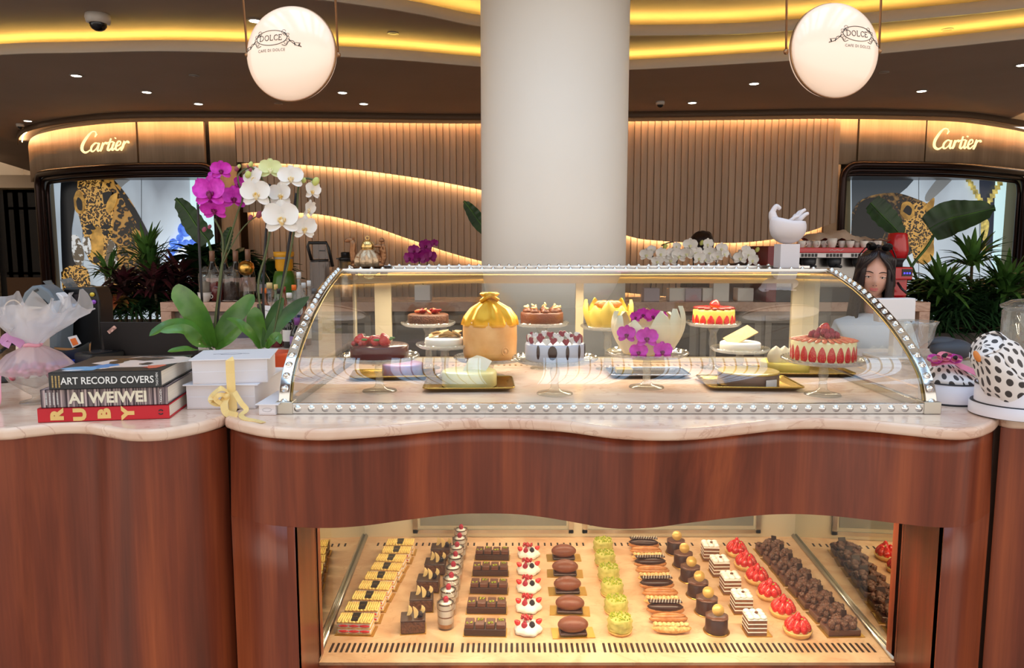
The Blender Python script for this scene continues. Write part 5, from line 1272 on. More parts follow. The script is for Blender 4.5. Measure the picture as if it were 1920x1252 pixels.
bf = MB(); q = P(185, 668, z=ZK); bf.box((q.x-.06, 2.80, ZK+.0005), (q.x+.02, 2.95, ZK+.012)); tag(bf.build('blue_folder', mat('blue_plastic', (34, 62, 170), .3), bevel=.002), 'flat blue folder lying at the foot of the black laptop', 'folder')
tm = thing('card_terminal', 'black card terminal lying under the laptop side of the printers', 'payment terminal', Vector((P(172, 655, Y=2.9).x, 2.88, ZK+.0005)), R(-25))
b = MB(); b.box((-.05, -.03, 0), (.05, .12, .045)); b.build('body', black, tm, bevel=.008, bseg=3)
b = MB(); b.box((-.04, .0, .045), (.04, .07, .047)); b.build('screen', MAT['dark_screen'], tm)
cb = MB(); cb.tube(spline([P(0, 660, z=ZK+.05), P(20, 645, z=ZK+.07), P(40, 650, z=ZK+.06), P(50, 668, z=ZK+.03), P(30, 690, z=ZK+.01), P(5, 700, z=ZK+.006)], 6), .007, 8); tag(cb.build('black_cable', black), 'thick black cable looping behind the cellophane gift bowl', 'cable')
ms = thing('desk_phone', 'dark grey handset at the left edge behind the gift bowl', 'phone', Vector((P(-10, 690, Y=2.5).x, 2.45, ZK+.0005)), .3)
b = MB(); b.box((-.07, 0, 0), (.07, .13, .05)); b.build('body', darkgrey, ms, bevel=.012, bseg=3); b = MB(); b.box((-.02, .02, .05), (.02, .05, .053)); b.build('buttons', white, ms)
# ------------------------------------------------------------------ glass bowl wrapped in cellophane
cello = glass('cellophane', (.97, .97, .98), 1.6, 1.5, .12, .40, (.97, .94, .95)); cello2 = glass('cellophane_pink', (.97, .90, .92), 1.4, 1.5, .12, .40, (.95, .80, .86))
q = P(45, 762, z=ZK); bw = thing('wrapped_gift_bowl', 'footed glass bowl of red sweets wrapped in flaring cellophane with pink ribbon', 'gift bowl', (q.x, q.y+.06, ZK+.0005))
b = MB(); b.lathe([(.045, 0), (.043, .005), (.012, .012), (.012, .022), (.03, .035), (.065, .065), (.085, .098), (.082, .098), (.060, .068), (.0001, .04)], seg=36, wob=lambda a, j: .02*sin(14*a) if 4 <= j <= 7 else 0); b.build('glass_bowl', cg, bw)
b = MB()
for i in range(30):
    a = i*2.4; r_ = .013*math.sqrt(i); b.at((r_*cos(a), r_*sin(a), .088+.022*(1-r_/.075)+rb.uniform(-.004, .006)), (rb.uniform(0, 3), rb.uniform(0, 3), 0)); b.ell((0, 0, 0), (.012, .010, .010), 8, 5)
b.m = 0; b.build('red_sweets', mat('red_candy', (158, 26, 52), .3, col2=(222, 160, 180), scale=40), bw)
def crumple(s_): 
    from mathutils import noise
    return lambda p: noise.noise(Vector(p)*s_)
cr = crumple(22); cr2 = crumple(60)
def wrap(prof_, mats, nm, seg=60, amp=.010, pleat=0, sx=1, lean=0, spikes=0):
    rows = []
    for j, (r, z) in enumerate(prof_):
        row = []
        for i in range(seg):
            a = 2*PI*i/seg; rr = r*(1+pleat*sin(a*13+j*.4)+spikes*(j/len(prof_))*(abs(sin(a*2.5))-.4)); p = Vector((rr*cos(a)*sx+lean*max(0, z-.17), rr*sin(a), z)); k = amp*min(1, r/.05)
            p += Vector((cr(p), cr(p+Vector((3, 1, 0))), cr(p+Vector((0, 5, 2)))))*k+Vector((cr2(p), cr2(p+Vector((1, 0, 0))), 0))*k*.5
            if spikes and j == len(prof_)-1: p.z += .028*sin(a*5+1)+.014*sin(a*11)
            row.append(p)
        rows.append(row)
    b = MB(); b.grid(rows, True); return b.build(nm, mats, bw, normals=False)
wrap([(.092, .090), (.102, .100), (.092, .118), (.066, .142), (.036, .160), (.018, .170)], cello2, 'cellophane_skirt', pleat=.05, amp=.008)
wrap([(.018, .170), (.024, .185), (.048, .21), (.078, .235), (.102, .262), (.120, .292)], cello, 'cellophane_flare', pleat=.03, sx=1.12, lean=.12, spikes=.35, amp=.022)
wrap([(.016, .170), (.020, .185), (.032, .205), (.048, .23), (.062, .258)], cello, 'cellophane_flare', seg=50, pleat=.06, sx=1.3, lean=.1, spikes=.3, amp=.025)
b = MB(); b.tube([(.020*cos(a), .020*sin(a), .170+.002*sin(3*a)) for a in [k*PI/8 for k in range(17)]], .006, 6); b.build('pink_tie', mat('pink_satin', (232, 160, 180), .4), bw)
b = MB(); b.ribbon(spline([(-.02, -.015, .170), (-.06, -.01, .195), (-.085, 0, .182), (-.055, -.015, .172)], 5), .024, (0, -1, .3), .0006); b.build('ribbon_loop', mat('mauve_satin', (190, 130, 180), .4), bw)
b = MB(); b.ribbon(spline([(-.075, -.05, .10), (-.055, -.085, .06), (-.055, -.09, .02), (-.075, -.08, .002)], 5), .020, (.3, -1, 0), .0006); b.build('ribbon_tail', MAT['pink_satin'], bw)
# grey seat back behind the orchids
st = thing('grey_stool', 'rounded grey stool back standing behind the white gift boxes', 'stool', (P(452, 650, Y=3.75).x, 3.75, 0))
b = MB(); rows = []
for j in range(7):
    z = 1.04+.115*j/6; k = .105*(1-.25*(j/6)**3); rows.append([(x*k, -.02+.03*x*x, z) for x in [-1+2*i/8 for i in range(9)]]+[(x*k, .01+.03*x*x, z) for x in [1-2*i/8 for i in range(9)]])
b.grid(rows, True, True, True); b.build('backrest', mat('grey_fabric', (92, 84, 96), .8), st)
b = MB(); b.cyl((0, .15, .72), .17, .06, 24); b.build('seat', MAT['grey_fabric'], st)
for sx_, sy_ in ((1, 1), (1, -1), (-1, 1), (-1, -1)): b = MB(); b.tube([(.10*sx_, .15+.10*sy_, .72), (.17*sx_, .15+.17*sy_, 0)], .012, 8); b.build('leg', black, st)
b = MB(); b.tube([(0, .02, .74), (0, .0, 1.05)], .012, 8); b.build('back_support', black, st)
# ------------------------------------------------------------------ orchids
leafm = mat('orchid_leaf', (62, 104, 34), .35, col2=(96, 142, 52), scale=10, coat=.2); leafd = mat('dark_orchid_leaf', (40, 76, 34), .4, col2=(70, 110, 44), scale=10)
stemm = mat('orchid_stem', (84, 92, 52), .5); stake = mat('black_stake', (30, 26, 30), .5); budm = mat('pink_bud', (150, 70, 90), .5); budg = mat('green_bud', (206, 212, 120), .5)
def leaf(b, pts, w, nrm=(0, -1, .4), fold=.12, tip=.9):
    c = spline(pts, 6); n = len(c); rows = []
    for i, p in enumerate(c):
        v = i/(n-1); d = (c[min(i+1, n-1)]-c[max(i-1, 0)]).normalized(); N = Vector(nrm); a = d.cross(N).normalized(); N2 = a.cross(d)
        ww = w*(.28+.72*sin(PI*min(1, v*.95+.05))**.7)*(1 if v < tip else max(.05, ((1-v)/(1-tip))**.5)); ww *= .5
        rows.append([p+a*x*ww+N2*(abs(x)*ww*fold*2) for x in (-1, -.5, 0, .5, 1)])
    b.grid(rows)
def bud(b, p, r, d=(0, 0, 1)): b.at(p, (0, .5, 0)); b.ell((0, 0, 0), (r*.75, r*.75, r), 10, 6)
Yo = 2.45
def q_(u, v, dy=0): return P(u, v, Y=Yo+dy)
om = thing('magenta_orchid', 'tall potted orchid with magenta flowers behind the white gift boxes', 'orchid', (0, 0, 0))
pc = q_(398, 676); 
b = MB(); b.at((pc.x, Yo+.02, ZK+.0005)); b.lathe([(.045, 0), (.058, .09), (.061, .095), (.056, .095), (.052, .085), (.0001, .085)], seg=28); b.build('pot', mat('white_ceramic', (224, 220, 214), .25), om)
for pts, w, nr in (([q_(398, 650), q_(378, 600, -.02), q_(352, 565, -.02), q_(324, 540, .02)], .088, (-.3, -1, .2)), ([q_(396, 652), q_(360, 612, -.05), q_(320, 610, -.10), q_(280, 630, -.14)], .062, (0, -.5, 1)),
    ([q_(396, 656), q_(372, 640, -.08), q_(345, 618, -.12), q_(300, 622, -.16)], .040, (0, -1, .6)), ([q_(402, 650), q_(425, 610), q_(452, 580), q_(476, 552, .02)], .060, (.2, -1, .3)), ([q_(394, 658), q_(370, 656, -.1), q_(345, 655, -.14), q_(314, 659, -.16)], .034, (0, -.6, 1)),
    ([q_(404, 654), q_(425, 640, -.04), q_(445, 622, -.05), q_(458, 608, -.05)], .030, (.2, -1, .4))):
    b = MB(); leaf(b, pts, w, nr); b.build('leaf', leafm, om)
for pts, r, m_ in (([q_(400, 652), q_(404, 590), q_(413, 530), q_(418, 480), q_(416, 440), q_(402, 410)], .0032, stemm), ([q_(400, 650), q_(408, 560), q_(415, 500), q_(430, 450), q_(445, 400), q_(455, 370), q_(446, 330), q_(470, 312)], .003, stemm),
    ([q_(415, 500), q_(440, 450), q_(462, 420), q_(486, 402)], .002, stemm), ([q_(394, 655), q_(384, 600, .02), q_(379, 560, .02)], .0028, stake), ([q_(379, 565, .02), q_(374, 470, .02), q_(371, 380, .02)], .0042, stake), ([q_(403, 652, .01), q_(412, 560, .01), q_(420, 480, .01)], .004, stake)):
    b = MB(); b.tube(spline(pts, 5), r, 7); b.build('stem' if m_ is stemm else 'stake', m_, om)
for i, (u, v, s, rx, rz, dy) in enumerate(((415, 320, 19, 0, .25, 0), (396, 362, 32, -.1, -.15, -.05), (438, 372, 24, 0, .5, .0), (374, 352, 19, 0, -1.1, 0), (402, 392, 24, .5, 0, -.02), (446, 345, 16, 0, 1.2, .03), (402, 332, 12, -.6, .5, .05))):
    orchid_flower('flower', (mag, maglip), q_(u, v, dy), s/1400*Yo*1.02, rx, rz, om)
for (u, v, r) in ((486, 402, .013), (470, 408, .010), (383, 430, .009), (393, 425, .008), (444, 316, .010), (470, 318, .008), (466, 312, .007)): b = MB(); bud(b, q_(u, v), r); b.build('bud', budm, om)
ow = thing('white_orchid', 'tall orchid with white flowers in an orange pot beside the cake case', 'orchid', (0, 0, 0))
pc = q_(506, 670)
b = MB(); b.at((pc.x-.0, Yo+.06, ZK+.0005)); b.lathe([(.044, 0), (.055, .09), (.058, .10), (.054, .10), (.050, .09), (.0001, .088)], seg=28); b.build('pot', mat('orange_pot', (214, 84, 38), .45), ow)
for pts, w, nr, m_ in (([q_(494, 652), q_(484, 620), q_(480, 595, -.02), q_(478, 575, -.02)], .062, (0, -1, .2), leafm), ([q_(498, 652), q_(520, 610), q_(550, 580, .02), q_(580, 556, .02)], .046, (.2, -1, .4), leafd), ([q_(490, 655), q_(468, 625, -.04), q_(445, 606, -.06), q_(424, 597, -.08)], .040, (-.1, -.7, 1), leafm),
    ([q_(496, 650), q_(505, 610), q_(518, 580), q_(532, 558)], .040, (.5, -1, .2), leafd), ([q_(500, 652), q_(508, 640, -.04), q_(520, 630, -.05), q_(526, 645, -.06)], .030, (.2, -1, .5), leafm)):
    b = MB(); leaf(b, pts, w, nr, tip=.8); b.build('leaf', m_, ow)
for pts, r, m_ in (([q_(500, 640), q_(484, 540), q_(497, 480), q_(506, 430), q_(504, 370), q_(488, 330), q_(470, 312)], .0034, stemm), ([q_(510, 640), q_(530, 540), q_(545, 470), q_(556, 400), q_(560, 350), q_(572, 335), q_(590, 338)], .0034, stemm), ([q_(497, 645, .01), q_(494, 520, .01), q_(506, 345, .01)], .0042, stake), ([q_(512, 645, .01), q_(535, 500, .01), q_(556, 362, .01)], .0045, stake)):
    b = MB(); b.tube(spline(pts, 5), r, 7); b.build('stem' if m_ is stemm else 'stake', m_, ow)
for (u, v, s, rx, rz, dy, k) in ((482, 364, 29, 0, -.1, -.05, 0), (478, 336, 24, -.2, -.5, .0, 0), (507, 318, 21, -.1, .3, 0, 1), (546, 334, 24, -.1, .1, -.02, 0), (528, 366, 24, 0, -.3, -.02, 0), (530, 410, 35, 0, -.1, -.06, 0), (569, 428, 25, .1, .9, -.02, 0), (584, 358, 19, 0, 1.0, 0, 0), (577, 392, 19, .2, 1.3, 0, 0), (520, 385, 18, .2, -.6, .03, 0)):
    orchid_flower('flower', (whp_, whlip) if not k else (grp, grlip), q_(u, v, dy), s/1400*Yo*1.02, rx, rz, ow)
for (u, v, r) in ((465, 327, .013), (592, 340, .015), (570, 338, .010), (448, 312, .008), (470, 308, .010)): b = MB(); bud(b, q_(u, v), r); b.build('bud', budg, ow)
# ================================================================== right counter
hat = mat('white_hatbox', (230, 222, 226), .5); hatdark = mat('black_trim_band', (30, 26, 32), .5)
def hatbox(label, u, v, r, h, rim=False):
    q = P(u, v, z=ZK); t = thing('round_box', label, 'box', (q.x, q.y+r, ZK+.0005))
    b = MB(); b.lathe([(r, .005), (r, h), (r-.003, h), (r-.003, .006), (.0001, .006)], seg=56, caps=False); b.build('box_wall', hat, t)
    b = MB(); b.lathe([(r+.0005, 0), (r+.0005, .004), (.0001, .0042)], seg=56); b.build('base_band', hatdark, t)
    if rim:
        b = MB(); b.lathe([(r+.012, .003), (r+.012, .034), (r+.009, .034), (r+.009, .003)], seg=56, caps=False); b.build('lid_wall', hat, t)
        b = MB(); b.lathe([(r+.0085, .0045), (r+.0085, .036), (r+.0005, .036)], seg=56, caps=False); b.build('lid_lining', hatdark, t)
    b = MB(); b.lathe([(r+.0006, h-.003), (r+.0006, h+.0008), (r-.0035, h+.0008)], seg=56, caps=False); b.build('rim_band', hatdark, t)
    return t, Vector((q.x, q.y+r, ZK)), r, h
def dots():
    m = bpy.data.materials.new('polka_dot_paper'); m.use_nodes = True; nt = m.node_tree; b = nt.nodes['Principled BSDF']
    uv = nt.nodes.new('ShaderNodeUVMap'); mp = nt.nodes.new('ShaderNodeMapping'); mp.inputs['Rotation'].default_value = (0, 0, PI/4); mp.inputs['Scale'].default_value = (38, 38, 38); nt.links.new(uv.outputs[0], mp.inputs[0])
    fr = nt.nodes.new('ShaderNodeVectorMath'); fr.operation = 'FRACTION'; nt.links.new(mp.outputs[0], fr.inputs[0])
    sb = nt.nodes.new('ShaderNodeVectorMath'); sb.operation = 'SUBTRACT'; sb.inputs[1].default_value = (.5, .5, 0); nt.links.new(fr.outputs[0], sb.inputs[0])
    mu = nt.nodes.new('ShaderNodeVectorMath'); mu.operation = 'MULTIPLY'; mu.inputs[1].default_value = (1, 1, 0); nt.links.new(sb.outputs[0], mu.inputs[0])
    ln = nt.nodes.new('ShaderNodeVectorMath'); ln.operation = 'LENGTH'; nt.links.new(mu.outputs[0], ln.inputs[0])
    r = nt.nodes.new('ShaderNodeValToRGB'); e = r.color_ramp.elements; e[0].position = .29; e[0].color = (*srgb((64, 58, 58)), 1); e[1].position = .32; e[1].color = (*srgb((236, 230, 228)), 1)
    nt.links.new(ln.outputs['Value'], r.inputs[0]); nt.links.new(r.outputs[0], b.inputs['Base Color']); b.inputs['Roughness'].default_value = .55; MAT['polka'] = m; return m
polka = dots()
from mathutils import noise as _ns
def sheet(name, fn, nu, nv, m, par, lu, lv):
    """a paper surface p=fn(s,t) with measured uv so the dots keep their size"""
    vs = [fn(i/(nu-1), j/(nv-1)) for j in range(nv) for i in range(nu)]; fs = [(j*nu+i, j*nu+i+1, (j+1)*nu+i+1, (j+1)*nu+i) for j in range(nv-1) for i in range(nu-1)]
    me = bpy.data.meshes.new(name); me.from_pydata([tuple(v) for v in vs], [], fs); me.materials.append(m); uvl = me.uv_layers.new()
    for p in me.polygons:
        p.use_smooth = True
        for li in p.loop_indices: k = me.loops[li].vertex_index; uvl.data[li].uv = ((k % nu)/(nu-1)*lu, (k//nu)/(nv-1)*lv)
    o = bpy.data.objects.new(name, me); C.objects.link(o); o.parent = par; s = o.modifiers.new('s', 'SOLIDIFY'); s.thickness = .0012; return o
t, c1_, r1, h1 = hatbox('white round box with black trim next to the right end of the cake case', 1808, 763, .080, .062)
w1 = thing('polka_dot_bundle', 'flat bundle of dotted white paper with pink ribbon in the box by the case', 'gift wrap', (c1_.x, c1_.y, ZK+h1+.0015))
def f1_(s, v):
    a = -PI*.5+2*PI*s; rr = .078*(1-v*.98); z = .050*(1-(1-v)**2)+.010; x = rr*cos(a)*1.02-.028*v; y = rr*sin(a)
    n = _ns.noise(Vector((x*18, y*18, v*2)))*.016*v*(1.2-v); return Vector((x, y, z+n-.010*(1-v)))
sheet('dotted_paper', f1_, 48, 12, polka, w1, .50, .10)
b = MB(); b.ribbon(spline([(-.075, -.03, .055), (-.03, -.05, .065), (.0, -.05, .05), (.05, -.055, .028)], 6), .030, (0, -.6, 1), .0006); b.build('pink_ribbon', mat('rose_satin', (226, 130, 160), .35), w1)
for k, (x, z, rz) in enumerate(((-.045, .078, 0), (-.02, .072, .6), (-.07, .070, -.5))):
    b = MB(); b.ribbon([(x+.017*cos(a), -.045-.01*sin(rz), z+.012*sin(a)) for a in [q*PI/7 for q in range(15)]], .022, lambda q: (cos(q*2*PI), 0, sin(q*2*PI)), .0006); b.build('bow_loop', MAT['rose_satin'] if k == 0 else mat('magenta_satin', (190, 40, 160), .35), w1)
t, c2_, r2_, h2_ = hatbox('larger white round box set in its lid at the right edge of the counter', 1950, 793, .098, .085, True)
w2 = thing('polka_dot_parcel', 'tilted cone of dotted white paper standing in the right-edge round box', 'gift wrap', (c2_.x, c2_.y, ZK+h2_-.02))
ax0 = Vector((.005, -.02, -.005)); ax1 = P(1845, 650, Y=c2_.y-.06)-Vector((c2_.x, c2_.y, ZK+h2_-.02)); D = (ax1-ax0); Dn = D.normalized(); S1 = Vector((Dn.z, 0, -Dn.x)).normalized(); S2 = Dn.cross(S1)
def f2_(s, v):
    a = -PI*.5+2*PI*s; rr = .088*(1-v)**.6+.066*min(1, v*1.0); rr = .088-.044*v+.008*sin(3*a+v*2)*v; L = v*1.0
    p = ax0+D*L+S1*(rr*cos(a))+S2*(rr*sin(a)*.8); n = _ns.noise(p*20)*.012; return p+S1*n+Dn*(.014*sin(2*a)*v+n)
sheet('dotted_paper', f2_, 60, 14, polka, w2, .50, .15)
def f3_(s, v):
    a = -PI*.5+2*PI*s; k = 1-v; return ax0+D*(.985)+S1*(.045*k*cos(a))+S2*(.037*k*sin(a))+Dn*(.012*v+.010*sin(2*a)*k)
sheet('folded_paper_end', f3_, 30, 6, polka, w2, .20, .05)
b = MB(); pt = P(1832, 668, Y=c2_.y-.10)-Vector((c2_.x, c2_.y, ZK+h2_-.02)); b.at(pt, (0, -.5, 0)); b.ell((0, 0, 0), (.008, .006, .017), 10, 6); b.build('orange_biscuit', mat('orange_biscuit', (214, 130, 60), .6), w2)
b = MB(); b.ribbon(spline([(-.035, -.085, .005), (.0, -.095, .03), (.05, -.09, .06)], 6), .045, (0, -1, .2), .0006); b.build('pink_ribbon', MAT['rose_satin'], w2)
# glass biscuit jar
q = P(1912, 700, z=ZK); jr = thing('glass_biscuit_jar', 'large lidded glass jar holding biscuits behind the right round boxes', 'jar', (q.x+.02, 2.62, ZK+.0005))
zt_ = P(1880, 582, Y=2.55).z-ZK
b = MB(); b.lathe([(.105, 0), (.110, .012), (.110, zt_-.01), (.104, zt_), (.101, zt_), (.106, zt_-.012), (.106, .015), (.0001, .012)], seg=48, caps=False); b.build('jar_wall', cg, jr)
b = MB(); b.lathe([(.116, zt_+.001), (.118, zt_+.010), (.085, zt_+.028), (.03, zt_+.036), (.012, zt_+.038), (.014, zt_+.050), (.022, zt_+.064), (.016, zt_+.080), (.0001, zt_+.082)], seg=48); b.build('lid', cg, jr)
b = MB()
for i in range(26): a = i*2.4; r_ = .018*math.sqrt(i); b.at((r_*cos(a), r_*sin(a), .03+.02*(i % 3)), (rb.uniform(-.6, .6), rb.uniform(-.6, .6), 0)); b.ell((0, 0, 0), (.024, .024, .009), 12, 5)
b.build('biscuits', mat('pink_biscuit', (214, 170, 140), .7, col2=(190, 90, 110), scale=20), jr)
# grey bag, register, crystal bowl
bg = thing('grey_cushion_bag', 'dark grey padded bag lying behind the dotted bundle', 'bag', (P(1786, 660, Y=3.02).x, 3.02, ZK+.0005))
b = MB(); b.ell((0, 0, .04), (.085, .06, .040), 24, 10, lambda p: 1.0+.06*sin(5*p.x)); b.ell((-.03, .02, .066), (.06, .04, .024), 20, 8); b.build('padded_body', mat('slate_fabric', (66, 68, 76), .6), bg)
rg = thing('cash_register', 'plain white square screen unit beside the right end of the cake case', 'cash register', (0, 0, 0))
b = MB(); slab4(b, [(1648, 560), (1718, 559), (1716, 602), (1648, 604)], 3.0, .05); b.build('screen_housing', white, rg, bevel=.004)
qa = P(1682, 604, Y=3.02); b = MB(); b.box((qa.x-.02, 3.0, ZK+.01), (qa.x+.02, 3.04, qa.z+.005)); b.build('stand_neck', white, rg, bevel=.003)
b = MB(); b.box((qa.x-.08, 2.99, ZK+.0005), (qa.x+.08, 3.14, ZK+.012)); b.build('stand_foot', white, rg, bevel=.003)
q = P(1716, 655, Y=2.88); cbw = thing('cut_glass_bowl', 'tall cut-glass footed bowl below the white register screen', 'bowl', (q.x, 2.88, ZK+.0005)); zc = P(1716, 603, Y=2.85).z-ZK
b = MB(); b.lathe([(.045, 0), (.043, .006), (.018, .016), (.016, .04), (.035, .06), (.058, .10), (.066, zc-.02), (.075, zc), (.071, zc), (.060, zc-.02), (.052, .10), (.0001, .055)], seg=40, wob=lambda a, j: .035*abs(sin(10*a)) if 4 <= j <= 8 else 0); b.build('bowl_body', cg, cbw)
# ------------------------------------------------------------------ things standing on the case
ZT2 = 1.4745
sc_ = thing('hand_sculpture', 'white sculpture of a hand in a bowl on a square pedestal, atop the case', 'sculpture', (P(1476, 495, Y=2.82).x, 2.83, ZT2+.001))
m_pl = mat('white_plaster', (226, 218, 220), .45)
hz = P(1476, 458, Y=2.83).z-ZT2
b = MB(); b.box((-.036, -.036, 0), (.036, .036, hz)); b.build('pedestal', m_pl, sc_, bevel=.002)
b = MB(); rows = []
for j in range(10):
    ph = -PI/2+PI*.62*j/9; k = cos(ph); z = .062+.062*sin(ph)
    rows.append([(.070*k*cos(a)*(1.0+.06*sin(2*a)), .055*k*sin(a), hz+z+.018*max(0, -cos(a))*max(0, j-5)/4) for a in [q*PI/14 for q in range(28)]])
inner = [[(x*.86, y*.86, (z-hz)*.9+hz+.010) for x, y, z in r] for r in reversed(rows)]
b.grid(rows+inner, True, True, True); b.build('bowl', m_pl, sc_)
# the hand rising from the bowl: palm, a wrist curl and five bent fingers, one skinned surface
def skin2(name, joints, par, m, sub=2, k=1.0, o=(0, 0, 0)):
    joints = [(p, [((Vector(q)-Vector(o))*k+Vector(o), r*k) for q, r in ch]) for p, ch in joints]
    # bmesh route so the skin layer exists
    bm = bmesh.new(); ly = bm.verts.layers.skin.verify(); vv = []
    for ch in joints:
        prev = ch[0]
        for (p, r) in ch[1]:
            v = bm.verts.new(p); v[ly].radius = (r, r); v[ly].use_root = (len(vv) == 0); vv.append(v)
            if prev is not None: bm.edges.new((vv[prev], v))
            prev = len(vv)-1
    me = bpy.data.meshes.new(name); bm.to_mesh(me); bm.free(); o = bpy.data.objects.new(name, me); C.objects.link(o); o.parent = par
    sk = o.modifiers.new('skin', 'SKIN'); sk.use_smooth_shade = True; s = o.modifiers.new('s', 'SUBSURF'); s.levels = sub; s.render_levels = sub; me.materials.append(m); return o
B0 = hz+.055
skin2('hand', [(None, [((-.050, 0, B0+.06), .010), ((-.048, 0, B0+.035), .014), ((-.030, 0, B0+.005), .020), ((-.005, 0, B0+.0), .022), ((.015, 0, B0+.012), .018)]),
  (0, [((-.036, 0, B0+.068), .009), ((-.024, 0, B0+.058), .006)]),
  (4, [((.030, -.016, B0+.026), .0075), ((.045, -.018, B0+.042), .0065), ((.056, -.018, B0+.046), .005)]), (4, [((.028, -.004, B0+.032), .0075), ((.040, -.004, B0+.052), .0065), ((.052, -.004, B0+.058), .005)]),
  (4, [((.026, .008, B0+.032), .0075), ((.036, .010, B0+.050), .006), ((.046, .010, B0+.054), .005)]), (4, [((.022, .018, B0+.026), .0065), ((.028, .022, B0+.040), .0055), ((.034, .022, B0+.044), .0045)]),
  (3, [((-.002, -.022, B0+.020), .0075), ((.012, -.026, B0+.034), .006), ((.024, -.026, B0+.036), .005)])], sc_, m_pl, k=1.22, o=(0, 0, hz+.04))
# bronze camel and rider with a domed load
cm = thing('camel_figurine', 'golden bronze figurine of a resting camel with a robed rider, atop the cake case', 'figurine', (P(690, 497, Y=2.83).x, 2.83, ZT2+.001))
bz = mat('antique_bronze', (150, 104, 70), .38, .75, bump=.8, bscale=90); bzg = mat('polished_bronze', (226, 188, 120), .2, .9)
S = 1400/2.83
def cxz(u, v): return ((u-690)/S, 0, (497-v)/S)
b = MB()
for x in (0,): b.ell((.002, 0, .030), (.056, .038, .038), 24, 12, lambda p: 1+.05*sin(9*p.x+4*p.z)); b.ell((-.02, 0, .012), (.05, .034, .012), 20, 6); b.ell((.03, -.012, .012), (.034, .016, .013), 16, 6)
b.tube([(-.046, 0, .018), (-.052, 0, .035), (-.056, 0, .062), (-.054, 0, .088), (-.058, 0, .102)], [.018, .015, .013, .012, .010], 12); b.ell((-.066, 0, .104), (.019, .009, .010), 12, 6); b.ell((-.079, 0, .101), (.008, .007, .006), 10, 6); b.ell((-.053, .005, .111), (.004, .003, .005), 6, 4); b.ell((-.053, -.005, .111), (.004, .003, .005), 6, 4)
b.tube([(-.05, -.02, .004), (-.02, -.03, .008), (.03, -.03, .006)], .006, 8); b.build('camel', bz, cm)
b = MB(); b.lathe([(.050, .006), (.050, .030), (.042, .050), (.028, .066), (.016, .074), (.0001, .076)], (.002, 0, 0), 48, lambda a, j: .10*sin(9*a+.5*j)*(1-j*.12)+.05*sin(4*a), sx=.98); b.build('draped_cloth', mat('silver_gilt', (200, 170, 136), .35, .7, bump=.8, bscale=60), cm)
b = MB(); b.lathe([(.024, .068), (.026, .082), (.020, .097), (.008, .104), (.0001, .105)], (.0, 0, 0), 24); b.tube([(.007*cos(a), 0, .112+.007*sin(a)) for a in [k*PI/7 for k in range(15)]], .002, 6); b.build('domed_load', bzg, cm)
skin2('rider_figure', [(None, [((.056, 0, .016), .015), ((.059, 0, .045), .015), ((.058, 0, .075), .014), ((.057, 0, .089), .007), ((.056, 0, .101), .0105)]), (2, [((.044, -.014, .084), .007), ((.032, -.016, .080), .006), ((.022, -.014, .084), .005)]), (2, [((.064, -.006, .076), .006), ((.063, -.010, .055), .0045)]), (0, [((.045, -.004, .004), .006), ((.040, -.010, .0015), .004)])], cm, bz)
b = MB(); b.lathe([(.010, .098), (.011, .104), (.006, .112), (.0001, .114)], (.053, .001, 0), 14); b.build('turban', bz, cm)
# ================================================================== back bar behind the island
ZBB = 1.15; YB0, YB1 = 5.55, 6.15
bx0 = P(300, 572, Y=YB0).x; bx1 = P(1745, 572, Y=YB0).x
bb = thing('back_bar', 'pink marble back bar with cabinet doors standing between the island and the shopfront', 'counter')
b = MB(); b.box((bx0, YB0, ZBB-.07), (bx1, YB1, ZBB)); b.build('marble_top', marble_mat('brown_pink_marble', (206, 168, 146), (182, 140, 118), (150, 104, 86), 3), bb, bevel=.004)
for x0, x1 in ((bx0, bx0+.08), (bx1-.08, bx1)): b = MB(); b.box((x0, YB0, 0), (x1, YB1, ZBB-.07)); b.build('marble_end', MAT['brown_pink_marble'], bb, bevel=.004)
b = MB(); b.box((bx0+.08, YB0+.06, .05), (bx1-.08, YB1-.02, ZBB-.071)); b.build('carcass', mat('taupe_cabinet', (120, 108, 98), .5), bb)
x = bx0+.12
while x < bx1-.5:
    b = MB(); b.box((x, YB0+.045, .12), (x+.46, YB0+.06, ZBB-.10)); d = b.build('cabinet_door', mat('taupe_door', (138, 126, 114), .5), bb, bevel=.003)
    b = MB(); b.box((x+.05, YB0+.040, .6), (x+.41, YB0+.045, ZBB-.16)); b.build('dark_inset', mat('grille_dark', (70, 62, 56), .6), d); x += .49
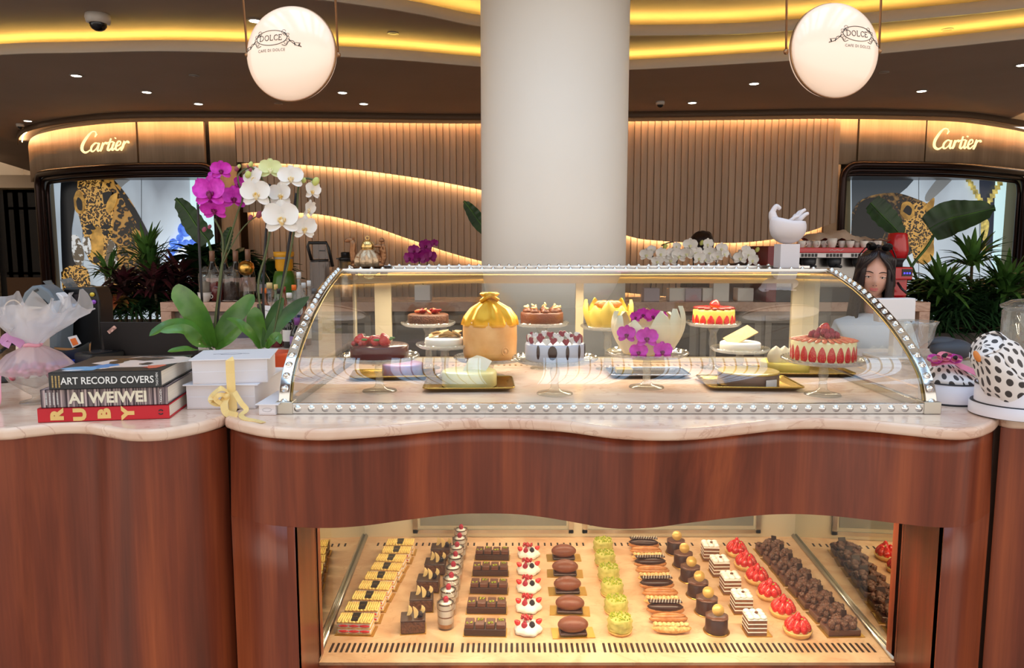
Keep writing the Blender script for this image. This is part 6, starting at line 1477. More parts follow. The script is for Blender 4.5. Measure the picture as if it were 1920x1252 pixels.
# ------------------------------------------------------------------ bottles and glasses
labelw = mat('paper_label', (226, 216, 200), .6); clearg = glass('bottle_glass', (.93, .95, .95), 1.4, 1.5, .02, .10, (.8, .85, .85)); amberg = mat('amber_liquor', (120, 60, 24), .1, coat=.6); darkb = mat('dark_bottle', (16, 18, 18), .1, coat=.6); redb = mat('red_liquor', (110, 16, 24), .12, coat=.6); greenb = mat('green_bottle', (26, 60, 40), .12, coat=.6)
def bottle(label, x, y, z, h, r, gm, capc, lab=True, shape=0, group='bottles on the island counter', labm=None, liquid=None, name='bottle'):
    t = thing(name, label, 'bottle', (x, y, z+.0006), 0, group)
    if shape == 0: pr_ = [(r*.9, 0), (r, .005), (r, h*.58), (r*.8, h*.66), (r*.34, h*.76), (r*.32, h*.94), (r*.36, h*.95), (r*.36, h*.97)]
    elif shape == 1: pr_ = [(r*.7, 0), (r*.98, h*.06), (r*1.05, h*.25), (r*.95, h*.42), (r*.4, h*.54), (r*.3, h*.62), (r*.3, h*.92)]
    else: pr_ = [(r*.9, 0), (r, .006), (r, h*.46), (r*.86, h*.58), (r*.42, h*.74), (r*.32, h*.86), (r*.36, h*.87), (r*.32, h*.88), (r*.32, h*.97)]
    b = MB(); b.lathe(pr_, seg=20); b.build('body', gm, t)
    b = MB(); b.lathe([(r*.40, h*(.90 if shape != 2 else .78)), (r*.40, h*.995), (r*.36, h), (.0001, h)], seg=16); b.build('cap', mat('cap_%d_%d_%d' % capc, capc, .35), t)
    if liquid: b = MB(); b.lathe([(r*.86, .004), (r*.94, .008), (r*.94, h*.42), (.0001, h*.42)], seg=18); b.build('liquor', liquid, t)
    if lab: b = MB(); b.lathe([(r*1.012, h*.16), (r*1.012, h*.44)], seg=20, caps=False); b.build('label', labm or labelw, t)
    return t
BT = [(495, 540, 3.62, .030, 1, (236, 120, 40), 0, 'orange-capped amber bottle left of the round decanter on the island', amberg, None),
 (505, 530, 3.66, .036, 2, (214, 190, 130), 1, 'round clear decanter bottle with a gold stopper on the island', None, None),
 (517, 533, 3.80, .026, 0, (222, 190, 120), 0, 'slim clear bottle with pale gold cap right of the decanter', None, (200, 150, 80)),
 (523, 541, 3.66, .027, 0, (40, 36, 36), 0, 'black-capped clear bottle beside the slim pale gold one', None, (170, 40, 40)),
 (532, 537, 3.84, .027, 0, (150, 60, 50), 0, 'red-brown capped bottle behind the white-capped one', amberg, None),
 (542, 549, 3.58, .034, 0, (232, 228, 222), 0, 'clear bottle with a wide white cap on the island', None, None),
 (551, 534, 3.70, .030, 0, (240, 116, 36), 0, 'bottle with bright orange cap and dark blue label', None, (30, 44, 96)),
 (560, 510, 3.90, .030, 0, (226, 226, 226), 0, 'tall white-capped pump bottle at the rear of the island bottles', None, None),
 (569, 530, 3.86, .030, 0, (200, 204, 206), 0, 'silver-capped bottle with grey label near the case arch', None, (190, 190, 196)),
 (579, 526, 3.76, .026, 0, (216, 220, 222), 0, 'tall slim clear bottle nearest the chrome arch at the rear', None, None),
 (589, 541, 3.66, .034, 0, (90, 90, 92), 0, 'steel-capped squat bottle nearest the chrome arch', None, (120, 120, 124)),
 (487, 570, 3.42, .030, 0, (24, 20, 22), 2, 'dark red bottle behind the heart-shaped orchid leaf', redb, None),
 (516, 575, 3.40, .030, 0, (190, 40, 40), 0, 'front clear bottle with a red cap among the orchid leaves', redb, None),
 (541, 575, 3.38, .030, 0, (240, 236, 230), 0, 'front bottle with white cap and long pale label', darkb, (226, 220, 210)),
 (557, 596, 3.30, .034, 0, (120, 60, 130), 2, 'squat bottle with a purple patterned label near the case arch', darkb, (150, 120, 170)),
 (571, 566, 3.46, .027, 0, (60, 50, 46), 0, 'brown front bottle almost touching the chrome arch', amberg, None)]
for i, (u, v, Y, r, hs, cc, sh, lb, gm, lc) in enumerate(BT):
    p = P(u, v, Y=Y)
    bottle(lb, p.x, Y, ZK, p.z-ZK, r, gm or clearg, cc, sh != 1, sh, labm=(mat('label_%d_%d_%d' % lc, lc, .5) if lc else None), liquid=(None if gm else mat('clear_spirit', (160, 140, 120), .1)))
nt_ = thing('paper_note', 'white paper note standing against the bottles behind the orchid leaves', 'note', (0, 0, 0))
b = MB(); q = [P(u, v, Y=3.36) for u, v in ((495, 572), (508, 573), (506, 618), (495, 616))]; zmn = ZK+.0006
b.prism([(q[0].x, q[0].z), (q[1].x, q[1].z), (q[2].x, zmn), (q[3].x, zmn)], 3.352, 3.354, 'XZ'); b.build('paper', white, nt_)
b = MB(); qq = P(500, 583, Y=3.351); b.tube([(qq.x-.012, 3.351, qq.z), (qq.x-.004, 3.351, qq.z+.004), (qq.x+.004, 3.351, qq.z), (qq.x+.012, 3.351, qq.z+.002)], .0009, 4); b.build('handwriting', mat('grey_ink', (110, 110, 116), .6), nt_)
def onbar(u, Y=5.75): return P(u, 560, Y=Y).x
for u, v, lb in ((397, 470, 'leftmost of the dark champagne bottles on the back bar'), (420, 473, 'second dark champagne bottle from the left on the back bar'), (441, 470, 'dark champagne bottle behind the ribbed jar, left of the gold shaker'), (464, 467, 'dark champagne bottle directly behind the gold shaker')):
    p = P(u, v, Y=5.9); bottle(lb, p.x, 5.9, ZBB, p.z-ZBB, .052, darkb, (150, 112, 92), True, 2, 'champagne bottles on the back bar', mat('champagne_label', (206, 160, 150), .5, col2=(230, 220, 210), scale=8), name='champagne_bottle')
p = P(493, 497, Y=5.95); bottle('dark green bottle right of the gold shaker on the back bar', p.x, 5.95, ZBB, p.z-ZBB, .055, greenb, (40, 40, 40), True, 2, 'champagne bottles on the back bar', MAT['label_190_190_196'])
sh = thing('gold_shaker', 'polished gold globe-topped drink dispenser in front of the champagne bottles', 'dispenser', (onbar(464, 5.72), 5.72, ZBB+.0006)); b = MB(); b.lathe([(.052, 0), (.055, .01), (.050, .10), (.030, .15), (.022, .17), (.024, .20)], seg=24); b.build('glass_base', cg, sh); b = MB(); b.lathe([(.026, .195), (.045, .205), (.054, .222), (.06, .25), (.052, .285), (.03, .30), (.0001, .305)], seg=24); b.build('shaker_body', gold, sh)
for u, w, m_, lb in ((387, .05, 'clear', 'clear glass storage jar beside the white cup on the back bar'), (408, .055, 'red', 'lidded glass jar with red sweets on the back bar'), (435, .062, 'dark', 'ribbed lidded glass jar with dark contents on the back bar')):
    t = thing('storage_jar', lb, 'jar', (onbar(u, 5.66), 5.66, ZBB+.0006), 0, 'glass jars on the back bar'); h = .20
    b = MB(); b.lathe([(w, 0), (w, h), (w*.8, h+.02)], seg=28, wob=lambda a, j: .02*abs(sin(10*a))); b.build('jar_wall', cg, t)
    b = MB(); b.lathe([(w*.85, h+.02), (w*.9, h+.03), (w*.3, h+.045), (w*.3, h+.06), (.0001, h+.065)], seg=24); b.build('lid', clearg, t)
    b = MB(); b.lathe([(w*.9, .006), (w*.9, h*.7), (.0001, h*.75)], seg=20); b.build('contents', redb if m_ == 'red' else (mat('dark_beans', (60, 40, 34), .6, bump=1, bscale=80) if m_ == 'dark' else mat('pale_sugar', (150, 135, 120), .6)), t)
cw = mat('white_china', (226, 218, 210), .25)
def cup(label, x, y, z, r=.036, h=.05, group=None, handle=True, cat='cup', rz=0):
    t = thing('coffee_cup', label, cat, (x, y, z+.0006), rz, group)
    b = MB(); b.lathe([(r*.55, 0), (r*.62, .004), (r*.92, h*.5), (r, h), (r*.93, h), (r*.84, h*.5), (.0001, .006)], seg=24, caps=False); b.build('cup_body', cw, t)
    if handle: b = MB(); b.tube([(r*.9+.016*sin(a), 0, h*.55+.014*cos(a)) for a in [k*PI/7 for k in range(8)]], .0035, 6); b.build('handle', cw, t)
    return t
cup('white coffee cup at the left end of the back bar', onbar(384, 5.60), 5.60, ZBB, .05, .07)
for k, (u, lb) in enumerate(((428, 'shallow white saucer on the back bar below the ribbed jar'), (448, 'shallow white saucer on the back bar below the gold shaker'))):
    t = thing('saucer', lb, 'saucer', (onbar(u, 5.58), 5.605, ZBB+.0006)); b = MB(); b.lathe([(.02, 0), (.05, .008), (.052, .010), (.0001, .004)], seg=28); b.build('dish', cw, t)
# two-colour pot
pz = thing('yellow_green_pot', 'yellow bucket stacked on a green ribbed pot on the back bar', 'pot', (onbar(535, 5.75), 5.75, ZBB+.0006)); zt1 = P(535, 508, Y=5.75).z-ZBB; zt2 = P(535, 472, Y=5.75).z-ZBB
b = MB(); b.lathe([(.07, 0), (.085, .03), (.075, .06), (.09, .10), (.08, zt1*.8), (.065, zt1)], seg=28, wob=lambda a, j: .05*abs(sin(4*a))); b.build('green_pot', mat('green_glaze', (66, 110, 36), .3), pz)
b = MB(); b.lathe([(.055, zt1), (.066, zt1+.03), (.066, zt2-.04), (.076, zt2-.03), (.078, zt2), (.072, zt2), (.06, zt1+.03), (.0001, zt1+.02)], seg=30, caps=False); b.build('yellow_bucket', mat('amber_yellow', (232, 166, 40), .35), pz)
b = MB(); b.lathe([(.068, zt2-.055), (.069, zt2-.04)], seg=30, caps=False); b.build('grey_band', mat('band_grey', (160, 156, 150), .4), pz)
sp = bottle('white spray bottle right of the green pot on the back bar', onbar(560, 5.8), 5.8, ZBB, .16, .035, cw, (220, 222, 224), False, 0, None)
# filter coffee jug with black frame
bl = thing('coffee_brewer', 'glass jug brewer with tall black frame and open lid on the back bar', 'coffee brewer', (0, 0, 0))
def fr(uv, y): return [P(u, v, Y=y) for u, v in uv]
b = MB(); b.tube(fr(((584, 488), (577, 462), (579, 455), (612, 455), (616, 465), (624, 500)), 5.7), .012, 8); b.tube(fr(((584, 489), (616, 488)), 5.7), .010, 8); b.build('black_frame', black, bl)
b = MB(); q = fr(((581, 489), (618, 489), (620, 545), (582, 545)), 5.66); b.prism([(q[0].x, q[0].z), (q[1].x, q[1].z), (q[2].x, ZBB+.0006), (q[3].x, ZBB+.0006)], 5.64, 5.78, 'XZ'); b.build('clear_jug', glass('smoked_acrylic', (.62, .60, .60), 1.3, 1.5, .03, .12, (.5, .48, .48)), bl, bevel=.01)
b = MB(); q = fr(((586, 458), (610, 458), (616, 485), (588, 485)), 5.70); b.prism([(p.x, p.z) for p in q], 5.70, 5.706, 'XZ'); b.build('open_lid', MAT['smoked_acrylic'], bl)
b = MB(); b.box((q[0].x+.05, 5.69, P(600, 470, Y=5.7).z-.004), (q[1].x-.0, 5.70, P(600, 470, Y=5.7).z+.004)); b.build('lid_latch', black, bl)
# vacuum flask
vf = thing('vacuum_flask', 'steel vacuum flask with black lid behind the left chrome arch', 'flask', (onbar(650, 5.72), 5.72, ZBB+.0006)); zv = P(650, 488, Y=5.7).z-ZBB
b = MB(); b.lathe([(.045, 0), (.05, .01), (.05, zv)], seg=24); b.build('steel_body', steel, vf)
b = MB(); b.lathe([(.052, zv), (.052, zv+.02), (.035, zv+.025), (.036, zv+.055), (.03, zv+.062), (.0001, zv+.064)], seg=24); b.cbox((-.05, 0, zv+.012), (.04, .02, .010)); b.build('black_lid', black, vf)
# ------------------------------------------------------------------ orchids on the back bar
def small_orchid(label, u, Yp, pot_h, blooms, mats_, budm_, stems, pot=True, potc=white, buds_=()):
    x0 = onbar(u, Yp); t = thing('potted_orchid', label, 'orchid', (0, 0, 0), 0, None)
    b = MB(); b.box((x0-.06, Yp, ZBB+.0006), (x0+.06, Yp+.12, ZBB+pot_h)); b.build('square_pot', potc, t, bevel=.004)
    for pts in stems:
        b = MB(); b.tube(spline([(x0, Yp+.06, ZBB+pot_h-.01)]+[P(a, c, Y=Yp-.01) for a, c in pts], 5), .005, 6); b.build('stem', stake if mats_ is wm else stemm, t)
    for (a, c, s, rx, rz) in blooms: orchid_flower('flower', mats_, P(a, c, Y=Yp-.04), s/1400*Yp*1.02, rx, rz, t)
    if buds_:
        for (a, c) in buds_: b = MB(); bud(b, P(a, c, Y=Yp-.03), .022); b.build('bud', budm_, t)
    return t
wm = (whp_, grlip)
wl = mat('lilac_pot', (176, 160, 170), .4)
small_orchid('short magenta orchid on the back bar left of the white column', 792, 5.7, .12, ((777, 470, 12, 0, -.2), (798, 461, 13, 0, .2), (769, 484, 13, 0, -.6), (786, 484, 14, .1, 0), (806, 482, 13, 0, .5), (814, 456, 8, 0, .4), (799, 478, 13, .1, -.2)), (mat('deep_magenta', (150, 16, 120), .45), maglip), budm, [((788, 500), (783, 480)), ((800, 500), (806, 470), (814, 456))])
WO = [('white orchid nearest the column, leftmost of the row behind the case', 1222, ((1212, 478, 13, 0, -.2), (1221, 468, 9, 0, .2), (1238, 476, 13, 0, .4), (1232, 490, 12, .1, 0)), [((1224, 500), (1223, 470), (1220, 462))], ()),
 ('white orchid with a drooping bud, second of the row behind the case', 1270, ((1262, 476, 14, 0, 0), (1272, 480, 15, 0, .1), (1258, 488, 13, 0, -.4), (1268, 462, 9, -.2, .3)), [((1268, 500), (1272, 470), (1262, 454), (1240, 460))], ((1247, 462),)),
 ('white orchid with one high bloom in front of the dark-haired barista', 1300, ((1294, 460, 14, 0, -.2), (1304, 474, 13, 0, .2), (1288, 476, 13, .1, -.4), (1310, 484, 13, .1, .3)), [((1300, 500), (1299, 470), (1297, 456))], ((1316, 455),)),
 ('white orchid right of the dark-haired barista', 1332, ((1326, 458, 12, 0, .4), (1330, 474, 13, .1, 0), (1322, 486, 12, 0, -.3), (1338, 484, 12, 0, .4)), [((1324, 500), (1322, 470), (1323, 450))], ()),
 ('white orchid with a single upright stem in the white square pot', 1352, ((1352, 466, 12, 0, .2), (1346, 480, 11, 0, -.3), (1358, 476, 10, 0, .5)), [((1343, 500), (1343, 475), (1342, 462))], ()),
 ('rightmost white orchid of the row, near the hand sculpture', 1398, ((1388, 484, 13, 0, -.3), (1402, 478, 14, 0, .2), (1410, 488, 13, 0, .4), (1398, 468, 9, 0, 0)), [((1398, 500), (1400, 475), (1412, 462))], ((1420, 468),))]
for i, (lb, u, bl_, st_, bd) in enumerate(WO): small_orchid(lb, u, 5.62+.02*(i % 2), .10 if i != 4 else .20, bl_, wm, budg, st_, potc=wl if i in (0, 2) else cw, buds_=bd)
tp2 = thing('teapot', 'small white teapot between the last two white orchids', 'teapot', (onbar(1384, 5.9), 5.9, ZBB+.0006)); b = MB(); b.lathe([(.03, .28), (.05, .30), (.055, .33), (.04, .36), (.012, .37), (.012, .385), (.0001, .39)], seg=24); b.tube([(-.045, 0, .31), (-.07, 0, .33), (-.08, 0, .36)], .008, 8); b.build('pot_body', cw, tp2)
b = MB(); b.box((-.07, -.06, 0), (.07, .06, .279)); b.build('wooden_stand', mat('stand_brown', (80, 56, 40), .5), tp2, bevel=.004)
# ------------------------------------------------------------------ espresso machine
em = thing('espresso_machine', 'long red and white espresso machine on the back bar behind the hand sculpture', 'coffee machine', (0, 0, 0))
redp = mat('machine_red', (196, 24, 34), .25, coat=.5)
Ye = 5.56
def ebox(nm, u0, v0, u1, v1, y, d, m, bev=.006, zmin=None):
    a = P(u0, v0, Y=y); c = P(u1, v1, Y=y); b = MB(); b.box((a.x, y, c.z if zmin is None else zmin), (c.x, y+d, a.z)); return b.build(nm, m, em, bevel=bev)
ebox('top_panel', 1440, 464, 1664, 474, Ye, .50, redp); ebox('button_strip', 1440, 474, 1662, 483, Ye+.01, .45, white, .002)
ebox('body', 1446, 483, 1660, 545, Ye+.16, .30, mat('machine_steel', (150, 146, 142), .25, .9), .004, ZBB+.0006); ebox('drip_tray', 1446, 540, 1660, 545, Ye, .2, darkgrey, .003, ZBB+.0006)
ebox('side_panel', 1440, 461, 1456, 545, Ye-.02, .5, mat('wine_panel', (120, 20, 30), .3), .006, ZBB+.0006); ebox('side_panel', 1652, 461, 1664, 545, Ye-.02, .5, redp, .006, ZBB+.0006)
for g0 in (1503, 1550, 1597, 1640):
    for k in range(5):
        if g0+k*6.4 > 1654: continue
        ebox('button', g0+k*6.4, 475.5, g0+k*6.4+4, 481.5, Ye+.004, .006, black, .001)
for g0 in (1505, 1552, 1600): q = P(g0+12, 484, Y=Ye+.08); b = MB(); b.at((q.x, Ye+.08, q.z-.07)); b.lathe([(.03, 0), (.05, .03), (.052, .07)], seg=20); b.tube([(0, 0, .02), (0, -.12, .01)], .012, 8); b.build('group_head', darkgrey, em)
b = MB(); pl_ = [P(u, v, Y=Ye-.002) for u, v in ((1555, 470), (1560, 468), (1565, 470), (1570, 468), (1576, 470), (1582, 467))]; b.tube(pl_, .0016, 4); b.build('white_script', white, em)
zc_ = P(1500, 464, Y=Ye).z
CU = [1503, 1516, 1531, 1545, 1560, 1578, 1594, 1607, 1620, 1633, 1645]
for i, u in enumerate(CU):
    p = P(u, 460, Y=Ye+.06+.05*(i % 2)); w = ['front-left corner', 'second', 'third', 'fourth', 'fifth', 'sixth', 'seventh', 'eighth', 'ninth', 'tenth', 'right-end'][i]
    cup(f'white cup on the espresso machine, {w} of the row from the left' if 0 < i < 10 else f'white cup at the {"left" if i == 0 else "right"} end of the row on the espresso machine', p.x, p.y, zc_, .030 if i != 4 else .036, .050 if i != 4 else .068, 'cups on the espresso machine', rz=-.8*i)
cl = thing('draped_cloth', 'crumpled beige cloth heaped over the cups on the espresso machine', 'cloth', (0, 0, 0))
ca = P(1505, 456, Y=5.80); cz = P(1660, 456, Y=5.80); rows = []
topv = spline([P(u, v, Y=5.80) for u, v in ((1502, 452), (1516, 440), (1528, 436), (1540, 440), (1552, 436), (1570, 432), (1588, 436), (1602, 444), (1622, 448), (1640, 454), (1650, 460))], 4)
for j in range(7):
    k = j/6; rows.append([Vector((p.x, 5.80+(k-.5)*.34, zc_+.056+(max(0, p.z-zc_-.056))*sin(PI*min(1, k*1.0))**.6+_ns.noise(Vector((p.x*16, k*5, 1)))*.030)) for p in topv])
b = MB(); b.grid(rows); b.build('cloth', mat('beige_muslin', (190, 170, 152), .8, bump=.4, bscale=60), cl)
# grinder
gr = thing('coffee_grinder', 'tall red coffee grinder with chrome hopper and blue display beside the woman', 'grinder', (onbar(1692, 5.6), 5.72, ZBB+.0006))
def gz(v): return P(1692, v, Y=5.72).z-ZBB
b = MB(); b.lathe([(.068, gz(484)), (.082, gz(470)), (.068, gz(440)), (.062, gz(437)), (.0001, gz(436))], seg=36); b.build('hopper', redp, gr)
b = MB(); b.lathe([(.0695, gz(482)), (.080, gz(471)), (.070, gz(446))], seg=36, caps=False); b.v = [Vector((p.x, p.y, p.z)) for p in b.v]; b.build('chrome_band', mat('hopper_chrome', (170, 120, 124), .18, .9), gr)
b = MB(); b.lathe([(.045, gz(500)), (.045, gz(493)), (.055, gz(488)), (.07, gz(484))], seg=28); b.build('collar', darkgrey, gr)
b = MB(); b.box((-.07, -.08, 0), (.07, .08, .03)); b.box((-.06, -.02, .03), (.085, .09, gz(500))); b.box((-.06, -.09, gz(524)), (.085, .0, gz(500))); b.build('body', redp, gr, bevel=.012, bseg=3)
b = MB(); b.box((-.0, -.094, gz(517)), (.075, -.089, gz(504))); o = b.build('display', black, gr)
b = MB()
for k in range(3): b.box((.012+k*.02, -.097, gz(513)), (.022+k*.02, -.094, gz(510)))
b.build('blue_digits', mat('blue_led', (60, 60, 255), emit=(70, 60, 255), estr=2), o)
b = MB(); b.tube([(-.0, -.04, gz(530)), (-.0, -.10, gz(540)), (.04, -.10, gz(548))], .009, 8); b.build('spout', darkgrey, gr)
# ------------------------------------------------------------------ plants
pg1 = mat('plant_green', (44, 84, 36), .45, col2=(84, 128, 54), scale=6); pg2 = mat('deep_green', (24, 52, 26), .45, col2=(44, 80, 36), scale=6); pr1 = mat('wine_leaf', (84, 26, 42), .45, col2=(46, 40, 34), scale=8); pr2 = mat('coral_leaf', (190, 84, 60), .5, col2=(110, 120, 50), scale=9); fernm = mat('fern_green', (40, 84, 40), .6, col2=(26, 60, 30), scale=10)
rp_ = random.Random(21)
def spray(b, c, n, L, w, up=.7, spread=1.0, droop=.35):
    n = int(n*1.5); L *= 1.22
    for i in range(n):
        a = i*2.399+rp_.uniform(-.2, .2); el = rp_.uniform(.15, 1)*up; l = L*rp_.uniform(.7, 1.1); d = Vector((cos(a)*cos(el)*spread, sin(a)*cos(el)*spread*.8, sin(el)))
        p1 = Vector(c)+d*l*.5; p2 = Vector(c)+d*l+Vector((0, 0, -droop*l*cos(el))); N = Vector((0, 0, 1)) if el < 1.2 else Vector((0, -1, 0))
        sp_ = spline([Vector(c), p1, p2], 3); rows = []
        for k, p in enumerate(sp_):
            v = k/(len(sp_)-1); dd = (sp_[min(k+1, len(sp_)-1)]-sp_[max(k-1, 0)]).normalized(); s_ = dd.cross(N); s_ = s_.normalized() if s_.length > 1e-4 else Vector((1, 0, 0)); ww = w*max(.04, sin(PI*min(.97, .12+v*.88)))/2
            up_ = s_.cross(dd); rows.append([p-s_*ww+up_*ww*.35, p, p+s_*ww+up_*ww*.35])
        b.grid(rows)
def plant(name, label, u, v, Y, n, L, w, m, tiers=1, z0=None, up=1.1, spread=1.0, group=None, droop=.35, cat='plant'):
    p = P(u, v, Y=Y); t = thing(name, label, cat, (p.x, Y, z0 if z0 is not None else PL), 0, group); base = t.location.z
    b = MB(); b.tube([(0, 0, 0), (.01, 0, (p.z-base)*.5), (0, 0, p.z-base)], .012, 6); b.build('stem', mat('brown_stem', (86, 70, 48), .7), t)
    b = MB()
    for k in range(tiers): spray(b, (rp_.uniform(-.04, .04)*k, rp_.uniform(-.04, .04)*k, (p.z-base)*(1-.22*k)), n, L*(1+.1*k), w, up, spread, droop)
    b.build('foliage', m, t, normals=False); return t
PL = .80
def planter(label, x0, x1, y0, y1):
    t = thing('planter', label, 'planter', (0, 0, 0)); b = MB(); b.box((x0, y0, 0), (x1, y0+.04, .84)); b.box((x0, y1-.04, 0), (x1, y1, .84)); b.box((x0, y0, 0), (x0+.04, y1, .84)); b.box((x1-.04, y0, 0), (x1, y1, .84)); b.build('trough', mat('dark_bronze_planter', (52, 40, 34), .5), t)
    b = MB(); b.box((x0+.04, y0+.04, .6), (x1-.04, y1-.04, .795)); b.build('soil', mat('soil', (40, 30, 24), .95, bump=1, bscale=60), t)
planter('long dark planter trough behind the left counter and back bar', P(150, 500, Y=6.9).x, P(560, 500, Y=6.9).x, 6.45, 7.5)
planter('long dark planter trough behind the right counter', P(1700, 500, Y=6.6).x, P(2150, 500, Y=6.6).x, 6.25, 7.3)
PLs = [('dracaena', 'green spiky dracaena in front of the left leopard poster', 275, 488, 6.9, 30, .36, .035, pg1, 2, 1.2), ('dracaena', 'small green spiky plant at the left end of the left planter', 205, 520, 6.7, 22, .28, .035, pg1, 1, 1.2),
 ('bromeliad', 'wine-red bromeliad in the left planter behind the laptop', 232, 536, 6.6, 26, .26, .045, pr1, 2, 1.1), ('bromeliad', 'wine-red bromeliad right of the first one in the left planter', 290, 532, 6.6, 28, .28, .045, pr1, 2, 1.0), ('bromeliad', 'dark wine bromeliad at the middle of the left planter', 335, 520, 6.7, 26, .28, .04, pr1, 2, 1.1),
 ('croton', 'coral and green leafed croton low in the left planter', 222, 572, 6.52, 18, .16, .05, pr2, 2, .8), ('fern', 'low green fern behind the laptop lid', 255, 585, 6.5, 40, .22, .018, fernm, 2, .9), ('fern', 'low dark fern left of the marble bar end', 330, 588, 6.5, 40, .24, .018, fernm, 2, .9), ('fern', 'low fern at the left end of the left planter', 195, 590, 6.5, 34, .22, .018, fernm, 2, .9),
 ('leafy_shrub', 'dark leafy shrub behind the champagne bottles', 440, 500, 7.1, 34, .30, .09, pg2, 2, .9), ('leafy_shrub', 'dark leafy shrub left of the champagne bottles', 375, 492, 7.1, 34, .30, .09, pg2, 2, .9), ('leafy_shrub', 'dark leafy shrub behind the green bottle', 505, 520, 7.1, 30, .30, .09, pg2, 2, .9), ('leafy_shrub', 'dark low shrub behind the storage jars', 340, 555, 7.2, 30, .32, .08, pg2, 2, .9)]
PLs += [('leafy_shrub', 'low dark shrub behind the left part of the laptop lid', 262, 570, 6.75, 36, .26, .06, pg2, 2, .8), ('leafy_shrub', 'low dark shrub between the laptop and the marble bar end', 318, 572, 6.75, 36, .26, .06, pg2, 2, .8), ('leafy_shrub', 'low dark shrub behind the black printer', 205, 560, 6.75, 34, .24, .06, pg2, 2, .8), ('leafy_shrub', 'dark shrub between the champagne bottles and the leopard poster', 385, 545, 7.0, 36, .26, .07, pg2, 2, .8)]
for (nm, lb, u, v, Y, n, L, w, m, tiers, up) in PLs: plant(nm, lb, u, v, Y, n, L, w, m, tiers, up=up)
PRs = [('dracaena', 'tall striped dracaena in front of the right leopard poster', 1822, 500, 6.6, 30, .36, .05, pg1, 1, 1.3), ('dracaena', 'green spiky dracaena left of the tallest one on the right', 1765, 545, 6.5, 30, .34, .045, pg1, 2, 1.2), ('dracaena', 'green spiky dracaena at the far right edge', 1888, 540, 6.5, 32, .36, .045, pg1, 2, 1.2),
 ('leafy_shrub', 'dark leafy shrub beside the red grinder', 1735, 550, 6.9, 30, .28, .09, pg2, 2, .9), ('leafy_shrub', 'dark shrub below the tallest dracaena', 1830, 568, 6.7, 40, .36, .07, pg2, 3, .9), ('leafy_shrub', 'dark shrub behind the glass biscuit jar', 1905, 590, 6.7, 40, .36, .07, pg2, 3, .9), ('palm_fern', 'feathery dark fern above the polka dot parcel', 1790, 590, 6.4, 60, .34, .022, fernm, 3, .9), ('palm_fern', 'feathery dark fern left of the biscuit jar', 1850, 600, 6.4, 60, .34, .022, fernm, 3, .9), ('palm_fern', 'feathery dark fern behind the grey cushion bag', 1762, 625, 6.35, 50, .34, .022, fernm, 2, .9), ('palm_fern', 'low feathery fern at the right end of the right planter', 1920, 620, 6.35, 60, .36, .022, fernm, 3, .9)]
for (nm, lb, u, v, Y, n, L, w, m, tiers, up) in PRs: plant(nm, lb, u, v, Y, n, L, w, m, tiers, up=up)
def big_leaf(label, Y, pts, stem, w, nrm, name='elephant_ear_plant', zb=PL, wfn=None):
    t = thing(name, label, 'plant', (0, 0, 0)); c = spline([P(u, v, Y=Y+dy) for u, v, dy in pts], 6); n = len(c); rows = []
    for i, p in enumerate(c):
        v = i/(n-1); d = (c[min(i+1, n-1)]-c[max(i-1, 0)]).normalized(); N = Vector(nrm); a = d.cross(N).normalized(); N2 = a.cross(d); ww = w*(wfn(v) if wfn else (.35+.65*sin(PI*min(1, v*.8+.22))) if v < .93 else w*0+.18)
        ww *= .5; rows.append([p+a*x*ww+N2*(abs(x)*ww*.25+.012*sin(v*40)*abs(x)) for x in (-1, -.75, -.5, -.25, 0, .25, .5, .75, 1)])
    b = MB(); b.grid(rows); b.build('leaf_blade', pg2, t, normals=False)
    b = MB(); b.tube([p+Vector(nrm)*.004 for p in c], .006, 6); b.build('midrib', pg1, t)
    s_ = [P(u, v, Y=Y+dy) for u, v, dy in stem]; s_.append(Vector((s_[-1].x, s_[-1].y, zb))); b = MB(); b.tube(spline(s_, 5), .012, 8); b.build('stalk', pg1, t)
big_leaf('huge arrow-shaped leaf in front of the gold chain on the right poster', 6.5, ((1742, 430, .05), (1775, 412, 0), (1815, 402, -.1), (1866, 390, -.2)), ((1760, 425, .05), (1740, 460, .1), (1700, 520, .1)), .30, (-.1, -1, .25))
big_leaf('arrow-shaped leaf pointing down-right in front of the leopard on the right poster', 6.7, ((1632, 380, 0), (1650, 400, 0), (1675, 425, 0), (1694, 446, 0)), ((1655, 405, .05), (1700, 480, .1), (1722, 540, .1)), .22, (.1, -1, .2))
big_leaf('dark upright leaf behind the magenta orchid on the left', 6.6, ((392, 452, 0), (370, 425, 0), (350, 395, 0), (330, 372, 0)), ((390, 450, 0), (398, 480, 0), (400, 520, 0)), .20, (-.2, -1, .1), 'tall_leaf_plant')
big_leaf('narrow dark leaf behind the stems of the two large orchids', 6.7, ((424, 468, 0), (425, 450, 0), (430, 436, 0), (434, 425, 0)), ((424, 468, 0), (420, 490, 0), (418, 520, 0)), .10, (0, -1, .1), 'tall_leaf_plant')
big_leaf('dark leaf peeping out left of the white column', 6.6, ((912, 432, 0), (898, 415, 0), (884, 395, 0), (870, 377, 0)), ((912, 432, 0), (930, 480, 0), (935, 540, 0)), .13, (-.2, -1, .1), 'tall_leaf_plant', 0.0)
